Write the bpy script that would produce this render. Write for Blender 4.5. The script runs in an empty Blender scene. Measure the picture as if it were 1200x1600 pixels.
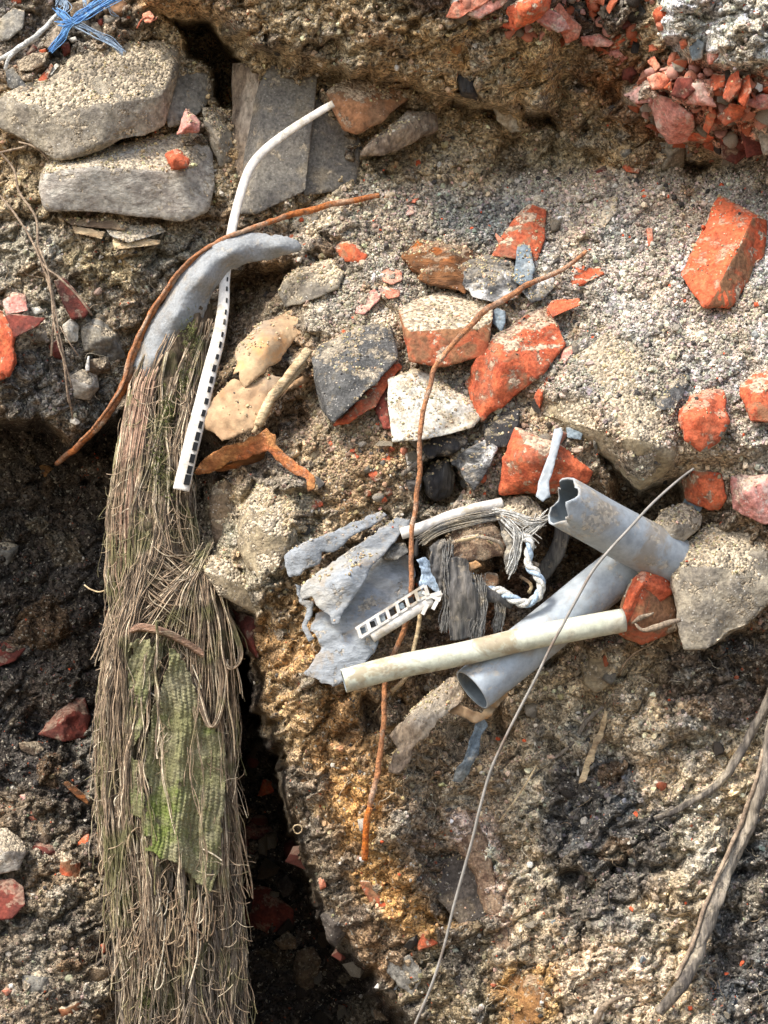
import bpy, bmesh, math, random
import numpy as np
from mathutils import Vector, Matrix
from mathutils import geometry as mgeo

random.seed(11)
rng = np.random.default_rng(11)
scene = bpy.context.scene
COL = scene.collection
D = 3.2                                   # metres from the camera to the reference plane of the bank

# ------------------------------------------------------------------ camera
cam_d = bpy.data.cameras.new('camera')
cam = bpy.data.objects.new('camera', cam_d)
COL.objects.link(cam)
cam.location = (0, -D, 0)
cam.rotation_euler = (math.radians(90), 0, 0)
cam_d.sensor_fit = 'VERTICAL'
cam_d.sensor_height = 24
cam_d.lens = 24 * D / 1.6
cam_d.clip_start = 0.05
cam_d.clip_end = 500
scene.camera = cam

# ------------------------------------------------------------------ sky and sun
SUN_TO = Vector((-0.46, -0.42, 0.78)).normalized()
world = bpy.data.worlds.new('World')
scene.world = world
world.use_nodes = True
wn = world.node_tree
wn.nodes.clear()
sky = wn.nodes.new('ShaderNodeTexSky')
sky.sky_type = 'NISHITA'
sky.sun_disc = False
sky.sun_elevation = math.asin(SUN_TO.z)
sky.sun_rotation = math.atan2(SUN_TO.x, SUN_TO.y)
sky.dust_density = 3.0
sky.ozone_density = 0.6
bg = wn.nodes.new('ShaderNodeBackground')
bg.inputs['Strength'].default_value = 0.15
wo = wn.nodes.new('ShaderNodeOutputWorld')
wn.links.new(sky.outputs[0], bg.inputs[0])
wn.links.new(bg.outputs[0], wo.inputs[0])
sun_d = bpy.data.lights.new('sun', 'SUN')
sun_d.energy = 2.0
sun_d.angle = math.radians(12.0)
sun_d.color = (1.0, 0.955, 0.89)
sun = bpy.data.objects.new('sun', sun_d)
COL.objects.link(sun)
sun.rotation_euler = (-SUN_TO).to_track_quat('-Z', 'Y').to_euler()
scene.view_settings.view_transform = 'Standard'
scene.view_settings.look = 'None'
scene.view_settings.exposure = 1.2
scene.view_settings.gamma = 1
scene.view_settings.use_curve_mapping = False

# ------------------------------------------------------------------ coordinates: (px, py) in photo pixels, h in mm towards the viewer
def W(px, py, h):
    px = np.asarray(px, float); py = np.asarray(py, float); h = np.asarray(h, float)
    y = -h * 0.001
    s = (D + y) / D
    return np.stack(np.broadcast_arrays((px - 600) * .001 * s, y, (800 - py) * .001 * s), -1)

# ------------------------------------------------------------------ noise
def _hash(ix, iy, iz, seed):
    with np.errstate(over='ignore'):
        n = (ix.astype(np.int64) * 374761393 + iy.astype(np.int64) * 668265263 + iz.astype(np.int64) * 2147483647 + seed * 1274126177) & 0xffffffff
        n = ((n ^ (n >> 13)) * 1274126177) & 0xffffffff
        n = ((n ^ (n >> 15)) * 2246822519) & 0xffffffff
    return (n ^ (n >> 16)) & 0xffffffff

def vnoise(p, seed=0):
    """smooth value noise of an (n,3) array, about -1..1"""
    f = np.floor(p); t = p - f; t = t * t * t * (t * (t * 6 - 15) + 10)
    i = f.astype(np.int64)
    r = 0
    for dx in (0, 1):
        wx = t[:, 0] if dx else 1 - t[:, 0]
        for dy in (0, 1):
            wy = t[:, 1] if dy else 1 - t[:, 1]
            for dz in (0, 1):
                wz = t[:, 2] if dz else 1 - t[:, 2]
                r = r + wx * wy * wz * (_hash(i[:, 0] + dx, i[:, 1] + dy, i[:, 2] + dz, seed) / 2147483647.5 - 1)
    return r

def fbm(p, scale, octaves=4, seed=0, gain=.5):
    p = np.asarray(p, float) / scale
    r = 0; a = 1; n = 0
    for k in range(octaves):
        r = r + a * vnoise(p + 17.3 * k, seed + k); n += a
        p = p * 2.03; a *= gain
    return r / n

def vnoise2(x, y, seed):
    fx = np.floor(x); fy = np.floor(y); tx = x - fx; ty = y - fy
    tx = tx * tx * (3 - 2 * tx); ty = ty * ty * (3 - 2 * ty)
    ix = fx.astype(np.int64); iy = fy.astype(np.int64); z = np.zeros_like(ix)
    h = lambda a, b: _hash(ix + a, iy + b, z, seed) / 2147483647.5 - 1
    return (h(0, 0) * (1 - tx) + h(1, 0) * tx) * (1 - ty) + (h(0, 1) * (1 - tx) + h(1, 1) * tx) * ty

def fbm2(x, y, scale, octaves=4, seed=0, gain=.5):
    x = np.asarray(x, float) / scale; y = np.asarray(y, float) / scale
    r = 0; a = 1; n = 0
    for k in range(octaves):
        c, s = math.cos(.7 * k), math.sin(.7 * k)
        r = r + a * vnoise2(c * x - s * y + 31.7 * k, s * x + c * y - 11.1 * k, seed + k); n += a
        x = x * 2.03; y = y * 2.03; a *= gain
    return r / n

def worley2(x, y, scale, seed=0):
    """distance to the nearest and second nearest of jittered cell points"""
    x = x / scale; y = y / scale
    ix = np.floor(x).astype(np.int64); iy = np.floor(y).astype(np.int64); z = np.zeros_like(ix)
    f1 = np.full(x.shape, 9.); f2 = np.full(x.shape, 9.)
    for dx in (-1, 0, 1):
        for dy in (-1, 0, 1):
            cx = ix + dx + _hash(ix + dx, iy + dy, z, seed) / 4294967295.
            cy = iy + dy + _hash(ix + dx, iy + dy, z, seed + 7) / 4294967295.
            d = np.hypot(cx - x, cy - y)
            f2 = np.minimum(f2, np.maximum(f1, d)); f1 = np.minimum(f1, d)
    return f1, f2

def crumble(x, y, scale, seed=0, tilt=1.):
    """angular lumps: every cell has its own height and slope, with a cleft between neighbours"""
    x = x / scale; y = y / scale
    ix = np.floor(x).astype(np.int64); iy = np.floor(y).astype(np.int64); z = np.zeros_like(ix)
    f1 = np.full(x.shape, 9.); f2 = np.full(x.shape, 9.); val = np.zeros(x.shape)
    R = lambda a, b, s: _hash(a, b, z, s) / 4294967295.
    for dx in (-1, 0, 1):
        for dy in (-1, 0, 1):
            a, b = ix + dx, iy + dy
            ux = x - a - R(a, b, seed); uy = y - b - R(a, b, seed + 7)
            d = np.abs(ux * .9 + uy * .3) + np.abs(uy) * .8
            v = R(a, b, seed + 11) + tilt * (ux * (R(a, b, seed + 13) - .5) * 2 + uy * (R(a, b, seed + 17) - .5) * 2)
            near = d < f1
            f2 = np.where(near, f1, np.minimum(f2, d)); val = np.where(near, v, val); f1 = np.where(near, d, f1)
    return val - 1.1 * (1 - sstep(0, .28, f2 - f1))

def tps(ctrl):
    """thin plate spline through (x, y, value) rows"""
    c = np.array(ctrl, float); n = len(c)
    def U(r2): return r2 * np.log(r2 + 1e-9)
    q = c[:, :2] / 400
    K = U(((q[:, None] - q[None]) ** 2).sum(-1)) + np.eye(n) * 1e-3
    P = np.c_[np.ones(n), q]
    A = np.zeros((n + 3, n + 3)); A[:n, :n] = K; A[:n, n:] = P; A[n:, :n] = P.T
    w = np.linalg.solve(A, np.r_[c[:, 2], 0, 0, 0])
    def f(x, y):
        x = np.asarray(x, float) / 400; y = np.asarray(y, float) / 400
        r = w[n] + w[n + 1] * x + w[n + 2] * y
        for i in range(n):
            r = r + w[i] * U((x - q[i, 0]) ** 2 + (y - q[i, 1]) ** 2)
        return r
    return f

def sdf(poly, x, y):
    """signed distance to a polygon, positive inside"""
    P = np.array(poly, float); n = len(P)
    d = np.full(np.shape(x), 1e18); inside = np.zeros(np.shape(x), bool)
    for i in range(n):
        ax, ay = P[i]; bx, by = P[(i + 1) % n]
        ex, ey = bx - ax, by - ay
        t = np.clip(((x - ax) * ex + (y - ay) * ey) / (ex * ex + ey * ey + 1e-9), 0, 1)
        d = np.minimum(d, (x - ax - t * ex) ** 2 + (y - ay - t * ey) ** 2)
        c = (ay > y) != (by > y)
        inside ^= c & (x < (bx - ax) * (y - ay) / (by - ay + 1e-12) + ax)
    d = np.sqrt(d)
    return np.where(inside, d, -d)

def sstep(a, b, x):
    t = np.clip((x - a) / (b - a), 0, 1)
    return t * t * (3 - 2 * t)
# ------------------------------------------------------------------ the bank: coarse relief
CT = [(-60,-60,20),(100,-60,30),(250,-60,60),(450,-60,90),(700,-60,150),(950,-60,190),(1260,-60,280),
 (-60,100,0),(120,120,10),(300,60,-20),(420,200,-60),(560,220,-40),(650,250,-30),(760,240,-60),(860,250,-60),(940,110,60),(700,80,80),
 (550,60,60),(420,30,40),(950,230,-30),(1050,150,110),(1260,60,270),(1150,70,230),(1260,180,170),(1150,200,120),(1090,250,-10),(1260,245,10),
 (-60,300,-10),(100,300,0),(250,330,-10),(-60,450,20),(100,450,20),(250,420,0),(400,340,-10),(420,430,-30),(360,480,-50),
 (550,330,20),(700,330,20),(850,320,20),(1000,300,25),(1260,280,45),(550,450,80),(700,450,80),(850,450,90),(1000,450,115),(1260,450,155),
 (560,600,150),(700,600,150),(850,600,185),(1000,600,205),(1260,600,240),(460,620,110),(420,560,80),(400,700,100),(480,750,170),
 (560,750,210),(700,760,190),(800,760,200),(880,700,235),(1000,730,255),(1150,720,265),(1260,720,290),(430,850,170),(360,900,150),
 (520,880,200),(620,900,150),(760,900,110),(850,860,90),(950,880,140),(1060,800,180),(1200,780,270),(1260,900,250),(1120,950,200),
 (430,1000,150),(500,1010,225),(560,1100,205),(650,1150,175),(760,1100,80),(900,1030,120),(1000,1100,150),(1200,1100,190),(450,1180,110),(540,1210,168),
 (590,1320,145),(700,1300,125),(850,1250,130),(1000,1300,180),(1200,1300,230),(560,1430,90),(640,1440,135),(720,1450,130),(850,1450,170),
 (1000,1500,240),(1260,1500,290),(650,1570,90),(720,1580,130),(800,1620,170),(1000,1660,280),(1260,1660,330),(330,600,-40),(250,600,-40),(150,560,15),
 (40,600,25),(0,800,-20),(100,800,-40),(0,1000,0),(100,1000,-20),(100,1200,60),(0,1200,80),(0,1400,170),(120,1400,150),(120,1600,215),
 (0,1600,255),(300,1000,-30),(300,1300,0),(300,1600,60),(420,1300,30),(420,1450,30),(520,1600,30)]
coarse = tps(CT)
RECESS = [(-400,655),(0,660),(60,648),(105,695),(165,650),(300,640),(372,760),(330,900),(345,940),(400,960),(408,1100),(450,1200),(480,1330),(540,1460),(600,1540),(655,1620),(700,2000),(-400,2000)]
STEPS = [  # polygon, change of height, width of the flank
 (RECESS, -280, 24),
 ([(340,935),(400,960),(408,1110),(450,1200),(480,1330),(540,1465),(600,1540),(655,1620),(700,2000),(340,2000)], -350, 36),
 ([(-400,-400),(190,-400),(205,20),(260,32),(330,30),(365,62),(400,85),(450,102),(500,112),(560,128),(640,142),(720,170),(800,182),(870,195),(880,120),(900,-400)], 75, 26),
 ([(255,28),(330,28),(368,80),(398,110),(372,168),(338,172),(325,105),(290,90),(283,58)], -260, 14),
 ([(345,425),(465,400),(470,440),(430,480),(395,560),(345,600),(330,560),(350,480)], -80, 22),
 ([(430,640),(500,590),(520,600),(500,660),(440,690),(400,690)], -45, 14),
 ([(650,720),(700,700),(740,770),(700,800),(655,780)], -70, 14),
 ([(850,800),(900,800),(960,860),(900,930),(850,930)], -110, 20),
 ([(930,680),(1000,765),(1060,742),(1075,790),(1035,860),(960,790)], -100, 14),
 ([(620,830),(660,830),(670,890),(640,930),(620,880)], -60, 12),
 ([(1060,255),(1110,250),(1110,272),(1070,275)], -60, 8),
 ([(1020,-400),(1500,-400),(1500,125),(1180,128),(1100,112),(1055,88),(1028,60),(1022,20)], 55, 26),
 ([(700,470),(760,430),(850,380),(920,320),(1000,285),(1100,275),(1200,245),(1500,230),(1500,700),(1075,735),(1000,768),(930,690),(900,640),(860,640),(740,600)], 30, 30),
 ([(560,1180),(640,1160),(680,1260),(600,1400),(540,1330),(540,1240)], 20, 30),
 ([(985,150),(1020,98),(1060,92),(1110,118),(1500,118),(1500,245),(1120,245),(1040,222),(1000,180)], 48, 20),
 ([(812,168),(860,180),(872,206),(828,204)], -60, 10),
 ([(690,150),(780,165),(790,190),(720,185)], -40, 10),
 ([(905,1000),(985,1000),(975,1050),(935,1085),(905,1060)], 28, 12),
 ([(560,1080),(600,1090),(600,1150),(570,1150)], -60, 14),
 ([(690,1130),(790,1100),(820,1150),(760,1200),(700,1190)], -45, 20),
 ([(870,1350),(930,1365),(935,1420),(880,1420)], -40, 14),
 ([(950,1350),(1040,1345),(1040,1368),(960,1372)], -30, 8),
 ([(430,720),(500,740),(480,900),(400,980),(370,900),(385,790)], 40, 40),
 ([(640,1320),(760,1330),(760,1450),(680,1440)], -35, 20),
 ([(380,1190),(470,1290),(430,1330),(380,1300)], -40, 20),
 ([(780,190),(1000,250),(980,280),(800,290),(740,260)], -35, 30),
 ([(860,630),(880,560),(960,490),(1060,440),(1080,560),(1060,740),(995,768),(940,690)], 22, 24),
 ([(1120,1250),(1200,1230),(1200,1600),(1150,1600),(1110,1450)], -25, 30),
]
def T(x, y):
    """height of the bank at a photo pixel, without its fine relief"""
    x = np.asarray(x, float); y = np.asarray(y, float)
    wx = x + 8 * fbm2(x, y, 50, 3, 3) + 6 * fbm2(x, y, 15, 3, 4); wy = y + 8 * fbm2(x, y, 50, 3, 9) + 6 * fbm2(x, y, 15, 3, 10)
    r = coarse(np.clip(wx, -100, 1300), np.clip(wy, -100, 1690))
    for poly, dh, soft in STEPS:
        P = np.array(poly)
        bx = (wx > P[:, 0].min() - 5) & (wx < P[:, 0].max() + 5) & (wy > P[:, 1].min() - 5) & (wy < P[:, 1].max() + 5)
        if not bx.any(): continue
        qx, qy = wx[bx], wy[bx]
        if dh < -270: qx = qx + 17 * fbm2(qx, qy, 42, 3, 501) + 5 * fbm2(qx, qy, 8, 2, 502); qy = qy + 17 * fbm2(qx, qy, 42, 3, 511)
        d = sdf(poly, qx, qy)
        add = dh * sstep(-3, soft, d)
        if wx.ndim: r[bx] += add
        else: r = r + add
    r = r + 13 * fbm2(x, y, 130, 3, 21)
    r = r + np.clip(y - 1690, 0, None) * .55 - np.clip(-100 - y, 0, None) * .7
    return r
def T1(x, y): return float(T(np.array([float(x)]), np.array([float(y)]))[0])

# ------------------------------------------------------------------ colours of the earth (linear albedo) with recess shade painted in, laid in order
def S(r, g, b):
    f = lambda v: ((v / 255 + .055) / 1.055) ** 2.4 if v > 10 else v / 255 / 12.92
    return (f(r), f(g), f(b))
EARTH = S(122,104,84)
PAINT = [  # polygon, colour, edge width
 ([(-400,-400),(1500,-400),(1500,300),(700,320),(360,330),(-400,360)], S(152,134,106), 30),
 ([(200,-100),(380,-100),(420,60),(330,30),(205,20)], S(146,124,96), 12),
 ([(-60,-60),(200,-60),(210,100),(60,110),(-60,160)], S(124,112,98), 20),
 ([(590,-50),(1010,-50),(1000,40),(900,70),(820,50),(700,40),(640,20)], S(88,74,64), 16),
 ([(700,20),(900,60),(900,160),(740,120),(640,60)], S(152,134,104), 24),
 ([(930,60),(1040,90),(1040,240),(960,190),(900,120)], S(120,90,64), 20),
 ([(1020,-60),(1300,-60),(1300,125),(1120,120),(1060,90),(1030,60)], S(198,192,178), 10),
 ([(1000,110),(1060,95),(1300,125),(1300,240),(1160,245),(1060,220),(1000,150)], S(178,132,114), 12),
 ([(350,320),(560,290),(720,290),(900,270),(1100,270),(1300,240),(1300,760),(1060,760),(1000,770),(900,720),(780,780),(700,820),(480,800),(440,720),(520,600),(480,500),(540,420),(520,380),(400,350)], S(170,157,137), 14),
 ([(900,290),(1050,265),(1300,240),(1300,700),(1100,700),(1060,560),(960,500),(900,460),(830,420),(860,330)], S(184,174,159), 30),
 ([(690,290),(820,310),(840,380),(760,390),(690,350)], S(150,146,134), 16),
 ([(430,700),(560,640),(640,700),(640,790),(560,830),(470,830)], S(160,140,112), 20),
 ([(-60,350),(360,350),(300,440),(200,560),(170,650),(-60,680)], S(132,122,105), 16),
 ([(80,380),(240,390),(200,480),(120,470)], S(136,120,92), 20),
 ([(0,540),(150,540),(170,640),(60,650),(0,650)], S(92,88,82), 18),
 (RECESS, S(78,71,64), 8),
 ([(345,945),(400,965),(408,1110),(450,1200),(480,1330),(540,1465),(600,1540),(655,1620),(655,1700),(345,1700)], S(68,61,55), 10),  # deep recess: its shade is put into the earth colour
 ([(-60,1230),(40,1240),(130,1290),(230,1330),(230,1640),(-60,1640)], S(128,114,96), 24),
 ([(330,760),(500,740),(480,880),(400,970),(320,900)], S(146,134,112), 14),
 ([(395,960),(480,880),(560,1010),(640,1090),(620,1250),(540,1330),(480,1320),(410,1120)], S(146,122,90), 18),
 ([(405,930),(470,930),(520,1010),(520,1080),(440,1060),(405,1010)], S(146,116,80), 16),
 ([(450,1080),(600,1100),(600,1300),(500,1300)], S(142,114,80), 20),
 ([(510,1190),(580,1200),(600,1290),(660,1400),(760,1500),(800,1600),(740,1600),(660,1480),(560,1400),(530,1300)], S(146,114,74), 16),
 ([(390,1190),(470,1200),(540,1430),(480,1400),(430,1250)], S(104,90,72), 14),
 ([(640,1090),(780,1000),(900,1020),(900,1160),(820,1260),(700,1280),(620,1210)], S(142,124,102), 22),
 ([(650,1010),(760,880),(860,900),(820,980),(760,1020)], S(92,72,58), 14),
 ([(800,960),(1000,980),(1200,1000),(1300,1000),(1300,1700),(820,1700),(800,1500),(780,1300),(820,1150)], S(156,143,122), 24),
 ([(870,1180),(990,1170),(1060,1260),(1040,1380),(960,1420),(870,1400),(840,1300)], S(80,76,71), 16),
 ([(1020,1020),(1200,980),(1300,980),(1300,1110),(1140,1140),(1040,1090)], S(100,88,76), 20),
 ([(1130,1300),(1200,1260),(1300,1260),(1300,1660),(1140,1660),(1090,1500),(1110,1400)], S(82,79,75), 20),
 ([(1020,1010),(1120,1020),(1190,980),(1300,1000),(1300,1060),(1150,1090),(1060,1080)], S(84,76,68), 14),
 ([(860,1420),(920,1400),(1000,1440),(1000,1510),(900,1500)], S(98,92,84), 16),
 ([(840,1500),(960,1460),(1040,1500),(1000,1600),(860,1600)], S(164,146,124), 24),
 ([(700,1260),(760,1270),(790,1380),(800,1460),(740,1400)], S(186,164,148), 12),
 ([(640,1320),(740,1340),(760,1440),(680,1420)], S(84,76,66), 14),
 ([(780,1510),(870,1500),(880,1620),(790,1620)], S(150,118,76), 12),
 ([(980,1160),(1060,1140),(1060,1240),(1000,1260)], S(168,148,122), 16),
 ([(1120,1150),(1180,1140),(1180,1260),(1130,1260)], S(164,148,122), 16),
 ([(660,1480),(760,1440),(780,1640),(650,1640),(600,1560)], S(110,98,78), 14),
]
# where the surface is loose sand (smooth) and where it is cloddy
SANDY = [([(540,300),(1300,240),(1300,740),(1060,745),(1000,760),(900,710),(780,780),(500,800),(480,640)], .35)]
def add_bumps(h, col, x2, y2, am2, xs, ys):
    """embedded stones and clods: cut-cornered bumps pressed into the earth, each with a tone of its own"""
    r_ = np.random.default_rng(99)
    tones = [S(150,134,108), S(112,104,94), S(168,156,134), S(96,86,76), S(136,110,82), S(176,168,152), S(126,118,106)]
    n = 1500
    for k in range(n):
        cx, cy = r_.uniform(-60, 1260), r_.uniform(-60, 1660)
        s = 7 + r_.exponential(9.)
        if s > 46: continue
        i0, i1 = np.searchsorted(xs, [cx - 1.5 * s, cx + 1.5 * s]); j0, j1 = np.searchsorted(ys, [cy - 1.5 * s, cy + 1.5 * s])
        if i1 - i0 < 3 or j1 - j0 < 3: continue
        a = am2[(j0 + j1) // 2, (i0 + i1) // 2]
        if a < .6 and s > 18: continue
        X = x2[j0:j1, i0:i1] - cx; Y = y2[j0:j1, i0:i1] - cy
        th = r_.normal(-.45, .5); u = (X * math.cos(th) + Y * math.sin(th)) / s; v = (-X * math.sin(th) + Y * math.cos(th)) / (s * r_.uniform(.5, .9))
        wob = .12 * fbm2(x2[j0:j1, i0:i1], y2[j0:j1, i0:i1], 9, 2, k % 50)
        f = np.full(X.shape, 9.)
        m = r_.integers(4, 8)
        for q in range(m):
            b = q / m * 6.283 + r_.normal(0, .25); d = r_.uniform(.8, 1.15)
            f = np.minimum(f, (d - u * math.cos(b) - v * math.sin(b)) * r_.uniform(1.2, 3.2))
        top = r_.uniform(.45, .9) + r_.normal(0, .22) * u + r_.normal(0, .22) * v
        f = np.clip(np.minimum(f + wob, top + wob), 0, None)
        H = s * r_.uniform(.35, .75) * (1 if a > .6 else .5)
        h[j0:j1, i0:i1] += H * f
        t = r_.uniform(.15, .75) * sstep(.02, .12, f)[..., None]
        base = col[j0:j1, i0:i1]; lum = base.mean(-1, keepdims=True)
        tone = np.array(tones[r_.integers(7)]); tone = tone * (.45 + .55 * np.clip(lum / .22, .35, 1.4))
        col[j0:j1, i0:i1] = base * (1 - t) + tone * t
    return h, col

def earth_colour(x, y):
    wx = x + 16 * fbm2(x, y, 45, 4, 41); wy = y + 16 * fbm2(x, y, 45, 4, 51)
    c = np.empty(x.shape + (3,)); c[:] = EARTH
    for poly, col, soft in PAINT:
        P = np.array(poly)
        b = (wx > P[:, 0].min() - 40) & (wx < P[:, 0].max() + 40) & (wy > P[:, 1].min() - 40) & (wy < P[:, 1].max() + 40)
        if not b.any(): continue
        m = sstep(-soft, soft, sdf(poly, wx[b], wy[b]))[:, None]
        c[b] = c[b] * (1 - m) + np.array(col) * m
    # patches of darker and lighter earth
    n = fbm2(x, y, 38, 4, 61)[:, None]; n2 = fbm2(x, y, 14, 3, 71)[:, None]
    c = c * np.exp(.42 * n + .3 * n2)
    h = fbm2(x, y, 60, 3, 81)[:, None]
    c = c * (1 + h * np.array([[.14, 0, -.16]]))
    d = sstep(.3, .5, fbm2(x, y, 30, 3, 91))[:, None] * .4
    c = c * (1 - d) + np.array(S(76,69,62)) * d
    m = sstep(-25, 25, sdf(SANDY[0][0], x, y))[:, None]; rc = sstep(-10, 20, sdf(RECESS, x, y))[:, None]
    c = c * (1.6 * np.array([[.99, 1., .985]]) * (1 - m) + .93 * m) * (1 - .25 * rc)  # colour inside the recess darkened further, as painted shade
    return np.clip(c, .015, .8)
def amp_mask(x, y):
    m = np.ones(x.shape)
    m -= .55 * sstep(-20, 30, sdf(SANDY[0][0], x, y))
    return m

# ------------------------------------------------------------------ node helpers and materials
class NT:
    def __init__(s, name):
        s.m = bpy.data.materials.new(name); s.m.use_nodes = True
        s.t = s.m.node_tree; s.t.nodes.clear()
        s.out = s.n('ShaderNodeOutputMaterial'); s.b = s.n('ShaderNodeBsdfPrincipled')
        s.t.links.new(s.b.outputs[0], s.out.inputs[0])
        s.b.inputs['Specular IOR Level'].default_value = .3
    def n(s, k, **kw):
        n = s.t.nodes.new(k)
        for a, v in kw.items(): setattr(n, a, v)
        return n
    def l(s, a, b): s.t.links.new(a, b)
    def put(s, inp, v):
        if hasattr(v, 'is_output'): s.l(v, inp)
        else: inp.default_value = (tuple(v) + (1,) if inp.type == 'RGBA' and len(v) == 3 else v) if isinstance(v, (tuple, list)) else v
    def math(s, op, a, b=0., c=0., clamp=False):
        n = s.n('ShaderNodeMath', operation=op, use_clamp=clamp)
        s.put(n.inputs[0], a); s.put(n.inputs[1], b)
        if op == 'MULTIPLY_ADD': s.put(n.inputs[2], c)
        return n.outputs[0]
    def mix(s, f, a, b, mode='MIX'):
        n = s.n('ShaderNodeMix', data_type='RGBA', blend_type=mode)
        s.put(n.inputs[0], f); s.put(n.inputs[6], a); s.put(n.inputs[7], b)
        return n.outputs[2]
    def ramp(s, f, lo, hi, a=0., b=1.):
        n = s.n('ShaderNodeMapRange', clamp=True, interpolation_type='SMOOTHSTEP')
        s.put(n.inputs[0], f); n.inputs[1].default_value = lo; n.inputs[2].default_value = hi
        n.inputs[3].default_value = a; n.inputs[4].default_value = b
        return n.outputs[0]
    def noise(s, v, scale, detail=5, rough=.6, dist=0.):
        n = s.n('ShaderNodeTexNoise'); s.l(v, n.inputs['Vector'])
        n.inputs['Scale'].default_value = scale; n.inputs['Detail'].default_value = detail
        n.inputs['Roughness'].default_value = rough; n.inputs['Distortion'].default_value = dist
        return n.outputs[0]
    def voro(s, v, scale, feature='F1', out='Distance', rnd=1.):
        n = s.n('ShaderNodeTexVoronoi', feature=feature); s.l(v, n.inputs['Vector'])
        n.inputs['Scale'].default_value = scale; n.inputs['Randomness'].default_value = rnd
        return n.outputs[out]
    def coords(s):
        tc = s.n('ShaderNodeTexCoord'); oi = s.n('ShaderNodeObjectInfo')
        m = s.n('ShaderNodeVectorMath', operation='MULTIPLY_ADD'); s.l(oi.outputs['Random'], m.inputs[0])
        m.inputs[1].default_value = (7.1, 3.7, 5.3); s.l(tc.outputs['Object'], m.inputs[2])
        s.rand = oi.outputs['Random']
        return m.outputs[0]
    def scaled(s, v, sc):
        m = s.n('ShaderNodeVectorMath', operation='MULTIPLY'); s.l(v, m.inputs[0]); m.inputs[1].default_value = sc
        return m.outputs[0]
    def bump(s, h, strength, dist, prev=None):
        n = s.n('ShaderNodeBump'); s.l(h, n.inputs['Height']); n.inputs['Strength'].default_value = strength
        n.inputs['Distance'].default_value = dist
        if prev is not None: s.l(prev, n.inputs['Normal'])
        return n.outputs[0]
    def nz(s):
        g = s.n('ShaderNodeNewGeometry'); x = s.n('ShaderNodeSeparateXYZ'); s.l(g.outputs['Normal'], x.inputs[0])
        return x.outputs[2]

SAND = S(176,162,138)
def stone_mat(name, c1, c2, c3=None, dust=.5, dustc=SAND, lo=.35, hi=.75, scale=40, mott=1., bump=.5, rough=.92, speck=.0, speckc=(.6,.57,.5), stretch=None, stain=None):
    t = NT(name); v = t.coords(); vs = t.scaled(v, stretch) if stretch else v
    n1 = t.noise(vs, scale, 6, .62); n2 = t.noise(vs, scale * 3.7, 5, .65); n3 = t.noise(vs, scale * .35, 4, .6)
    c = t.mix(t.ramp(n1, .38, .62), c1, c2)
    if c3: c = t.mix(t.ramp(n3, .5, .66), c, c3)
    c = t.mix(t.ramp(n2, .25, .75, .75, 0.), c, tuple(x * .35 for x in c1), 'MIX') if False else t.mix(1., c, t.ramp(n2, .2, .8, 1 - .55 * mott, 1 + .5 * mott), 'MULTIPLY')
    if stain: c = t.mix(t.ramp(t.noise(v, scale * .5, 5, .7, .6), .52, .64, 0, stain[1]), c, stain[0])
    if 'brick' in name: c = t.mix(1., c, t.mix(t.rand, (.78,.82,.9), (1.08,1.02,1.)), 'MULTIPLY'); c = t.mix(t.ramp(t.noise(v, scale * 2.2, 6, .75), .56, .68, 0, .55), c, S(120,72,54))
    if speck:
        sp = t.voro(v, 210); c = t.mix(t.math('MULTIPLY', t.ramp(sp, .18, .30, 1, 0), t.ramp(t.noise(v, 90, 2), .5, .62, 0, speck)), c, speckc)
    gr = t.voro(v, 240)
    grc = t.voro(v, 240, out='Color'); sx = t.n('ShaderNodeSeparateColor'); t.l(grc, sx.inputs[0])
    dc = t.mix(1., dustc, t.ramp(sx.outputs[0], 0, 1, .45, 1.5), 'MULTIPLY')
    mask = t.math('ADD', t.ramp(t.nz(), lo, hi), t.ramp(t.noise(v, scale * .7, 6, .7), .3, .7, -.75, .75), clamp=True)
    mask = t.math('MULTIPLY', t.ramp(mask, .35, .6), dust)
    c = t.mix(mask, c, dc)
    t.l(c, t.b.inputs['Base Color']); t.b.inputs['Roughness'].default_value = rough
    hh = t.math('ADD', t.math('MULTIPLY', n2, .7), t.math('MULTIPLY', n1, .8))
    hh = t.math('SUBTRACT', hh, t.math('MULTIPLY', t.math('MULTIPLY', gr, mask), .9))
    t.l(t.bump(hh, bump, .006), t.b.inputs['Normal'])
    return t.m

M = {}
M['brick'] = stone_mat('orange_brick', S(202,106,68), S(172,82,54), S(150,92,68), dust=.8, lo=.5, hi=.85, scale=55, stain=(S(150,118,88), .75))
M['brick_clean'] = stone_mat('bright_brick', S(210,108,70), S(192,90,56), S(170,90,62), dust=.45, lo=.6, hi=.9, scale=45, stain=(S(190,120,84), .5))
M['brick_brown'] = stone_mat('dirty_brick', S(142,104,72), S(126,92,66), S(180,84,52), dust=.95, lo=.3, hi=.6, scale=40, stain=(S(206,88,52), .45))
M['brick_red'] = stone_mat('dark_red_brick', S(124,62,50), S(96,52,44), S(84,54,46), dust=.3, scale=45)
M['brick_pink'] = stone_mat('pink_brick', S(204,148,132), S(190,122,106), S(206,168,152), dust=.55, scale=50, stain=(S(196,186,170), .7), speck=.6)
M['brick_salmon'] = stone_mat('salmon_brick', S(216,144,114), S(200,116,88), S(206,160,136), dust=.4, scale=60)
M['concrete'] = stone_mat('weathered_concrete', S(160,150,130), S(134,126,112), S(168,158,140), dust=1., scale=36, lo=.15, hi=.5, bump=.8, speck=.8, stain=(S(104,98,90), .5))
M['concrete_pale'] = stone_mat('pale_concrete', S(188,182,168), S(160,152,140), S(150,140,128), dust=.8, scale=34, bump=.7, speck=.6, lo=.2, hi=.55, stretch=(1, 1, 1.6), stain=(S(120,112,104), .55))
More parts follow.
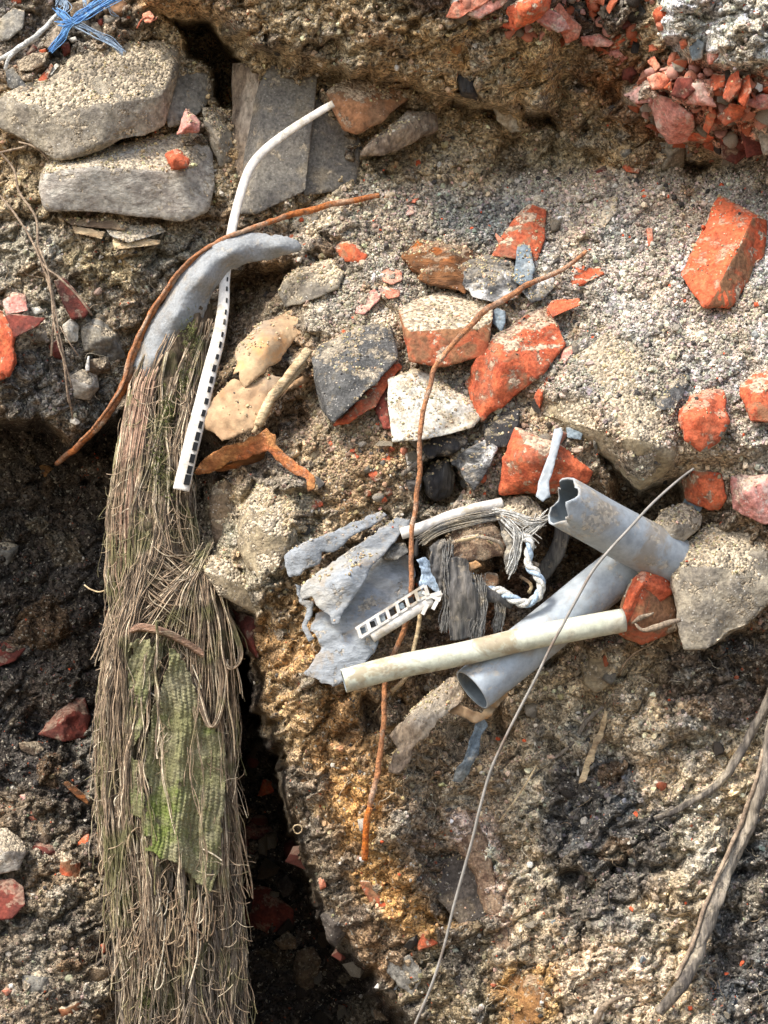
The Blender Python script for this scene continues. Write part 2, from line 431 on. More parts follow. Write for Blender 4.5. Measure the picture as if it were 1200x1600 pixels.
M['concrete_dark'] = stone_mat('dark_grey_concrete', S(138,134,124), S(112,109,102), S(148,140,122), dust=1., scale=40, bump=.7, speck=.5, lo=.4, hi=.8)
M['block_grey'] = stone_mat('cast_grey_block', S(124,119,109), S(108,104,97), S(134,124,106), dust=.6, scale=60, bump=.45, lo=.5, hi=.9, speck=.3)
M['cinder'] = stone_mat('cinder_stone', S(104,103,100), S(80,80,78), S(132,128,118), dust=.6, scale=60, bump=1., speck=.8, lo=.45, hi=.8)
M['sandstone'] = stone_mat('sand_crusted_stone', S(162,148,120), S(140,126,102), S(120,108,90), dust=1., scale=34, bump=.9, lo=-.1, hi=.3, speck=.6)
M['plaster'] = stone_mat('white_plaster', S(206,203,190), S(186,182,168), S(172,158,134), dust=.75, scale=50, bump=.6, lo=.55, hi=.9, stain=(S(170,150,120), .6))
M['slate'] = stone_mat('blue_grey_slate', S(120,132,138), S(92,102,108), S(150,156,156), dust=.35, scale=50, bump=.4, lo=.6, hi=.9)
M['charcoal'] = stone_mat('burnt_wood', S(58,56,55), S(38,37,38), S(90,86,80), dust=.35, scale=50, bump=1., rough=.7, stretch=(1, 1, .25), lo=.5)
M['ashwood'] = stone_mat('ashy_charred_timber', S(110,110,108), S(62,62,62), S(206,204,198), dust=.3, scale=60, bump=1., stain=(S(220,218,212), .8), stretch=(.5, 1, 1))
M['wood_brown'] = stone_mat('rotten_brown_wood', S(128,86,52), S(84,60,42), S(168,96,44), dust=.35, scale=50, bump=1.2, stretch=(.25, .6, 1), lo=.6)
M['wood_pale'] = stone_mat('dry_pale_wood', S(212,190,150), S(176,150,114), S(120,100,80), dust=.3, scale=60, bump=.9, stretch=(.3, .5, .8), lo=.7)
M['wood_grey'] = stone_mat('fibrous_grey_wood', S(158,140,118), S(110,96,82), S(190,176,156), dust=.3, scale=70, bump=1.3, stretch=(.6, .6, .3))
M['bark'] = stone_mat('crumbly_bark', S(176,148,120), S(120,94,76), S(196,170,140), dust=.3, scale=80, bump=1.4, speck=.7)
M['clod'] = stone_mat('earth_clod', S(126,108,86), S(98,84,70), S(142,122,96), dust=.6, scale=44, bump=1.1, speck=.7, lo=.1, hi=.6)
M['ochre'] = stone_mat('ochre_clod', S(160,118,72), S(134,96,60), S(172,134,88), dust=.4, scale=50, bump=1.1, speck=.4)
M['dark_clod'] = stone_mat('dark_clod', S(92,84,76), S(72,66,60), S(110,98,84), dust=.35, dustc=S(130,118,98), scale=50, bump=1.1, speck=.6)
M['brown_stone'] = stone_mat('brown_stone', S(150,116,86), S(126,98,74), S(168,120,84), dust=.7, scale=30, bump=.7, lo=.3, speck=.4)
M['white_stone'] = stone_mat('white_stone', S(224,220,210), S(200,196,186), dust=.1, scale=60, bump=.3)
M['leather'] = stone_mat('stiff_beige_card', S(188,160,124), S(166,136,104), S(160,142,120), mott=.45, dust=.0, scale=22, bump=.45, stain=(S(206,150,92), .6))
M['leather_sandy'] = stone_mat('sandy_beige_card', S(186,158,120), S(160,134,104), S(170,150,122), dust=1., scale=22, bump=.8, lo=-.6, hi=-.1, stain=(S(130,118,98), .7))
M['rust_sheet'] = stone_mat('rusty_sheet', S(190,136,84), S(160,104,64), S(196,116,70), dust=.3, scale=45, bump=.9, stain=(S(130,84,54), .6), lo=.7)
M['grey_sheet'] = stone_mat('grey_felt_sheet', S(150,155,158), S(132,136,138), S(166,164,156), mott=.45, dust=.6, scale=42, bump=.8, lo=.62, hi=.95, stretch=(.55, 1, 1), stain=(S(152,138,118), .55))
M['sheath'] = stone_mat('grey_rubber_sheath', S(150,153,153), S(142,145,145), S(146,142,134), mott=.42, dust=.25, scale=70, bump=.5, lo=.85, hi=1., stain=(S(128,120,108), .35))
M['pvc_grey'] = stone_mat('grey_plastic', S(160,168,173), S(154,162,167), S(150,154,154), mott=.42, dust=.5, scale=18, bump=.12, rough=.5, lo=.8, hi=1., stain=(S(146,132,110), .6))
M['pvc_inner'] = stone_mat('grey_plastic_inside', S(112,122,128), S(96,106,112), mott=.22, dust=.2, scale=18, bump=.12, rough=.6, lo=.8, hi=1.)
M['pvc_green'] = stone_mat('pale_green_plastic', S(198,200,180), S(190,192,170), S(190,186,166), mott=.42, dust=.3, scale=26, bump=.14, rough=.5, lo=.85, hi=1., stain=(S(146,128,98), .75))
M['white_plastic'] = stone_mat('white_plastic', S(222,218,208), S(206,200,190), mott=.42, dust=.25, scale=36, bump=.15, rough=.55, lo=.8, hi=1., stain=(S(158,144,116), .7))
M['black'] = stone_mat('black_print', S(34,34,34), S(26,26,26), dust=.1, scale=60, bump=.1, rough=.6)
M['rust'] = stone_mat('rusty_iron', S(190,116,62), S(150,92,56), S(180,148,120), dust=.2, scale=60, bump=1., lo=.75, hi=1., stain=(S(176,146,118), .6))
M['rust_bright'] = stone_mat('bright_rust', S(206,118,44), S(170,90,40), S(180,120,70), dust=.1, scale=80, bump=1., lo=.75, hi=1.)
M['rust_dark'] = stone_mat('brown_rusty_iron', S(186,128,86), S(150,108,80), S(196,166,140), dust=.3, scale=70, bump=1., lo=.75, hi=1.)
M['wire'] = stone_mat('grey_wire', S(156,152,144), S(138,134,126), S(120,104,90), mott=.22, dust=.0, scale=30, bump=.3, rough=.6)
M['root'] = stone_mat('grey_root_bark', S(142,132,118), S(88,82,76), S(170,158,138), dust=.3, scale=60, bump=1.2, stretch=(1, 1, .16))
M['twig'] = stone_mat('dry_twig', S(168,148,124), S(130,112,94), dust=.1, scale=60, bump=.5)
M['cloth_black'] = stone_mat('black_cloth', S(92,90,87), S(70,69,68), S(112,107,99), dust=.25, scale=60, bump=.6, stretch=(1.6, 1, .25), lo=.6)
M['cloth_grey'] = stone_mat('grey_rag', S(134,132,126), S(104,102,98), S(170,160,140), dust=.4, scale=60, bump=.8)
M['blue'] = stone_mat('blue_plastic_fibre', S(110,160,206), S(86,138,196), dust=.1, scale=80, bump=.3, rough=.5)
M['blue_pale'] = stone_mat('faded_blue_fibre', S(170,190,208), S(140,160,180), dust=.1, scale=80, bump=.3, rough=.6)
M['white_fibre'] = stone_mat('dirty_white_fibre', S(212,212,206), S(176,174,166), dust=.15, scale=80, bump=.5)
# ------------------------------------------------------------------ mesh builders
def mesh_from(name, V, F, mats, smooth=True, fm=None):
    me = bpy.data.meshes.new(name)
    V = np.asarray(V, np.float32); F = np.asarray(F, np.int32)
    if F.ndim == 2 and len(F):
        k = F.shape[1]
        me.vertices.add(len(V)); me.vertices.foreach_set('co', V.ravel())
        me.loops.add(F.size); me.loops.foreach_set('vertex_index', F.ravel())
        me.polygons.add(len(F)); me.polygons.foreach_set('loop_start', np.arange(0, F.size, k, dtype=np.int32))
        me.polygons.foreach_set('use_smooth', np.full(len(F), smooth))
        if fm is not None: me.polygons.foreach_set('material_index', np.asarray(fm, np.int32))
        me.update(calc_edges=True)
    for m in (mats if isinstance(mats, (list, tuple)) else [mats]): me.materials.append(m)
    return me

def link(name, me, loc=(0, 0, 0), parent=None):
    o = bpy.data.objects.new(name, me); COL.objects.link(o); o.location = loc
    if parent is not None: o.parent = parent
    return o

def tag(o, label=None, cat=None, group=None, kind=None):
    if label: o['label'] = label
    if cat: o['category'] = cat
    if group: o['group'] = group
    if kind: o['kind'] = kind
    return o

def thing(name, label, cat, at, group=None):
    e = bpy.data.objects.new(name, None); COL.objects.link(e)
    e.empty_display_size = .02
    e.location = Vector(W(*at).tolist())
    return tag(e, label, cat, group)

def place(name, V, F, mats, label=None, cat=None, group=None, parent=None, kind=None, smooth=True, fm=None):
    """one mesh object with its origin in its middle"""
    V = np.asarray(V, float); c = V.mean(0)
    me = mesh_from(name, V - c, F, mats, smooth, fm)
    o = bpy.data.objects.new(name, me); COL.objects.link(o)
    if parent is not None:
        o.parent = parent; o.location = Vector(c.tolist()) - parent.location
    else: o.location = Vector(c.tolist())
    return tag(o, label, cat, group, kind)

DUSTY = []       # (vertices, faces, normals weight) of things that collect sand on top
def hull2(P):
    P = sorted(set(map(tuple, P)))
    def half(pts):
        h = []
        for p in pts:
            while len(h) >= 2 and (h[-1][0]-h[-2][0])*(p[1]-h[-2][1])-(h[-1][1]-h[-2][1])*(p[0]-h[-2][0]) <= 0: h.pop()
            h.append(p)
        return h
    return half(P)[:-1] + half(P[::-1])[:-1]

def rock_mesh(P3, res, rough, seed, soft=1):
    bm = bmesh.new()
    for p in P3: bm.verts.new(p)
    r = bmesh.ops.convex_hull(bm, input=bm.verts)
    bad = [v for v in bm.verts if not v.link_faces]
    for v in bad: bm.verts.remove(v)
    for _ in range(9):
        long = [e for e in bm.edges if e.calc_length() > res * 1.5]
        if not long or len(bm.verts) > 9000: break
        bmesh.ops.subdivide_edges(bm, edges=long, cuts=1)
        bmesh.ops.triangulate(bm, faces=[f for f in bm.faces if len(f.verts) > 3])
    for _ in range(soft): bmesh.ops.smooth_vert(bm, verts=bm.verts, factor=.5, use_axis_x=True, use_axis_y=True, use_axis_z=True)
    bm.normal_update()
    V = np.array([v.co[:] for v in bm.verts]); N = np.array([v.normal[:] for v in bm.verts])
    F = np.array([[v.index for v in f.verts] for f in bm.faces]) if False else None
    bm.verts.index_update()
    F = np.array([[v.index for v in f.verts] for f in bm.faces], np.int32)
    bm.free()
    size = np.ptp(V, axis=0).max()
    q = V + seed * 1.37
    d = rough * (.034 * size * fbm(q, size * .45, 3, seed) + .030 * min(size, .12) * fbm(q, size * .12 + .004, 3, seed + 5))
    chip = np.clip(fbm(q, size * .3, 2, seed + 9) - .25, 0, 1)
    d = d - rough * .10 * min(size, .15) * chip
    if size > .04: d = d + rough * .0012 * fbm(q, .006, 2, seed + 3)
    V = V + N * d[:, None]
    return V, F

_seed = [1]
def rock(name, label, cat, mat, pts, back=35, mat2=None, base=None, off=0, rough=1., res=None, group=None, parent=None, dusty=True, soft=1, flat=False):
    """an angular lump: the convex hull of its visible corners (px, py, mm proud of the bank) and of its outline pushed back"""
    _seed[0] += 1
    P = np.array([(p[0], p[1], p[2] if len(p) > 2 else 0) for p in pts], float)
    if len(pts[0]) == 2: P[:, 2] = 6
    cx, cy = P[:, 0].mean(), P[:, 1].mean()
    if base is None:
        b0 = T1(cx, cy)
        b = T(P[:, 0], P[:, 1]); dist = np.hypot(P[:, 0] - cx, P[:, 1] - cy)
        b = np.clip(b, b0 - .55 * dist, b0 + .55 * dist)
    else:
        b = np.full(len(P), float(base)); b0 = base
    if len(pts[0]) == 2:      # no heights given: a facetted dome
        span = np.hypot(np.ptp(P[:, 0]), np.ptp(P[:, 1]))
        r_ = random.Random(_seed[0])
        extra = []
        for k in range(3):
            a = r_.uniform(0, 6.28); d = span * r_.uniform(.02, .2)
            extra.append((cx + math.cos(a) * d, cy + math.sin(a) * d, span * r_.uniform(.16, .26) + 5))
        P = np.vstack([P, extra]); b = np.append(b, [b0] * 3)
    P[:, 2] += b + off
    F3 = W(P[:, 0], P[:, 1], P[:, 2])
    H = np.array(hull2(P[:, :2].tolist()))
    hc = H.mean(0)
    Hs = hc + (H - hc) * .88
    bb = np.interp(0, [0], [0]) + np.array([P[np.argmin(np.hypot(P[:, 0] - h[0], P[:, 1] - h[1])), 2] for h in H]) - back
    B3 = W(Hs[:, 0], Hs[:, 1], bb)
    A = np.vstack([F3, B3])
    size = np.ptp(A, axis=0).max()
    if res is None: res = max(.0035, min(.006, size * .045))
    V, F = rock_mesh(A.tolist(), res, rough, _seed[0], soft)
    if dusty and size > .05: DUSTY.append((V, F, .3 if 'brick' in name else 1.))
    fm = None
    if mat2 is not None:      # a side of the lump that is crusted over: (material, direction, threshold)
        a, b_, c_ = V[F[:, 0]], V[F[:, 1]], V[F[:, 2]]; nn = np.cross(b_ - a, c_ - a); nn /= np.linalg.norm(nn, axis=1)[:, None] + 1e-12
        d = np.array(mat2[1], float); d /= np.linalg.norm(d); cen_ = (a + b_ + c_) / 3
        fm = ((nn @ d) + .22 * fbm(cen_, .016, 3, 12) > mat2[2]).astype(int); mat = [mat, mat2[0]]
    return place(name, V, F, mat, label, cat, group, parent, smooth=not flat, fm=fm)

def spline(P, n):
    P = np.array(P, float)
    if len(P) == 2: P = np.vstack([P[0], P.mean(0), P[1]])
    Q = np.vstack([2 * P[0] - P[1], P, 2 * P[-1] - P[-2]])
    seg = np.hypot(*(np.diff(P[:, :2], axis=0).T)) + 1e-6
    cum = np.r_[0, np.cumsum(seg)]; s = np.linspace(0, cum[-1], n)
    i = np.clip(np.searchsorted(cum, s, side='right') - 1, 0, len(seg) - 1)
    t = ((s - cum[i]) / seg[i])[:, None]
    a, b, c, d = Q[i], Q[i + 1], Q[i + 2], Q[i + 3]
    return .5 * ((2 * b) + (c - a) * t + (2 * a - 5 * b + 4 * c - d) * t ** 2 + (-a + 3 * b - 3 * c + d) * t ** 3)

def frames(C):
    Tn = np.gradient(C, axis=0); Tn /= np.linalg.norm(Tn, axis=1)[:, None] + 1e-12
    view = np.array([0, -1., 0])
    A = np.cross(Tn, view); nrm = np.linalg.norm(A, axis=1); A[nrm < 1e-3] = (1, 0, 0)
    A /= np.linalg.norm(A, axis=1)[:, None]
    B = np.cross(A, Tn)
    return Tn, A, B           # A lies across in the picture plane, B towards the viewer

def absolute(path, off=0):
    """lift (px, py, mm above the bank) to absolute heights"""
    P = np.array(path, float); P[:, 2] += T(P[:, 0], P[:, 1]) + off
    return P

def sweep(C, ra, rb=None, sides=8, closed=True, caps=True, twist=None, prof=None):
    n = len(C); Tn, A, B = frames(C)
    ra = np.broadcast_to(np.asarray(ra, float), n); rb = ra if rb is None else np.broadcast_to(np.asarray(rb, float), n)
    ang = np.linspace(0, 2 * np.pi, sides, endpoint=False)
    ca, sa = np.cos(ang), np.sin(ang)
    if twist is not None:
        th = ang[None] + twist[:, None]; ca_, sa_ = np.cos(th), np.sin(th)
    else: ca_, sa_ = np.broadcast_to(ca, (n, sides)), np.broadcast_to(sa, (n, sides))
    k = 1 if prof is None else prof
    V = C[:, None] + (A[:, None] * (ca_ * ra[:, None] * k)[..., None]) + (B[:, None] * (sa_ * rb[:, None] * k)[..., None])
    V = V.reshape(-1, 3)
    i = np.arange(n - 1)[:, None] * sides; j = np.arange(sides)[None]; j2 = (j + 1) % sides
    q = np.stack([i + j, i + sides + j, i + sides + j2, i + j2], -1).reshape(-1, 4)
    F = np.vstack([q[:, [0, 1, 2]], q[:, [0, 2, 3]]])
    if caps:
        c0, c1 = len(V), len(V) + 1
        V = np.vstack([V, C[:1], C[-1:]])
        a = np.arange(sides)
        F = np.vstack([F, np.stack([np.full(sides, c0), a, (a + 1) % sides], -1), np.stack([np.full(sides, c1), (n - 1) * sides + (a + 1) % sides, (n - 1) * sides + a], -1)])
    return V, F

def rod(name, label, cat, mat, path, r, rb=None, abs_h=False, n=None, sides=8, rough=.0, group=None, parent=None, rlist=None, off=0):
    """a bent rod, cable, root or strip along (px, py, h); r in mm"""
    P = np.array(path, float) if abs_h else absolute(path, off)
    L = np.hypot(*(np.diff(P[:, :2], axis=0).T)).sum()
    n = n or int(max(8, min(260, L / 4)))
    Q = spline(P, n); C = W(Q[:, 0], Q[:, 1], Q[:, 2])
    rr = np.full(n, r * .001) if rlist is None else np.interp(np.linspace(0, 1, n), np.linspace(0, 1, len(rlist)), rlist) * .001
    rbb = None if rb is None else rr * (rb / r)
    if rough:
        C = C + rough * .001 * np.stack([fbm(C * 1 + k * 3.1, .03, 3, 5 + k) for k in range(3)], -1) * 2
        V, F = sweep(C, rr, rbb, sides)
        cen = np.repeat(C, sides, 0); m = len(cen)
        Vd = V[:m] - cen
        if rough > 1.4:      # bark: ridges that run along the stem
            th = np.tile(np.linspace(0, 2 * np.pi, sides, endpoint=False), n); al = np.repeat(np.arange(n) * .00035, sides)
            q = np.stack([np.cos(th) * .008, np.sin(th) * .008, al], -1)
            V[:m] = cen + Vd * (1 + rough * .26 * fbm(q, .006, 3, 77) + .1 * fbm(V[:m], .03, 2, 78))[:, None]
        else: V[:m] = cen + Vd * (1 + rough * .22 * fbm(V[:m], .008, 3, 77))[:, None]
    else: V, F = sweep(C, rr, rbb, sides)
    return place(name, V, F, mat, label, cat, group, parent)

def sheet(name, label, cat, mat, outline, ctrl, thick=3, res=5, fold=0, fold_scale=25, group=None, parent=None, jitter=1.5, seed=1, fn=None, abs_h=True, dusty=False, fold_dir=None):
    """a bent sheet with real thickness: an outline in photo pixels over heights ctrl [(px, py, h)]"""
    O = np.array(outline, float); pts = []
    for i in range(len(O)):
        a, b = O[i], O[(i + 1) % len(O)]
        m = max(1, int(np.hypot(*(b - a)) / res))
        for k in range(m): pts.append(a + (b - a) * k / m)
    pts = np.array(pts)
    pts += jitter * np.stack([fbm2(pts[:, 0], pts[:, 1], 9, 2, seed), fbm2(pts[:, 0], pts[:, 1], 9, 2, seed + 5)], -1) * 2
    nb = len(pts)
    gx, gy = np.meshgrid(np.arange(O[:, 0].min(), O[:, 0].max(), res), np.arange(O[:, 1].min(), O[:, 1].max(), res * .87))
    gx = gx + (np.arange(gx.shape[0]) % 2)[:, None] * res * .5
    gx, gy = gx.ravel(), gy.ravel(); s = sdf(pts, gx, gy); k = s > res * .55
    allp = np.vstack([pts, np.stack([gx[k], gy[k]], -1)])
    r = mgeo.delaunay_2d_cdt([Vector(p) for p in allp.tolist()], [(i, (i + 1) % nb) for i in range(nb)], [], 1, 1e-6)
    v2 = np.array([v[:] for v in r[0]]); F = np.array(r[2], np.int32)
    cen = v2[F].mean(1); F = F[sdf(pts, cen[:, 0], cen[:, 1]) > 0]
    f = tps(ctrl) if len(ctrl) > 2 else (lambda x, y: np.full(np.shape(x), float(ctrl[0][2])))
    h = f(v2[:, 0], v2[:, 1])
    if not abs_h: h = h + T(v2[:, 0], v2[:, 1])
    if fold:
        if fold_dir is not None:
            c, s_ = fold_dir; u = v2[:, 0] * c + v2[:, 1] * s_; w = -v2[:, 0] * s_ + v2[:, 1] * c
            h = h + fold * fbm2(u, w * .22, fold_scale, 3, seed + 20)
        else: h = h + fold * fbm2(v2[:, 0], v2[:, 1], fold_scale, 3, seed + 20)
    if fn is not None: h = h + fn(v2[:, 0], v2[:, 1])
    a = v2[F[:, 0]]; b = v2[F[:, 1]]; c = v2[F[:, 2]]
    cr = (b[:, 0]-a[:, 0])*(c[:, 1]-a[:, 1])-(b[:, 1]-a[:, 1])*(c[:, 0]-a[:, 0])
    F[cr > 0] = F[cr > 0][:, ::-1]
    n = len(v2)
    top = W(v2[:, 0], v2[:, 1], h); bot = W(v2[:, 0], v2[:, 1], h - thick)
    E = np.vstack([F[:, [0, 1]], F[:, [1, 2]], F[:, [2, 0]]]); key = {}
    for x, y in E.tolist(): key[(x, y)] = 1
    side = []
    for x, y in E.tolist():
        if (y, x) not in key: side += [(y, x, x + n), (y, x + n, y + n)]
    FF = np.vstack([F, F[:, ::-1] + n, np.array(side, np.int32).reshape(-1, 3)])
    V = np.vstack([top, bot])
    if dusty: DUSTY.append((V, FF, 1.))
    return place(name, V, FF, mat, label, cat, group, parent)

# ------------------------------------------------------------------ the bank itself
def graded(a, b, step, lo, hi):
    mid = np.arange(a, b + step, step); out1, out2 = [], []
    x = a; s = step
    while x > lo: s = min(s * 1.25, 45); x -= s; out1.append(x)
    x = mid[-1]; s = step
    while x < hi: s = min(s * 1.25, 45); x += s; out2.append(x)
    return np.r_[out1[::-1], mid, out2]
xs = graded(-45, 1245, 2.3, -1700, 2900); ys = graded(-45, 1645, 2.3, -900, 2700)
GX, GY = np.meshgrid(xs, ys); gx, gy = GX.ravel(), GY.ravel()
base_h = T(gx, gy)
am = amp_mask(gx, gy)
wx_ = gx + 9 * fbm2(gx, gy, 24, 2, 301); wy_ = gy + 9 * fbm2(gx, gy, 24, 2, 311)
h = base_h.copy()
f1, f2 = worley2(wx_, wy_ * 1.15, 62, 5); h += am * 15 * (1 - np.clip(f1 * 1.25, 0, 1) ** 2) * sstep(-.5, .5, fbm2(gx, gy, 90, 2, 15))
f1, f2 = worley2(wx_, wy_, 25, 6); h += am * 6.5 * (1 - np.clip(f1 * 1.3, 0, 1) ** 2) * sstep(-.4, .4, fbm2(gx, gy, 50, 2, 16))
f1, f2 = worley2(wx_ * 1.2, wy_, 11, 8); h += am * 13 * crumble(wx_ + .5 * wy_, wy_ * 1.1, 74, 401, .7) * sstep(-.6, .4, fbm2(gx, gy, 120, 2, 19))
h += am * 5.5 * crumble(wx_, wy_ * 1.1 - .3 * wx_, 30, 431, .8)
h += (.2 + .8 * am) * 2.2 * crumble(wy_, wx_, 12, 461, .8)
h += (.35 + .65 * am) * 2.2 * (1 - np.clip(f1 * 1.3, 0, 1) ** 2) * sstep(-.4, .3, fbm2(gx, gy, 30, 2, 17))
h += am * 15 * fbm2(wx_, wy_, 60, 4, 321, .55) + 2.4 * fbm2(gx, gy, 9, 3, 331, .6)
h += am * 6 * (np.abs(fbm2(wx_, wy_, 55, 4, 341)) * -2 + .5)
# sideways relief too, so that the surface overhangs a little and does not read as a height field
dx = 5 * am * fbm2(gx, gy, 22, 3, 351); dy = 5 * am * fbm2(gx, gy, 22, 3, 361)
bcol = earth_colour(gx, gy)
nx, ny = len(xs), len(ys)
h2, bc2 = add_bumps(h.reshape(ny, nx), bcol.reshape(ny, nx, 3), GX, GY, am.reshape(ny, nx), xs, ys)
h = h2.ravel(); bcol = bc2.reshape(-1, 3)
h -= am * 26 * sstep(.30, .62, fbm2(wx_, wy_ * 1.4, 48, 4, 391)) + am * 9 * sstep(.25, .5, fbm2(wx_, wy_, 18, 3, 395))
h += am * (6 * fbm2(wx_, wy_, 17, 3, 371) + 2.2 * fbm2(gx, gy, 7, 2, 381))
bank_v = W(gx + dx, gy + dy, h)
nx, ny = len(xs), len(ys)
i = (np.arange(ny - 1)[:, None] * nx + np.arange(nx - 1)[None]).ravel()
bank_f = np.stack([i, i + nx, i + nx + 1, i + 1], -1)
me = mesh_from('earth_bank', bank_v, bank_f, [])
ca = me.color_attributes.new('soil', 'FLOAT_COLOR', 'POINT')
ca.data.foreach_set('color', np.c_[bcol, np.ones(len(bcol))].astype(np.float32).ravel())
t = NT('earth')
tc = t.n('ShaderNodeTexCoord'); v = tc.outputs['Object']
at = t.n('ShaderNodeAttribute', attribute_name='soil')
cell = t.voro(v, 260, out='Color'); sc_ = t.n('ShaderNodeSeparateColor'); t.l(cell, sc_.inputs[0])
c = t.mix(1., at.outputs['Color'], t.ramp(sc_.outputs[0], 0, 1, .45, 1.55), 'MULTIPLY')
c = t.mix(1., c, t.ramp(t.noise(v, 75, 7, .7), .3, .7, .5, 1.45), 'MULTIPLY')
c = t.mix(t.ramp(sc_.outputs[1], .955, .965), c, S(186,176,156))
c = t.mix(t.math('MULTIPLY', t.ramp(sc_.outputs[2], .985, .99), t.ramp(t.noise(v, 8, 3), .5, .6)), c, S(176,96,66))
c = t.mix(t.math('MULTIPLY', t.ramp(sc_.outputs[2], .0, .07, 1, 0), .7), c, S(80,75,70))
t.l(c, t.b.inputs['Base Color']); t.b.inputs['Roughness'].default_value = .95
hh = t.math('SUBTRACT', t.math('MULTIPLY', t.noise(v, 110, 7, .7), 1.2), t.math('MULTIPLY', t.voro(v, 260), .8))
t.l(t.bump(hh, .9, .006), t.b.inputs['Normal'])
t.b.inputs['Specular IOR Level'].default_value = .15
me.materials.append(t.m)
bank = link('earth_bank', me); tag(bank, kind='structure')
t = NT('ground_earth'); tc = t.n('ShaderNodeTexCoord'); v = tc.outputs['Object']
c = t.mix(t.ramp(t.noise(v, 3, 8, .7), .35, .65), S(128,112,90), S(96,86,74))
t.l(c, t.b.inputs['Base Color']); t.b.inputs['Roughness'].default_value = .95
t.l(t.bump(t.noise(v, 40, 8, .7), .8, .02), t.b.inputs['Normal'])
g = 60
gme = mesh_from('ground', [(-g, -g, -1.62), (g, -g, -1.62), (g, 1.2, -1.62), (-g, 1.2, -1.62)], [[0, 1, 2, 3]], t.m)
tag(link('ground', gme), kind='structure')
# ------------------------------------------------------------------ big stones and concrete, top left
C_ = 'concrete'
rock('concrete_boulder', 'large sandy concrete boulder resting above the pale flat slab', 'boulder', M['concrete'],
     [(-20,190,20),(0,150,30),(45,165,60),(100,95,5),(150,72,0),(240,62,-5),(283,58,0),(290,92,10),(257,148,62),(165,163,78),(160,225,70),(90,252,50),(262,200,30),(215,222,45),(45,222,50),(205,158,70),(110,190,72)], back=60, rough=1.1, off=18, soft=2)
rock('concrete_boulder', 'rounded grey concrete lump behind the sandy boulder beside the dark hollow', 'boulder', M['concrete_dark'],
     [(255,148,22),(262,96,10),(300,92,10),(325,105,6),(334,150,0),(318,172,10),(292,196,22),(262,200,30)], back=60, off=10, rough=.5, soft=2)
rock('concrete_slab', 'pale flat-fronted concrete slab under the sandy boulder', 'slab', M['concrete_pale'],
     [(62,272,40),(75,252,30),(140,256,20),(230,215,5),(312,206,5),(334,245,20),(340,290,15),(322,330,40),(290,344,45),(70,327,45),(62,300,45),(285,268,72),(72,270,58),(140,262,66)], back=50, off=10, rough=.8, soft=1)
rock('brick_chip', 'small bright orange brick lump lying on the pale slab', 'brick piece', M['brick_clean'], [(257,240,75),(278,231,66),(298,252,76),(290,263,84),(268,266,86),(272,248,95)], back=25, base=0, rough=1.2)
rock('brick_chip', 'pointed dusty pink brick wedge standing behind the slab', 'brick piece', M['brick_pink'], [(290,167,35),(313,190,40),(312,206,45),(275,211,48),(296,196,60)], back=30, base=0)
rock('mortar_lump', 'upright brown mortar lump beside the pale slab', 'stone', M['concrete'], [(315,166,20),(345,170,15),(370,200,10),(368,250,10),(345,262,20),(330,230,30),(318,190,35),(342,215,50)], back=40)
rock('mortar_lump', 'knobbly grey mortar lump beside the tall grey block', 'stone', M['concrete_dark'], [(368,178,15),(388,172,15),(398,205,15),(386,240,20),(368,235,20),(380,205,34)], back=30, rough=1.6)
for k, (pts, lab) in enumerate([
    ([(95,340,18),(180,345,24),(200,352,24),(196,360,30),(110,352,26)], 'upper thin beige slate shard under the pale slab'),
    ([(112,352,22),(165,362,30),(160,374,30),(116,364,24)], 'short buff slate shard poking out below the pale slab'),
    ([(160,352,20),(250,350,20),(262,362,24),(200,380,34),(172,368,30)], 'broad pinkish slate shard under the pale slab'),
    ([(176,372,26),(252,374,22),(250,382,26),(178,391,32)], 'lowest pale slate shard with a straight white edge')]):
    rock('slate_shard', lab, 'shard', M['wood_pale' if k != 2 else 'concrete_pale'], pts, back=12, rough=.5, soft=0, group='thin shards under the slab')
# tall blocks
rock('cast_block', 'large upright grey cast block with a rough shaded corner', 'concrete block', M['block_grey'],
     [(396,108,0),(420,98,35),(498,106,35),(486,200,60),(478,300,75),(400,336,75),(375,336,60),(374,316,40),(410,160,50),(395,300,78)], back=60, base=-40, rough=.3, off=0)
rock('cast_block', 'smoother grey block wedged behind the upright one under a brown stone', 'concrete block', M['block_grey'],
     [(484,150,20),(512,150,10),(560,205,10),(566,230,14),(556,292,30),(474,308,50),(484,200,40)], back=60, base=-35, rough=.25)
rock('block_side_face', 'narrow pale side face of the upright grey block beside the dark hollow', 'block side', M['wood_grey'], [(362,96,0),(392,98,14),(408,112,34),(400,200,44),(384,300,44),(368,312,24),(364,200,5)], back=40, base=-45, rough=.5)  # side face of the upright block, added as a separate paler lump
rock('brown_stone', 'blunt brown stone jutting over the grey block', 'stone', M['brown_stone'], [(510,146,60),(520,136,40),(560,110,35),(600,112,35),(642,132,30),(648,152,50),(600,188,80),(556,210,80),(534,205,70),(565,160,95)], back=60, base=-30, rough=.9, soft=2)
rock('laminated_shard', 'pointed streaky grey shard below the blunt brown stone', 'shard', M['wood_grey'], [(562,243,60),(575,222,60),(640,176,45),(682,178,30),(682,202,40),(640,228,60),(600,244,64),(628,200,84)], back=40, base=-20, rough=1.2)
rock('brick_chip', 'crooked orange brick sliver above the grey blocks', 'brick piece', M['brick_salmon'], [(512,70,5),(524,72,10),(545,88,15),(540,104,20),(528,110,20),(520,92,24),(506,88,10)], back=20, base=10)
rock('pebble', 'bright white pebble on top of the upright block', 'pebble', M['white_stone'], [(404,84),(411,79),(419,84),(417,91),(408,94)], back=10, base=0, off=0)
rock('pebble', 'white pebble stuck in the brown overhang', 'pebble', M['white_stone'], [(738,68),(748,66),(750,80),(744,86),(736,78)], back=12, group=None)
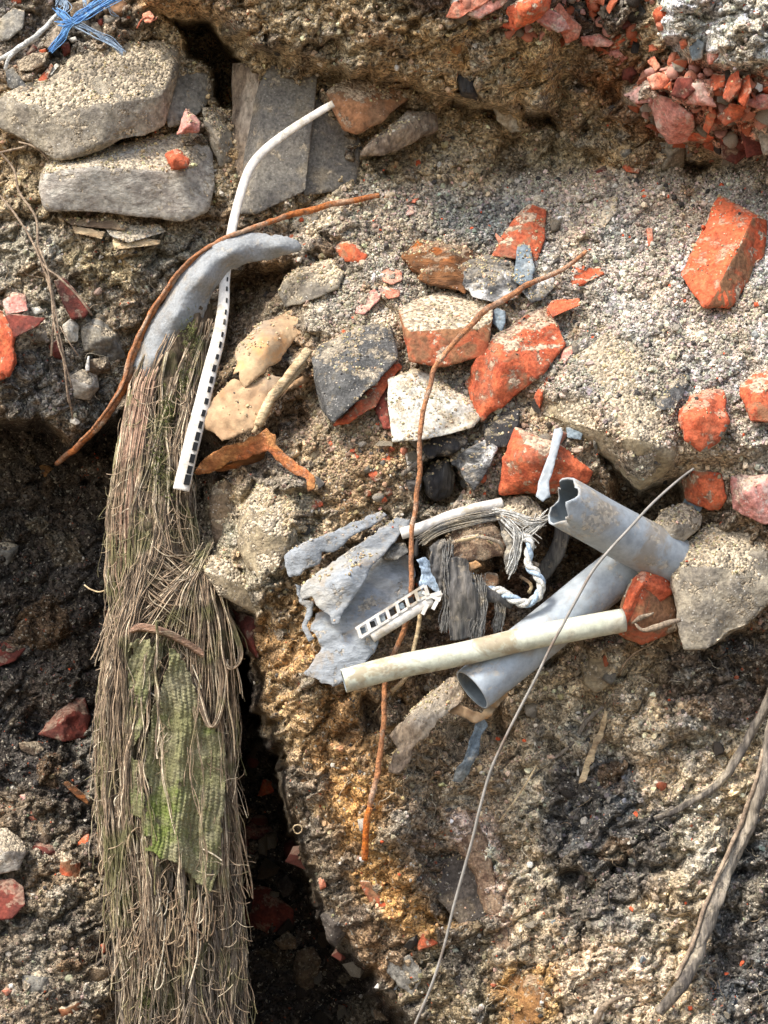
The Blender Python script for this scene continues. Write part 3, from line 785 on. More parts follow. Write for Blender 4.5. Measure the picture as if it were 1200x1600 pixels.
rock('pebble', 'round pale grey pebble in the earth wall under the red rubble', 'pebble', M['concrete_pale'], [(884,72),(900,68),(903,82),(892,88),(883,84)], back=12)
rock('stone', 'smooth grey-blue stone bedded in the earth wall', 'stone', M['concrete_dark'], [(886,92),(915,95),(920,118),(900,128),(880,122)], back=20, rough=.6)
rock('stone', 'yellowish stone in the brown overhang', 'stone', M['ochre'], [(703,70),(720,68),(722,80),(712,86),(702,80)], back=14)
rock('plaster_lump', 'jagged cream plaster lump beside the black hollow', 'plaster piece', M['plaster'], [(768,160,10),(780,162,20),(800,170,25),(815,205,30),(800,208,34),(778,190,34)], back=30)
rock('charred_lump', 'black charred lump in the hollow of the earth wall', 'charcoal', M['charcoal'], [(712,118),(730,112),(750,140),(745,158),(720,150)], back=20)
rock('charred_lump', 'square black coal lump in the crack of the overhang', 'charcoal', M['charcoal'], [(752,125),(768,123),(776,138),(762,148),(752,140)], back=20)

# ------------------------------------------------------------------ red rubble, top right
RB = [
 ('brick', 'brick', 'flame-orange brick lump at the top edge with black streaks', [(790,40,30),(798,12,25),(830,-10,20),(858,-6,25),(850,20,36),(820,38,40),(806,44,40),(826,14,56)], 1.1),
 ('brick_salmon', 'brick piece', 'flat salmon brick flake at the top edge', [(702,24,20),(712,4,15),(745,-8,15),(775,-8,15),(740,14,24),(718,26,28)], .8),
 ('brick_pink', 'brick piece', 'lilac-pink brick flake beside the salmon one', [(735,20,22),(760,2,20),(795,-6,20),(780,12,26),(750,26,30)], .8),
 ('brick_red', 'brick piece', 'dark purplish stone between two orange bricks', [(768,18),(786,8),(796,30),(786,42),(770,40)], 1),
 ('brick_pink', 'brick piece', 'dusky pink brick wedge beside the flame-orange lump', [(842,32,24),(852,12,20),(876,26,30),(888,44,30),(870,48,30)], .8),
 ('brick_salmon', 'brick piece', 'long salmon sliver in the red rubble', [(850,0,20),(866,2,25),(904,40,34),(900,56,34),(884,62,34),(868,30,40)], 1),
 ('brick', 'brick piece', 'orange nugget at the top edge of the dark crack', [(914,-6),(932,-6),(936,14),(922,20)], 1),
 ('cinder', 'stone', 'blackish stone at the top of the crack', [(884,0),(916,4),(918,36),(900,44),(884,24)], 1),
 ('cinder', 'stone', 'coarse dark grey stone in the crack near the white rubble', [(968,12),(1000,4),(1014,26),(990,40),(970,34)], 1.2),
 ('brick_red', 'brick piece', 'brownish red crumb in the crack', [(938,28),(956,26),(960,40),(944,46)], 1),
 ('brick_pink', 'brick piece', 'flat pink flake with a dark edge under the crack', [(911,58,20),(935,54,20),(956,66,24),(950,72,26),(914,70,26)], .6),
 ('brick', 'brick piece', 'rusty orange crumble under the crack', [(956,60),(990,44),(1004,56),(986,74),(960,74)], 1.5),
 ('brick', 'brick piece', 'small orange nugget beside the white rubble', [(1022,20),(1034,6),(1044,12),(1040,30),(1026,36)], 1),
 ('brick_red', 'brick piece', 'shadowy red lump below the orange crumble', [(972,106),(990,92),(996,112),(986,126),(974,122)], 1),
 ('brick_pink', 'brick piece', 'dusky lump leaning on the earth wall', [(944,80),(975,66),(985,84),(968,100),(948,96)], 1),
 ('brick_pink', 'brick piece', 'broad rose-pink brick block at the foot of the red rubble', [(1020,160,20),(1030,152,30),(1050,158,40),(1078,182,44),(1080,214,30),(1046,218,20),(1030,196,26),(1052,182,56)], .6),
 ('brick_pink', 'brick piece', 'angular pink chip at the outer tip of the red rubble', [(978,148,20),(1000,136,30),(1018,140,30),(1016,158,30),(994,160,26)], 1),
 ('brick_salmon', 'brick piece', 'salmon chip on the outer edge of the red rubble', [(1012,96,20),(1022,88,22),(1030,104,28),(1024,110,28)], .6),
 ('brick_salmon', 'brick piece', 'long salmon chip above the pink tip', [(1014,122,28),(1030,116,28),(1046,122,34),(1040,136,34),(1020,138,34)], .8),
 ('brick', 'brick piece', 'small triangular orange chip in the red rubble', [(1036,138,30),(1048,128,34),(1050,142,38)], .5),
 ('brick_red', 'brick piece', 'deep rose brick fragment above the pink block', [(1052,146,30),(1060,122,26),(1078,122,36),(1084,140,40),(1070,154,44)], .8),
 ('brick_pink', 'brick piece', 'raspberry-coloured brick fragment in the middle of the rubble', [(1076,160,34),(1084,132,34),(1100,132,40),(1116,164,40),(1096,158,50)], .8),
 ('brick', 'brick piece', 'vivid orange brick scale near the photo edge', [(1130,150,30),(1140,120,28),(1152,114,34),(1156,136,40),(1140,156,44)], 1.2),
 ('brick_clean', 'brick piece', 'tall bright orange scale beside the vivid one', [(1154,156,34),(1160,126,34),(1170,120,38),(1172,142,44),(1164,164,44)], .8),
 ('brick', 'brick piece', 'crumbly orange fragment below the bright scales', [(1126,182,30),(1142,164,36),(1164,168,40),(1158,184,40),(1136,192,36)], 1.5),
 ('brick', 'brick piece', 'orange fragment under the white rubble', [(1110,128,26),(1116,116,24),(1134,118,28),(1130,134,36),(1116,140,34)], 1.2),
 ('brick', 'brick piece', 'curved orange splinter above the foot of the rubble', [(1100,200,30),(1104,180,36),(1116,172,40),(1118,182,44),(1108,206,40)], .8),
 ('brick', 'brick piece', 'flat orange splinter at the foot of the rubble', [(1074,206,26),(1100,206,30),(1112,214,34),(1104,220,34),(1076,218,28)], .8),
 ('brick_pink', 'brick piece', 'rosy lump at the photo edge under the orange scales', [(1172,160,20),(1190,148,26),(1210,150,30),(1210,168,30),(1186,168,34)], 1),
 ('brick', 'brick piece', 'orange lump at the photo edge', [(1192,140),(1210,126),(1220,140),(1206,150)], 1),
 ('brick_salmon', 'brick piece', 'orange chip stuck in the white rubble', [(1062,66),(1070,58),(1074,70),(1066,76)], .6),
 ('slate', 'stone', 'smooth grey stone stuck in the white rubble', [(1076,74,10),(1090,60,14),(1100,66,14),(1098,92,20),(1082,96,18)], .6),
 ('brick_pink', 'stone', 'mauve stone beside the grey one in the white rubble', [(1102,80),(1122,78),(1124,96),(1106,102)], 1),
 ('slate', 'stone', 'pale turquoise flake in the white rubble', [(1064,-4,10),(1078,-4,10),(1082,8,14),(1074,12,14)], .4),
 ('concrete_pale', 'stone', 'smooth whitish stone at the photo edge below the rubble', [(1188,190,20),(1215,180,24),(1220,240,24),(1192,244,30),(1184,215,40)], .6),
 ('brick_red', 'brick piece', 'dark brown block under the orange scales', [(1128,212,10),(1156,206,14),(1166,238,14),(1148,252,14),(1130,244,20)], .7),
 ('brick_red', 'brick piece', 'dark brown block beside the whitish stone', [(1160,200,14),(1184,192,14),(1190,236,14),(1168,242,20)], .7),
 ('concrete_pale', 'stone', 'grey and white knobbly stone under the pink block', [(1070,226),(1090,220),(1094,244),(1080,256),(1070,246)], 1.3),
 ('concrete', 'stone', 'sandy buttress of earth under the pink block', [(1028,222,0),(1050,218,10),(1070,226,14),(1070,262,14),(1034,266,10),(1050,240,30)], 1.2),
 ('brick', 'brick piece', 'orange chip lying at the top of the sand slope', [(974,262,10),(978,257,10),(998,264,14),(996,270,16),(980,268,14)], .4),
 ('brick_red', 'brick piece', 'dull red stain of brick at the foot of the earth wall', [(930,268),(944,260),(950,270),(938,278)], 1),
 ('concrete_dark', 'stone', 'rounded grey stone at the foot of the earth wall', [(968,236),(984,226),(990,246),(976,256)], 1),
]
for m_, cat, lab, pts, ro in RB:
    if 'brick' in cat:
        c0 = np.array([p[:2] for p in pts], float).mean(0); pts = [(c0[0] + (p[0] - c0[0]) * 1.22, c0[1] + (p[1] - c0[1]) * 1.22) + ((p[2] + 6,) if len(p) > 2 else ()) for p in pts]
    rock('brick_piece' if 'brick' in cat else 'stone', lab, cat, M[m_], pts, back=30, rough=ro, off=2, group='broken pieces in the red rubble' if 'brick' in cat else None)
# ------------------------------------------------------------------ bricks on the sand slope
rock('broken_brick', 'half brick standing alone near the top of the sand slope, orange face and brown side', 'brick', M['brick_clean'],
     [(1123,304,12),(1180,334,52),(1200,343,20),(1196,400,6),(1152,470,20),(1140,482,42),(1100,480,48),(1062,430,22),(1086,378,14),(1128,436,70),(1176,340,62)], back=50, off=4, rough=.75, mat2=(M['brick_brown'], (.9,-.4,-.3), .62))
rock('broken_brick', 'thick brick with sand on top and a brown front, crossed by the rusty rod', 'brick', M['brick_brown'],
     [(622,484,10),(640,468,0),(704,452,-6),(770,476,0),(772,500,32),(736,512,50),(640,518,52),(632,510,44),(640,566,40),(690,575,44),(762,556,32)], back=55, off=20, rough=.5)
rock('broken_brick', 'long slanting orange brick in the middle of the slope', 'brick', M['brick'],
     [(724,600,14),(745,560,34),(772,528,26),(832,478,12),(862,466,6),(872,500,10),(886,540,6),(850,582,10),(800,625,16),(752,660,20),(736,640,22),(790,560,52),(770,620,44)], back=50, off=12, rough=1.1)
rock('brick_chip', 'flat orange flake on the upper end of the long slanting brick', 'brick piece', M['brick_clean'], [(852,482,20),(862,468,18),(906,466,14),(908,476,18),(880,488,22),(862,496,22)], back=14, off=10, rough=.6)
rock('broken_brick', 'orange and ochre brick end half buried beside the photo edge brick', 'brick', M['brick_clean'],
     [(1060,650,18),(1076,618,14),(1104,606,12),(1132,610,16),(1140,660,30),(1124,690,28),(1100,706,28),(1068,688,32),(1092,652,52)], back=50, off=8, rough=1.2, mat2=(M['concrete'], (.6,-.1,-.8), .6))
rock('broken_brick', 'orange brick cut off by the photo edge above the dark gap', 'brick', M['brick'],
     [(1154,605,24),(1180,582,20),(1215,575,20),(1240,640,30),(1215,662,30),(1172,660,30),(1184,620,46)], back=50, off=8, rough=1.2)
rock('broken_brick', 'square orange brick with a cracked face just above the torn pipe', 'brick', M['brick'],
     [(804,666,20),(870,690,10),(930,738,10),(922,756,18),(882,768,20),(838,772,26),(780,772,30),(784,716,30),(842,710,50),(850,745,48)], back=60, off=14, rough=.9)
rock('broken_brick', 'orange brick slab leaning behind the slate sliver', 'brick', M['brick'],
     [(768,400,20),(798,346,12),(826,318,6),(856,322,4),(852,374,12),(838,408,20),(800,404,26),(812,360,30)], back=35, off=4, rough=.8)
rock('broken_brick', 'dark brown brick with a thin orange edge held against the conduit end', 'brick', M['brick_brown'],
     [(1010,884,40),(1046,900,30),(1054,930,40),(1060,984,40),(1002,1010,60),(962,990,70),(968,950,70),(984,910,60),(1004,914,84),(1004,960,84)], back=50, base=200, rough=.6)
rock('brick_chip', 'thin bright orange brick edge capping the dark brown brick', 'brick piece', M['brick_clean'],
     [(1010,886,55),(1044,900,45),(1052,926,50),(1004,912,92),(990,930,88),(966,990,78),(962,980,78),(986,906,74)], back=14, base=200, rough=.6)
rock('broken_brick', 'dusty orange brick in the row below the dark gap', 'brick', M['brick'],
     [(1064,750,8),(1084,736,10),(1128,738,12),(1136,780,22),(1124,800,22),(1070,784,22),(1098,764,36)], back=40, off=6, rough=1.)
rock('broken_brick', 'maroon dusty brick at the photo edge below the dark gap', 'brick', M['brick_pink'],
     [(1140,742,8),(1220,738,10),(1230,810,22),(1196,822,30),(1144,796,24),(1170,770,36)], back=40, off=8, rough=.8)
rock('brick_chip', 'small orange nub on top of the square cracked brick', 'brick piece', M['brick'], [(900,648,6),(908,640,8),(914,654,12),(910,666,14),(902,662,12)], back=12)
rock('brick_chip', 'thin orange brick edge showing along the sand crust', 'brick piece', M['brick'], [(832,640,6),(836,618,8),(858,580,8),(866,580,8),(846,618,14),(842,642,12)], back=14)
rock('brick_chip', 'reddish brick rim above the thin orange edge', 'brick piece', M['brick_pink'], [(872,572,4),(880,544,4),(898,538,4),(896,552,10),(884,566,12)], back=14)
rock('brick_chip', 'rounded red-brown brick lump at the bend of the slope top', 'brick piece', M['brick'], [(524,382),(540,372),(560,382),(576,400),(566,412),(540,410),(528,398)], back=25, off=4, rough=1.2)
rock('brick_chip', 'round salmon brick flake above the pink patch', 'brick piece', M['brick_salmon'], [(596,424,4),(610,416,4),(628,424,6),(630,438,10),(612,446,10),(598,440,8)], back=8, off=6, rough=.4)
rock('brick_chip', 'lower round salmon flake touching the pink patch', 'brick piece', M['brick_salmon'], [(596,456,6),(610,450,6),(626,454,8),(624,464,10),(606,468,10)], back=8, off=6, rough=.4)
rock('plaster_flake', 'flat pink plaster patch on the sand', 'plaster piece', M['brick_pink'], [(554,490,4),(560,466,3),(590,446,3),(600,452,6),(592,470,8),(570,492,8)], back=8, off=3, rough=.8)
rock('brick_chip', 'orange broken edge on the sand beside the rusty rod end', 'brick piece', M['brick'], [(882,432,6),(886,412,6),(906,414,10),(940,418,8),(944,430,10),(912,442,14),(896,450,14)], back=16, rough=1.6)
rock('brick_chip', 'small orange crumb on the pale upper slope', 'brick piece', M['brick_salmon'], [(1010,356),(1020,356),(1022,384),(1012,386)], back=10, rough=.6)
rock('cinder_block', 'big dark grey cindery block in the middle with an orange underside', 'concrete block', M['cinder'],
     [(484,560,34),(498,540,26),(560,508,14),(600,505,10),(612,512,12),(616,545,20),(624,560,26),(590,598,46),(556,630,52),(520,662,54),(500,640,50),(494,600,46),(530,580,58)], back=50, off=16, rough=.6)
rock('brick_chip', 'orange and red broken underside of the dark cindery block', 'brick piece', M['brick'], [(520,666,34),(556,632,36),(590,600,32),(618,562,22),(628,572,24),(612,592,26),(592,606,28),(585,640,34),(566,650,36)], back=34, off=6, rough=1.6)
rock('brick_chip', 'narrow red brick sliver against the white plaster block', 'brick piece', M['brick_red'], [(584,640,20),(590,612,20),(604,608,24),(612,672,26),(600,670,26)], back=26, off=6, rough=1)
rock('plaster_block', 'white plastered block end with sand on its top', 'plaster block', M['plaster'],
     [(604,592,30),(648,574,14),(700,604,4),(732,630,4),(762,640,8),(740,668,34),(700,682,42),(640,690,56),(612,692,50),(606,640,46),(646,606,40)], back=50, off=16, rough=.5)
rock('stone', 'sandy brown stone just beyond the tip of the rubber sheath', 'stone', M['concrete'], [(432,455,20),(446,432,20),(470,414,10),(520,404,6),(538,428,10),(530,450,20),(500,466,34),(470,476,36),(444,482,34),(480,440,46)], back=50, off=6, rough=.8, soft=2)
rock('rotten_timber', 'rotten brown timber lump with a rusty top', 'timber', M['wood_brown'], [(626,402,16),(640,384,10),(650,374,6),(700,376,6),(742,390,10),(740,420,26),(728,460,30),(690,448,30),(650,436,24),(690,410,44)], back=40, off=8, rough=1.5)
rock('charred_timber', 'black and white ash-crusted timber end beside the slate sliver', 'charred timber', M['ashwood'], [(714,436,24),(722,410,24),(742,398,14),(800,402,4),(820,440,12),(806,468,30),(770,474,40),(736,466,40),(742,420,40),(790,430,44)], back=45, off=10, rough=.9)
rock('charred_timber', 'smaller whitish burnt block behind the rusty rod', 'charred timber', M['ashwood'], [(808,448,14),(830,424,6),(862,424,6),(870,446,12),(850,468,20),(830,474,24)], back=30, off=6, rough=.8)
rock('slate_sliver', 'upright blue-grey slate sliver leaning on the orange brick', 'slate', M['slate'], [(802,440,34),(808,384,22),(818,380,22),(828,384,22),(836,420,30),(832,440,34),(812,446,40)], back=10, off=14, rough=.4)
rock('slate_sliver', 'dark slate pebble below the rusty rod', 'slate', M['slate'], [(764,492,14),(776,480,12),(790,486,14),(790,505,20),(784,520,22),(770,506,22)], back=12, off=12, rough=.4)
rock('slate_sliver', 'grey slate chip in the sand near the photo edge bricks', 'slate', M['cinder'], [(1020,622,6),(1036,606,6),(1066,580,4),(1078,598,8),(1056,640,14),(1030,644,14)], back=20, off=4, rough=1.3)
rock('slate_sliver', 'grey slate wedge above the square cracked brick', 'slate', M['slate'], [(884,668,12),(892,664,10),(912,676,14),(908,688,18),(886,684,18)], back=12, off=8, rough=.5)
rock('slate_sliver', 'bluish slate edge in the upper sand slope', 'slate', M['concrete_pale'], [(924,364,8),(934,340,4),(952,312,2),(966,302,2),(964,332,8),(944,356,12)], back=16, off=4, rough=.5)
rock('slate_sliver', 'small grey slate flake on the concrete lump', 'slate', M['slate'], [(1064,790,24),(1072,774,20),(1100,772,20),(1104,784,26),(1086,812,32),(1070,808,30)], back=12, off=8, rough=.4)
rock('charred_lump', 'black sooty round charcoal lump in the hollow', 'charcoal', M['charcoal'], [(660,745,20),(672,724,14),(700,716,14),(712,740,20),(706,776,26),(680,786,30),(664,772,30),(686,748,46)], back=40, off=40, rough=.8, soft=3)
rock('charred_timber', 'flaky burnt wood strip above the charcoal lump', 'charred timber', M['charcoal'], [(658,700,20),(676,684,16),(726,680,12),(730,694,18),(700,712,26),(668,716,28)], back=24, off=14, rough=1.6)
rock('charred_timber', 'grey crusted burnt wood beside the orange brick corner', 'charred timber', M['ashwood'], [(704,724,20),(730,700,14),(760,686,10),(776,700,16),(766,728,24),(740,768,30),(722,744,30)], back=36, off=18, rough=1.5)
rock('charred_timber', 'dark burnt chunk above the hollow under the sand slab', 'charred timber', M['charcoal'], [(750,666,10),(780,646,6),(812,640,6),(810,668,14),(790,700,20),(762,698,20)], back=30, off=10, rough=1.4)
rock('stone', 'small grey stone between the rod and the burnt wood', 'stone', M['concrete_pale'], [(632,708,8),(648,704,8),(654,722,14),(636,728,14)], back=14, off=6)
rock('concrete_chunk', 'big blunt concrete chunk hanging over the dark slope beside the brown brick', 'concrete block', M['concrete'],
     [(1040,878,36),(1062,848,24),(1096,822,10),(1150,806,4),(1190,824,14),(1225,836,30),(1225,930,50),(1190,960,56),(1150,990,60),(1104,1020,66),(1066,1020,66),(1064,970,62),(1052,910,56),(1100,880,70),(1160,900,70)], back=90, base=214, rough=.9, soft=2)
rock('concrete_chunk', 'rounded sandy concrete lump beside the big blunt chunk', 'concrete block', M['concrete'], [(1018,822,20),(1034,796,10),(1070,786,6),(1100,800,10),(1096,826,20),(1060,850,30),(1040,870,34),(1024,850,30),(1056,822,44)], back=60, base=226, rough=.9, soft=2)
rock('orange_stone', 'dusty orange stone under the tip of the beige scrap', 'brick piece', M['brick_salmon'], [(640,296,6),(652,296,6),(658,306,8),(648,318,12),(636,316,10),(634,306,8)], back=12)
rock('brick_chip', 'purplish chip below the dusty orange stone', 'brick piece', M['brick_pink'], [(632,320,6),(646,320,6),(648,334,12),(634,338,10)], back=12)
for k, (x, y, w, a) in enumerate([(550,700,9,'upper'),(556,712,7,''),(600,714,12,''),(586,742,12,''),(606,768,8,''),(516,690,7,''),(610,700,8,''),(598,780,8,''),(498,786,8,''),(574,770,7,'')]):
    rock('brick_crumb', ['speck-like orange crumb beside the dark cindery block foot','orange crumb just below another beside the cindery block','upright orange crumb below the plaster block','curled orange-red crumb on the sand above the grey sheets','flat orange crumb near the rusty rod','tiny red crumb left lying under the cindery block tip','thin orange crumb pointing at the plaster block','pinkish crumb above the grey sheets','orange crumb below the tip of the rusty scrap','faint orange crumb in the sand above the white tube'][k], 'brick crumb', M['brick'],
         [(x-w,y-w*.4,2),(x-w*.2,y-w,2),(x+w*.7,y-w*.5,3),(x+w,y+w*.5,5),(x,y+w,6),(x-w*.6,y+w*.6,5)], back=8, rough=1.6, group='orange crumbs on the sand')
rock('sand_slab', 'broad sand-crusted slab edge above the grey pipes', 'slab', M['sandstone'],
     [(838,648,4),(872,580,0),(940,520,-2),(1040,500,-4),(1068,560,-2),(1050,640,4),(1054,716,14),(1046,744,26),(1000,770,30),(968,738,28),(926,684,22),(880,660,14),(960,620,22),(1000,690,30)], back=60, off=0, rough=1.1, soft=3)
# ------------------------------------------------------------------ cliff lumps in the middle left
rock('boulder', 'rounded sandy lump bulging over the dark recess beside the hanging fibres', 'boulder', M['sandstone'], [(370,850,20),(374,800,14),(400,752,0),(450,730,0),(476,780,10),(460,850,24),(440,890,24),(410,910,24),(386,890,24),(414,820,40)], back=60, off=0, rough=.8, soft=3)
rock('boulder', 'lower sandy ledge with a sharp rim over the dark recess', 'boulder', M['sandstone'], [(316,892,20),(330,864,14),(360,876,20),(400,920,20),(410,964,14),(380,950,22),(340,930,26),(356,905,36)], back=60, base=150, rough=.6, soft=2)
rock('boulder', 'brown earthy lump behind the printed strip end', 'boulder', M['clod'], [(330,760,0),(370,740,0),(384,800,10),(368,850,14),(336,850,10),(326,800,10)], back=60, base=105, rough=1., soft=3)
rock('stone', 'dark brick-shaped stone hanging under the conduit', 'stone', M['sandstone'], [(908,1040,14),(930,1018,10),(968,1010,10),(976,1040,14),(952,1072,20),(930,1084,20),(912,1070,20)], back=40, off=10, rough=.7, soft=2)
rock('stone', 'small smooth grey stone in the slope below the brown brick', 'stone', M['concrete_dark'], [(962,1078),(974,1073),(980,1082),(974,1092),(964,1090)], back=12, rough=.4)
rock('stone', 'brown lump below the dark brick and its twig', 'stone', M['clod'], [(1024,1000,10),(1050,990,10),(1064,1010,14),(1050,1020,18),(1030,1014,16)], back=20, rough=1.)
rock('stone', 'pale wedge of plaster beside the lower end of the rusty rod', 'plaster piece', M['concrete_pale'], [(558,1280,10),(570,1278,10),(572,1296,14),(562,1300,14)], back=12, off=10, rough=.4)
rock('stone', 'white glazed triangle poking out at the bottom of the cliff', 'tile shard', M['white_stone'], [(583,1544,20),(605,1519,14),(612,1534,16),(634,1552,20)], back=12, base=60, rough=.2)
rock('brick_chip', 'salmon brick lump in the ochre earth beside the long wire', 'brick piece', M['brick'], [(650,1478,10),(660,1458,6),(684,1452,6),(696,1466,10),(676,1480,16),(654,1486,16)], back=20, off=6, rough=.8)
rock('brick_chip', 'brown rounded brick edge in the ochre cliff', 'brick piece', M['brick_brown'], [(562,1376,10),(576,1376,10),(600,1416,12),(612,1424,12),(600,1432,18),(576,1412,18)], back=20, off=0, rough=.8)
rock('brick_chip', 'small rusty nodule on the shadow edge of the cliff', 'brick piece', M['brick_salmon'], [(497,1372),(508,1368),(510,1386),(500,1392)], back=16, off=12)
rock('stone', 'grey stone wedged at the foot of the cliff edge', 'stone', M['concrete_dark'], [(602,1500,10),(640,1490,8),(660,1520,12),(650,1560,16),(620,1540,18),(604,1520,18)], back=30, off=6, rough=1.2)
rock('stone', 'dark brown stone hanging from the cliff edge over the deep recess', 'stone', M['dark_clod'], [(500,1430),(520,1410),(552,1436),(540,1462),(524,1480),(512,1470)], back=40, base=70)
rock('stone', 'charcoal grey stone face under the pale patch', 'stone', M['dark_clod'], [(668,1340,4),(740,1336,6),(762,1380,8),(770,1430,10),(720,1450,16),(680,1400,16)], back=30, off=0, rough=1., soft=3)
rock('stone', 'dark stone beside the lower run of the wire', 'stone', M['dark_clod'], [(676,1510,4),(700,1490,4),(730,1540,8),(736,1570,10),(700,1560,12),(680,1540,12)], back=30, rough=1., soft=3)
rock('stone', 'pale rounded stone at the bottom of the slope', 'stone', M['ochre'], [(784,1550,8),(808,1516,6),(846,1522,10),(864,1560,14),(850,1600,18),(800,1610,18),(822,1560,30)], back=40, off=0, rough=1., soft=3)
rock('mud_tongue', 'pale crusty tongue of mortar running down the slope', 'mortar', M['bark'], [(704,1290,6),(726,1262,4),(752,1290,10),(772,1350,12),(792,1440,14),(778,1450,12),(750,1400,14),(734,1330,14)], back=30, off=0, rough=1.4, soft=3)
rock('mud_tongue', 'forked lower tip of the pale mortar tongue', 'mortar', M['bark'], [(772,1460,6),(790,1440,6),(800,1480,8),(792,1530,12),(784,1528,12),(778,1490,14)], back=20, off=4, rough=1.6, soft=1)
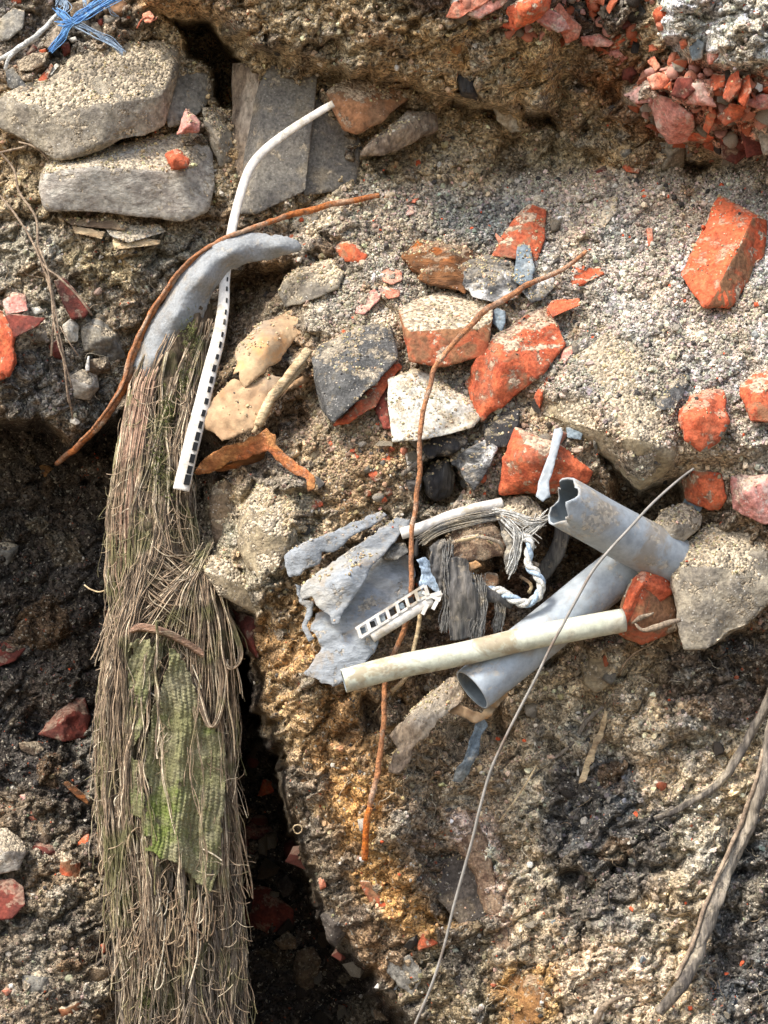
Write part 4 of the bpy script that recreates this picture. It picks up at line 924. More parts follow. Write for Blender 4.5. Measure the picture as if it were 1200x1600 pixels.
# left side, red pieces and stones
LB = [
 ('brick_red', 'brick piece', 'glossy dark red tile shard pointing at the dry stems', [(5,492,30),(25,490,30),(72,497,40),(60,510,44),(24,528,40),(14,528,34)], 50, .3),
 ('brick', 'brick piece', 'crumbling red brick at the photo edge below the tile shard', [(-20,470,30),(4,480,36),(18,520,40),(24,560,40),(14,590,40),(-20,600,30)], 40, 1.6),
 ('brick_pink', 'brick piece', 'pale mauve brick lump above the dark red tile shard', [(2,470,14),(20,456,12),(40,460,14),(44,486,24),(10,492,24)], 20, 1),
 ('brick_red', 'brick piece', 'long dusky mauve brick sliver crossed by a dry stem', [(84,438,10),(100,432,8),(142,484,14),(134,496,20),(112,500,22),(98,474,24)], 14, .5),
 ('concrete_pale', 'stone', 'smooth pale grey cobble on the rim of the dark recess', [(104,590),(128,576),(152,584),(156,606),(140,626),(112,622)], 20, .4),
 ('plaster', 'stone', 'pale cracked pebble behind the dry stems', [(96,508),(112,496),(124,510),(122,534),(104,536)], 20, .8),
 ('brick_red', 'brick piece', 'small red fragment behind the crossing stems', [(76,540),(90,530),(100,544),(96,562),(82,558)], 20, 1),
 ('clod', 'stone', 'brownish grey cobble just above the smooth pale one', [(136,562),(170,556),(174,578),(150,588),(138,580)], 20, .6),
 ('white_stone', 'shell', 'thin white shell edge between two cobbles', [(133,574,20),(137,556,18),(140,556,20),(140,580,24),(134,582,24)], 20, .2),
 ('concrete_dark', 'stone', 'large knobbly grey stone above the brownish cobble', [(126,510),(150,496),(186,520),(196,560),(166,566),(132,548)], 10, 1.4),
 ('plaster', 'stone', 'whitish crumb of plaster near the photo edge stems', [(46,480),(62,478),(70,488),(54,494)], 10, 1),
 ('clod', 'stone', 'yellowish stone below the tile shard', [(36,556),(52,552),(58,562),(48,574),(38,570)], 10, 1),
 ('ochre', 'stone', 'tan clod caught at the lower end of the rusty wire', [(54,728),(70,724),(88,732),(86,742),(74,750),(60,740)], 0, 1.3),
 ('concrete_dark', 'stone', 'round pale stone glimmering in the dark recess at the photo edge', [(-10,850),(10,846),(30,852),(26,870),(10,884),(-10,880)], 0, .6),
 ('clod', 'stone', 'flat brown stone in the dark recess above the round pale one', [(-10,700),(20,692),(34,700),(30,708),(-10,710)], 0, .6),
 ('brick_red', 'brick piece', 'faint red brick buried in the dark earth', [(34,968),(50,956),(80,966),(84,990),(50,994)], 0, 1),
 ('brick_red', 'brick piece', 'reddish pointed brick at the photo edge in the dark recess', [(-10,1000,10),(10,1002,14),(42,1012,14),(24,1034,24),(-10,1044,20)], 0, .6),
 ('brick_red', 'brick piece', 'large crimson brick lump in the shaded recess beside the fibres', [(58,1148,14),(80,1130,12),(110,1092,10),(134,1088,10),(142,1120,14),(136,1152,20),(100,1160,28),(96,1128,44)], 20, .9),
 ('clod', 'stone', 'tan flat stone under the crimson brick lump', [(28,1160),(60,1158),(70,1172),(56,1182),(34,1174)], 10, .8),
 ('wood_brown', 'stick', 'short brown broken board end beside the fibres', [(96,1224,14),(104,1218,14),(142,1248,20),(138,1258,22),(118,1244,24)], 10, .6),
 ('brick_pink', 'brick piece', 'small crimson chip above the pale pink pebble', [(30,1242),(42,1240),(44,1250),(34,1252)], 6, .6),
 ('brick_salmon', 'pebble', 'pale pink pebble on the shaded lower slope', [(34,1270),(42,1264),(56,1268),(60,1280),(48,1287),(38,1282)], 6, .5),
 ('concrete_pale', 'stone', 'large bluish-white speckled stone at the photo edge', [(-20,1300,30),(10,1292,30),(36,1312,34),(44,1330,36),(30,1360,36),(-20,1370,30),(10,1330,56)], 10, .7),
 ('brick_red', 'brick piece', 'deep red brick in the hollow beside the bluish-white stone', [(44,1320),(60,1312),(90,1316),(94,1342),(66,1346),(50,1340)], 0, .6),
 ('clod', 'stone', 'brown stone leaning over the deep red brick', [(58,1286),(70,1282),(84,1310),(72,1322),(58,1314)], 14, .8),
 ('brick_clean', 'brick piece', 'bright orange chip touching the fibre bundle', [(118,1316),(128,1312),(140,1300),(142,1320),(136,1332),(124,1334)], 10, .7),
 ('brick_brown', 'brick piece', 'ochre and red brick lump under the bright orange chip', [(92,1318),(108,1322),(124,1338),(128,1376),(100,1392),(94,1360)], 6, 1.2),
 ('brick_red', 'brick piece', 'large dull red brick at the photo edge near the bottom', [(-20,1376,20),(20,1372,24),(38,1386,28),(40,1414,34),(20,1436,34),(-20,1440,30)], 10, .4),
 ('white_stone', 'pebble', 'clean white pebble near the bottom of the lower slope', [(92,1552),(102,1544),(114,1548),(116,1558),(100,1566)], 6, .3),
 ('white_stone', 'pebble', 'tiny white pebble beneath the dull red brick', [(7,1436),(13,1433),(15,1440),(10,1443)], 8, .3),
 ('brick_salmon', 'brick piece', 'orange flake at the photo edge near the bottom', [(2,1548),(10,1542),(20,1548),(10,1558)], 6, .6),
 ('brick_brown', 'brick piece', 'crumbly orange and brown lump below the white pebble', [(90,1578),(110,1562),(130,1560),(132,1578),(118,1590),(96,1588)], 6, 1.5),
 ('white_stone', 'pebble', 'second tiny white pebble above the clean one', [(12,1538),(20,1536),(22,1543),(15,1546)], 6, .3),
 ('brick_clean', 'brick crumb', 'bright red crumb half hidden by the lower fibres', [(157,1476),(163,1472),(167,1486),(161,1490)], 30, .6),
 ('brick', 'brick crumb', 'orange crumb beside the bright red one', [(120,1494),(130,1492),(132,1504),(122,1505)], 8, .8),
 ('concrete_dark', 'stone', 'grey stone sunk beside the white pebble', [(34,1520),(60,1510),(88,1530),(86,1556),(54,1560),(36,1542)], 6, 1),
 ('clod', 'stone', 'brown rounded stone under the fibre edge', [(130,1510),(160,1500),(180,1520),(170,1538),(140,1536)], 6, .8),
 ('brick_red', 'brick piece', 'dark red brick deep in the recess below the brick corner', [(380,1290),(410,1280),(438,1300),(434,1320),(396,1336),(380,1330)], 20, .7),
 ('brick', 'brick piece', 'orange brick corner sticking out of the cliff over the recess', [(402,1244,20),(412,1216,14),(430,1222,14),(432,1236,20),(410,1244,26)], 100, .4),
 ('dark_clod', 'stone', 'round grey stone hanging in the black recess', [(433,1378),(448,1366),(458,1380),(456,1396),(442,1404)], 60, .4),
 ('brick_red', 'brick piece', 'brown brick bulk in the black recess under the round grey stone', [(380,1380),(420,1386),(458,1420),(460,1446),(420,1460),(380,1440)], 20, .6),
 ('clod', 'stone', 'grey stone at the very bottom of the black recess', [(582,1578),(600,1570),(612,1580),(606,1596),(586,1594)], 40, .4),
 ('clod', 'root clump', 'pale ragged crust hanging in the black recess', [(428,1470),(450,1452),(464,1470),(462,1482),(440,1484)], 60, 1.6),
 ('clod', 'root clump', 'ragged hanging crust below the first in the black recess', [(462,1486),(490,1478),(502,1500),(488,1546),(478,1554),(474,1520),(458,1530)], 60, 1.6),
 ('brick_red', 'brick piece', 'flat maroon slab behind the fibre loop', [(362,950),(400,965),(408,990),(404,1030),(380,1010)], 60, .3),
]
for m_, cat, lab, pts, off, ro in LB:
    n_ = {'brick piece': 'brick_piece', 'brick crumb': 'brick_crumb', 'root clump': 'crust_clump', 'stick': 'board_end', 'shell': 'shell_fragment'}.get(cat, cat)
    rock(n_, lab, cat, M[m_], pts, back=30, rough=ro, off=off * .5, dusty=False)
# top left corner junk
TL = [
 ('concrete_dark', 'stone', 'tall brown-grey stone in the top corner beside the white fibre strand', [(0,30,16),(20,10,10),(38,18,14),(36,44,24),(14,62,26),(0,66,20)], .9),
 ('brick', 'brick piece', 'fuzzy orange crumb at the top edge in the corner', [(12,-4),(34,-6),(34,6),(20,10)], 1.2),
 ('cinder', 'foil', 'dark curled slate-coloured strip ending in a pale tip', [(8,110,14),(20,104,16),(26,130,24),(42,134,26),(45,142,28),(38,149,26),(12,136,20)], .6),
 ('clod', 'stone', 'crumbly brown lump below the white fibre strand', [(26,96,14),(50,82,14),(76,82,20),(70,100,28),(48,112,30),(28,112,26)], 1.4),
 ('brick', 'brick piece', 'orange splinter beside the white splinter on the sandy boulder', [(52,138,20),(62,120,22),(80,98,24),(84,102,26),(70,134,30),(62,143,30)], .6),
 ('plaster', 'plaster piece', 'white splinter beside the orange one', [(70,118,20),(88,98,22),(94,102,24),(80,118,28)], .5),
 ('brick_red', 'brick piece', 'dark red crumb beneath the blue fibres', [(94,68),(108,64),(112,82),(100,90)], 1),
 ('brick_red', 'brick piece', 'rusty splinter caught under the white strand', [(40,84),(52,68),(60,76),(46,92)], .8),
 ('brick', 'brick piece', 'little orange nub between white strand and blue fibres', [(60,78),(72,75),(75,84),(64,88)], .6),
 ('wood_grey', 'stick', 'short round brown stick under the blue fibres', [(66,72,20),(90,38,20),(102,42,24),(78,76,28)], .3),
 ('brick_red', 'brick piece', 'small reddish chip under the overhang lip', [(152,30),(160,28),(162,40),(154,42)], .6),
 ('white_stone', 'pebble', 'chalk white pebble beside the blue fibres', [(106,60),(118,57),(122,64),(112,68)], .4),
 ('concrete', 'stone', 'rounded stone in the row above the sandy boulder', [(140,36),(156,34),(164,56),(150,64),(138,56)], .7),
 ('concrete_dark', 'stone', 'flat stone at the end of the row above the sandy boulder', [(166,48),(182,46),(186,58),(170,62)], .6),
 ('concrete_dark', 'stone', 'dark stone tucked under the overhang lip', [(160,24),(182,22),(186,36),(164,38)], .6),
 ('clod', 'stone', 'brown rock at the top edge behind the blue fibres', [(106,6),(150,-8),(160,14),(140,26),(112,28)], .7),
 ('brown_stone', 'stone', 'brown rounded rock at the top edge beside the overhang', [(166,6),(190,-4),(206,12),(194,28),(170,22)], .5),
]
for m_, cat, lab, pts, ro in TL:
    rock({'brick piece': 'brick_piece', 'plaster piece': 'plaster_splinter', 'foil': 'slate_strip'}.get(cat, cat), lab, cat, M[m_], pts, back=30, rough=ro, off=8, dusty=False)
# ------------------------------------------------------------------ sheath, cable and rusty wire, left
def rz(P, r, s=1): return P
# printed strip: one long plastic cable, smooth above, slotted below
cab = thing('slotted_strip', 'long white plastic strip with a row of black slots running under the rubber sheath', 'plastic strip', (360, 400, 90))
P1 = [(521,162,95),(500,174,90),(450,206,70),(410,238,62),(388,268,62),(374,310,68),(364,350,78),(356,400,90),(351,440,100),(349,480,112),(341,530,138),(328,580,150),(316,630,160),(303,680,166),(291,730,170),(283,766,172)]
rl = [5.5,6,6.5,7,7,7,7,7.5,8,9,10,11,11.5,12,12,12.5]
Q = spline(P1, 220)
# even the list out along the arc
seg = np.hypot(*(np.diff(np.array(P1)[:, :2], axis=0).T)); cu = np.r_[0, np.cumsum(seg)] / seg.sum()
rr = np.interp(np.linspace(0, 1, 220), cu, rl) * .001
Cc = W(Q[:, 0], Q[:, 1], Q[:, 2])
V, F = sweep(Cc, rr, rr * .42, 12)
place('strip_body', V, F, M['white_plastic'], parent=cab)
Tn, A_, B_ = frames(Cc)
yy = Q[:, 1]
for k in range(19):
    y = 436 + k * 17.4
    i = int(np.argmin(np.abs(yy - y))); w_ = rr[i] * (.15 + .012 * k) * random.uniform(.85, 1.12); L = (4.0 + .05 * k) * random.uniform(.85, 1.15) * .001 * (.8 + .03 * k)
    c = Cc[i] + A_[i] * (-rr[i] * .52) + B_[i] * rr[i] * .41
    t_ = Tn[i]; a_ = A_[i]; b_ = B_[i] * .0006
    tilt = A_[i] * .6 + B_[i] * .8
    a2 = A_[i] * .86 + B_[i] * .26
    q = [c + sx * a2 * w_ + sy * t_ * L + d * (B_[i] * .0012) for d in (-1, 1) for sx, sy in ((-1,-1),(1,-1),(1,1),(-1,1))]
    place('slot', np.array(q), [[0,1,2,3][::-1],[4,5,6,7],[0,1,5,4],[1,2,6,5],[2,3,7,6],[3,0,4,7]], M['black'], parent=cab, smooth=False)
rod('rusty_wire', 'thick rusty wire curling round the outside of the rubber sheath', 'wire', M['rust'],
    [(592,306,40),(560,312,42),(520,319,45),(470,332,62),(420,347,90),(380,362,104),(345,376,110),(310,398,112),(278,428,110),(245,475,108),(222,520,104),(205,562,100),(192,605,92),(172,640,80),(145,675,55),(112,705,10),(88,724,-40)], 5.2, abs_h=True, rough=1.2, n=200,
    rlist=[4.2,4.6,5,5,4.2,3.6,3.6,4,4.4,5,5.4,6.6,7,6.6,5.6,5,4.4], sides=10)
rod('fibre_strand', 'second thin rusty strand twisted along the lower part of the thick wire', 'wire', M['rust_dark'],
    [(330,384,118),(290,412,118),(256,455,116),(228,502,113),(207,548,110),(196,590,104),(180,622,94),(158,652,78),(130,686,44),(100,712,-10)], 2.4, abs_h=True, rough=1., n=160)
sheet('rubber_sheath', 'flattened grey rubber sheath bent like a hook above the hanging fibres', 'rubber sheath', M['sheath'],
      [(474,384),(462,374),(435,368),(400,364),(366,369),(335,382),(300,408),(272,442),(250,478),(232,512),(214,550),(203,570),(213,574),(215,584),(224,580),(227,596),(236,608),(243,594),(252,598),(262,588),(276,566),(292,540),(306,512),(322,482),(330,462),(344,440),(360,424),(380,414),(405,408),(430,402),(452,396),(472,392)],
      [(474,388,92),(435,368,96),(435,402,88),(435,385,118),(366,369,104),(365,420,96),(366,392,136),(300,408,108),(330,462,100),(318,430,142),(250,478,104),(300,525,96),(276,495,138),(214,550,98),(262,592,92),(240,566,128),(204,572,94),(236,606,108)],
      thick=5, res=3.2, fold=3.2, fold_scale=26, seed=4, jitter=1.8, fn=lambda x, y: 2.6 * fbm2(x, y, 13, 4, 60) + 4 * np.clip(fbm2(x + y, (y - x) * .3, 30, 2, 61), -1, 0) + 2.2 * np.sin((x * .82 + y * .57) / 11.) * sstep(380, 480, y))

# ------------------------------------------------------------------ hanging fibres and knitted cloth
TY = [480,560,600,700,800,900,950,1000,1100,1200,1300,1400,1500,1600,1700]
TLf = [262,212,196,180,165,164,172,163,147,147,152,163,175,183,186]
TRt = [344,334,324,304,305,318,342,366,372,372,378,382,388,386,390]
TH  = [70,84,90,104,108,100,96,92,84,76,70,64,60,56,54]
def edge(y): return np.interp(y, TY, TLf), np.interp(y, TY, TRt), np.interp(y, TY, TH)
def bundle(strands, sides=3):
    """strands: list of (points (n,3) world, radius array) -> one mesh"""
    Vs, Fs, o = [], [], 0
    for C, r in strands:
        v, f = sweep(C, r, None, sides, caps=False); Vs.append(v); Fs.append(f + o); o += len(v)
    return np.vstack(Vs), np.vstack(Fs)
def strands(n, y0r, y1r, u0r, spread=.06, curl=1., r=(.6, 1.15), dh=(0, 14), seed=1, conv=None, lay=0):
    R = np.random.default_rng(seed); out = []
    for k in range(n):
        y0 = R.uniform(*y0r); L = R.uniform(*y1r); y1 = min(y0 + L, 1690)
        m = int(max(8, (y1 - y0) / 9)); y = np.linspace(y0, y1, m)
        l, rt, hh = edge(y)
        u = R.uniform(*u0r) + R.normal(0, spread) * np.linspace(0, 1, m)
        ph = R.uniform(0, 6.3, 4); a = R.uniform(.2, 1, 3) * curl
        wob = a[0] * 3.0 * np.sin(y / 75 + ph[0]) + a[1] * 1.6 * np.sin(y / 27 + ph[1]) + a[2] * .8 * np.sin(y / 11 + ph[2])
        if conv is not None: u = u + conv(y, u)
        x = l + (rt - l) * u + wob
        uu = np.clip((x - l) / (rt - l), 0, 1)
        h = hh + 48 * np.sqrt(np.clip(1 - (2 * uu - 1) ** 2, 0, 1)) + lay + R.uniform(*dh) + 2.5 * np.sin(y / 40 + ph[3]) * curl
        out.append((W(x, y, h), np.full(m, R.uniform(*r)) * .001))
    return out
def hair(P, jit, n, r, seed, npt=26, wob=1.):
    R = np.random.default_rng(seed); out = []
    for k in range(n):
        o = R.normal(0, jit, 3); Q = spline([(p[0] + o[0] + R.normal(0, jit * .4), p[1] + o[1] + R.normal(0, jit * .4), p[2] + abs(o[2]) * .6) for p in P], npt)
        Q[:, 0] += wob * np.sin(Q[:, 1] / 5 + R.uniform(0, 6)); out.append((W(Q[:, 0], Q[:, 1], Q[:, 2]), np.full(npt, R.uniform(*r)) * .001))
    return out
def thread_mat(name, cols, green=0.):
    t = NT(name); g = t.n('ShaderNodeNewGeometry'); tc = t.n('ShaderNodeTexCoord'); v = tc.outputs['Object']
    rnd = g.outputs['Random Per Island']
    c = t.mix(t.ramp(rnd, .1, .9), cols[0], cols[1])
    c = t.mix(t.ramp(t.math('FRACT', t.math('MULTIPLY', rnd, 7.3)), .75, .85), c, cols[2])
    c = t.mix(1., c, t.ramp(t.noise(v, 120, 4, .7), .3, .7, .6, 1.4), 'MULTIPLY')
    c = t.mix(t.ramp(t.noise(v, 26, 5, .7), .48, .62, 0, .75), c, S(92,80,66))
    if green: c = t.mix(t.math('MULTIPLY', t.ramp(t.noise(v, 14, 4, .6), .5, .62), green), c, S(112,118,62))
    t.l(c, t.b.inputs['Base Color']); t.b.inputs['Roughness'].default_value = .8
    return t.m
MT = thread_mat('fibre_threads', [S(168,146,120), S(122,106,88), S(206,190,162)], .45)
MT2 = thread_mat('reddish_threads', [S(178,146,122), S(140,112,92), S(206,184,156)], .1)
MT3 = thread_mat('dark_threads', [S(124,112,98), S(90,82,72), S(164,150,130)], .3)
MTW = thread_mat('pale_threads', [S(160,140,112), S(128,106,84), S(206,194,168)], 0)
fb = thing('fibre_bundle', 'long hanging bundle of frayed sacking fibres below the rubber sheath', 'fibre bundle', (270, 1100, 80))
# matted core
cy = np.arange(475, 1700, 6.); cu_ = np.linspace(0, 1, 34)
YY, UU = np.meshgrid(cy, cu_, indexing='ij')
l, rt, hh = edge(YY)
XX = l + 10 + (rt - l - 20) * UU + 4 * fbm2(YY * .0 + UU * 300, YY, 30, 3, 401)
HH = hh + 40 * np.sqrt(np.clip(1 - (2 * UU - 1) ** 2, 0, 1)) - 6 + 14 * fbm2(XX * 2, YY * .5, 26, 4, 405) + 5 * fbm2(XX, YY, 12, 3, 409) + 22 * sstep(-.05, .45, fbm2(XX, YY * .6, 34, 3, 415))
kf = np.arange(len(cy) - 1)[:, None] * 34 + np.arange(33)[None]
ff = np.stack([kf, kf + 34, kf + 35, kf + 1], -1).reshape(-1, 4)
t = NT('matted_fibre'); tc = t.n('ShaderNodeTexCoord'); v = tc.outputs['Object']; vs = t.scaled(v, (1, 1, .12))
c = t.mix(t.ramp(t.noise(vs, 160, 5, .7), .35, .65), S(88,76,62), S(142,124,100))
c = t.mix(t.math('MULTIPLY', t.ramp(t.noise(v, 12, 5, .65), .5, .62), .6), c, S(86,92,50))
t.l(c, t.b.inputs['Base Color']); t.b.inputs['Roughness'].default_value = .95
t.l(t.bump(t.noise(vs, 260, 4, .8), 1., .008), t.b.inputs['Normal'])
Vf = W(XX, YY, HH).reshape(-1, 3); Vb = W(XX, YY, HH - 45).reshape(-1, 3); nn_ = len(Vf)
rows = len(cy)
sd = []
for r0 in range(rows - 1):
    a_, b_ = r0 * 34, (r0 + 1) * 34
    sd += [[a_, a_ + nn_, b_ + nn_, b_], [a_ + 33, b_ + 33, b_ + 33 + nn_, a_ + 33 + nn_]]
sd += [[k, k + 1, k + 1 + nn_, k + nn_] for k in range(33)] + [[(rows-1)*34 + k, (rows-1)*34 + k + nn_, (rows-1)*34 + k + 1 + nn_, (rows-1)*34 + k + 1] for k in range(33)]
place('matted_core', np.vstack([Vf, Vb]), np.vstack([ff, ff[:, ::-1] + nn_, np.array(sd)]), t.m, parent=fb)
def locks(n, per, y0r, Lr, ur, wander, rad, r, lay, seed, fray=1., yend=1690):
    """ropy locks: strands that share a wandering path and fray apart at its end"""
    R = np.random.default_rng(seed); out = []
    for k in range(n):
        y0 = R.uniform(*y0r); y1 = min(y0 + R.uniform(*Lr), yend); m = int(max(10, (y1 - y0) / 7)); y = np.linspace(y0, y1, m)
        l, rt, hh = edge(y); u = R.uniform(*ur) + np.cumsum(R.normal(0, 1, m)) * 0
        ph = R.uniform(0, 6.3, 5)
        u = u + wander * (.5 * np.sin(y / 150 + ph[0]) + .3 * np.sin(y / 62 + ph[1]) + .12 * np.sin(y / 24 + ph[2]))
        u = np.clip(u, .035, .965); xc = l + (rt - l) * u; uu = np.clip((xc - l) / (rt - l), 0, 1)
        hc = hh + 46 * np.sqrt(np.clip(1 - (2 * uu - 1) ** 2, 0, 1)) + R.uniform(*lay) + 4 * np.sin(y / 50 + ph[3])
        s_ = np.linspace(0, 1, m); R0 = rad * R.uniform(.5, 1.3); tw = R.uniform(-.03, .03)
        for q in range(int(per * R.uniform(.5, 1.5))):
            a = R.uniform(0, 6.3); rr_ = R0 * math.sqrt(R.uniform(.1, 1)) * (1 + fray * 1.6 * s_ ** 4)
            th = a + tw * (y - y0); cut = int(m * min(1, R.uniform(.55, 1.2))); cut = max(cut, 6)
            j1, j2 = R.uniform(0, 6.3, 2); am_ = R.uniform(.2, 1.4) * fray
            x = xc + rr_ * np.cos(th) + am_ * np.sin(y / R.uniform(6, 14) + j1) + s_ ** 3 * R.normal(0, 9) * fray
            h = hc + rr_ * np.sin(th) * .8 + am_ * np.sin(y / 11 + j2)
            yy_ = y + 2 * np.sin(y / 17 + j2)
            out.append((W(x, yy_, h)[:cut], np.full(cut, min(1.7, R.uniform(*r) * math.exp(R.normal(0, .38)))) * .001 * (1 + .25 * np.sin(y[:cut] / 9 + j1))))
    return out
V, F = bundle(locks(60, 9, (490, 900), (150, 480), (.0, 1.), .16, 5, (.5, 1.), (-2, 12), 1, 1.) + locks(60, 9, (850, 1400), (150, 420), (.0, 1.), .14, 5, (.5, 1.), (-2, 8), 11, 1.))
tag(place('loose_threads', V, F, MT, parent=fb), kind='stuff', label='tangled brown and grey threads')
V, F = bundle(locks(9, 14, (1000, 1100), (260, 620), (.02, .26), .06, 6, (.5, 1.), (6, 22), 21, 1.2) + locks(5, 12, (1180, 1260), (240, 420), (.3, .4), .04, 5, (.5, 1.), (14, 26), 22, 1.2))
tag(place('hanging_locks', V, F, MT, parent=fb), kind='stuff', label='frayed locks hanging beside the cloth')
V, F = bundle(strands(70, (570, 640), (130, 330), (.03, .36), .03, .35, (.9, 1.4), (4, 12), 2))
tag(place('straight_cords', V, F, MT2, parent=fb), kind='stuff', label='straight reddish cords under the sheath')
V, F = bundle(locks(7, 10, (590, 800), (420, 700), (-.01, .12), .03, 5, (.6, 1.1), (2, 12), 3, .6) + locks(13, 9, (1060, 1200), (300, 620), (.80, 1.0), .04, 4.5, (.6, 1.1), (0, 12), 4, .5))
tag(place('edge_threads', V, F, MT, parent=fb), kind='stuff', label='long threads along both edges')
V, F = bundle(locks(34, 9, (1320, 1450), (150, 400), (.02, 1.0), .1, 5, (.5, 1.), (0, 16), 5, 1.))
tag(place('lower_threads', V, F, MT3, parent=fb), kind='stuff', label='dark threads of the lower fringe')
# strands gathered to a waist, fanning loops above it
R = np.random.default_rng(77); st = []
for k in range(90):          # left gather running down to (195, 985)
    x0 = R.uniform(205, 262); y0 = R.uniform(700, 800); xe = R.normal(196, 9); ye = R.uniform(960, 1000)
    xf = R.normal(182, 12); yf = R.uniform(1080, 1250)
    P = [(x0, y0, 150), (x0 - 4 + R.normal(0, 4), (y0 + ye) / 2 - 20, 160 + R.uniform(0, 8)), (xe, ye, 150 + R.uniform(0, 14)), (xf, (ye + yf) / 2, 138 + R.uniform(0, 12)), (xf + R.normal(0, 6), yf, 128)]
    Q = spline(P, 60); Q[:, 0] += 1.2 * np.sin(Q[:, 1] / 9 + R.uniform(0, 6)); st.append((W(Q[:, 0], Q[:, 1], Q[:, 2]), np.full(60, R.uniform(.7, 1.2) * .001)))
for k in range(70):          # fan from (315, 870) sweeping down and left
    xe = R.uniform(200, 300); ye = R.uniform(900, 1010)
    P = [(R.normal(318, 5), R.normal(866, 8), 150), ((318 + xe) / 2 + R.uniform(-14, 4), (866 + ye) / 2 + R.uniform(0, 14), 158 + R.uniform(0, 10)), (xe, ye, 152 + R.uniform(0, 10))]
    if R.random() < .5: P += [(xe - R.uniform(10, 60), ye + R.uniform(30, 120), 140)]
    Q = spline(P, 40); st.append((W(Q[:, 0], Q[:, 1], Q[:, 2]), np.full(40, R.uniform(.6, 1.1) * .001)))
for k in range(46):          # nested hanging loops between x 225 and 300
    d = k / 46; xa = 208 + 30 * d + R.normal(0, 3); xb = 262 + 46 * d + R.normal(0, 4); yb = 840 + 110 * R.random()
    P = [(xa, yb - R.uniform(60, 130), 152), (xa + 6, yb - 20, 158), ((xa + xb) / 2, yb + R.uniform(4, 20), 162), (xb, yb + R.uniform(10, 50), 156)]
    Q = spline(P, 40); st.append((W(Q[:, 0], Q[:, 1], Q[:, 2] + R.uniform(0, 6)), np.full(40, R.uniform(.7, 1.2) * .001)))
for k in range(60):          # strands from the knot down the right side
    x0 = R.normal(312, 8); xe = x0 + R.uniform(-30, 58); ye = R.uniform(1010, 1240)
    P = [(x0, R.uniform(870, 900), 152), ((x0 + xe) / 2 + R.normal(0, 4), 960 + R.normal(0, 14), 156 + R.uniform(0, 8)), (xe, ye, 128 + R.uniform(0, 10))]
    Q = spline(P, 50); Q[:, 0] += 1.3 * np.sin(Q[:, 1] / 13 + R.uniform(0, 6)); st.append((W(Q[:, 0], Q[:, 1], Q[:, 2]), np.full(50, R.uniform(.6, 1.1) * .001)))
for k in range(26):          # loop hanging off the right side
    a = R.uniform(-4, 4)
    P = [(338 + a, 930, 130), (348 + a, 980 + a, 136), (346 + a, 1020, 140), (356 + a * .5, 1043 + R.uniform(-3, 3), 142), (370 + a * .6, 1040, 140), (376 + a, 1020, 134), (368 + a, 990, 128), (352 + a, 950, 120)]
    Q = spline(P, 60); st.append((W(Q[:, 0], Q[:, 1], Q[:, 2] + R.uniform(0, 5)), np.full(60, R.uniform(.6, 1.) * .001)))
for k in range(30):          # folded hank (300-345, 1060-1140)
    a = R.uniform(-6, 6); b = R.uniform(0, 12)
    P = [(296 + a, 1050, 140), (310 + a, 1090, 146), (326 + a * .5, 1130 + b * .5, 150), (338 + a * .5, 1134 - b, 148), (346 + a, 1090, 140), (352 + a, 1030, 134)]
    Q = spline(P, 44); st.append((W(Q[:, 0], Q[:, 1], Q[:, 2] + R.uniform(0, 6)), np.full(44, R.uniform(.7, 1.2) * .001)))
V, F = bundle(st); tag(place('gathered_threads', V, F, MT2 if False else MT, parent=fb), kind='stuff', label='threads gathered at the waist and looped')
st = []
for k in range(16):          # twisted band across the waist
    ph = k / 16 * 6.283
    Q = spline([(192, 990, 156), (215, 980, 160), (245, 984, 164), (268, 992, 164), (290, 1004, 160), (318, 1022, 152)], 70)
    t_ = np.linspace(0, 10, 70) + ph
    st.append((W(Q[:, 0] + 1 * np.sin(t_), Q[:, 1] + 5.5 * np.cos(t_), Q[:, 2] + 5.5 * np.sin(t_)), np.full(70, .0013)))
V, F = bundle(st); place('waist_knot', V, F, MT2, parent=fb)
st = []                      # pale curled ends
for k in range(80):
    x = R.uniform(165, 330); y = R.uniform(1290, 1500) if R.random() < .75 else R.uniform(900, 1290)
    l, rt, hh = edge(y); u = (x - l) / (rt - l)
    if not 0.02 < u < .98: continue
    h = hh + 48 * math.sqrt(max(0, 1 - (2 * u - 1) ** 2)) + R.uniform(8, 20)
    a = R.uniform(0, 6.28); cur = R.uniform(-.5, .5); P = []
    for s in range(9):
        P.append((x, y, h)); x += math.cos(a) * 4.2; y += abs(math.sin(a)) * 4.2 + .8; a += cur; h += R.normal(0, .8)
    Q = spline(P, 24); st.append((W(Q[:, 0], Q[:, 1], Q[:, 2]), np.full(24, R.uniform(.7, 1.5) * .001)))
for k in range(46):          # brown hanging loops under the cloth
    x = R.uniform(215, 325); y = R.uniform(1385, 1440); l_ = R.uniform(20, 110)
    l, rt, hh = edge(y); h = hh + 62
    P = [(x, y, h), (x + R.normal(0, 5), y + l_ * .5, h + 6), (x + R.normal(0, 10), y + l_, h + 2)]
    if R.random() < .35: P += [(P[-1][0] + 12, P[-1][1] - 6, h + 4), (P[-1][0] + 16, P[-1][1] - 40, h)]
    Q = spline(P, 30); st.append((W(Q[:, 0], Q[:, 1], Q[:, 2]), np.full(30, R.uniform(.8, 1.3) * .001)))
V, F = bundle(st, 4); tag(place('curled_ends', V, F, MTW, parent=fb), kind='stuff', label='short pale curled thread ends')
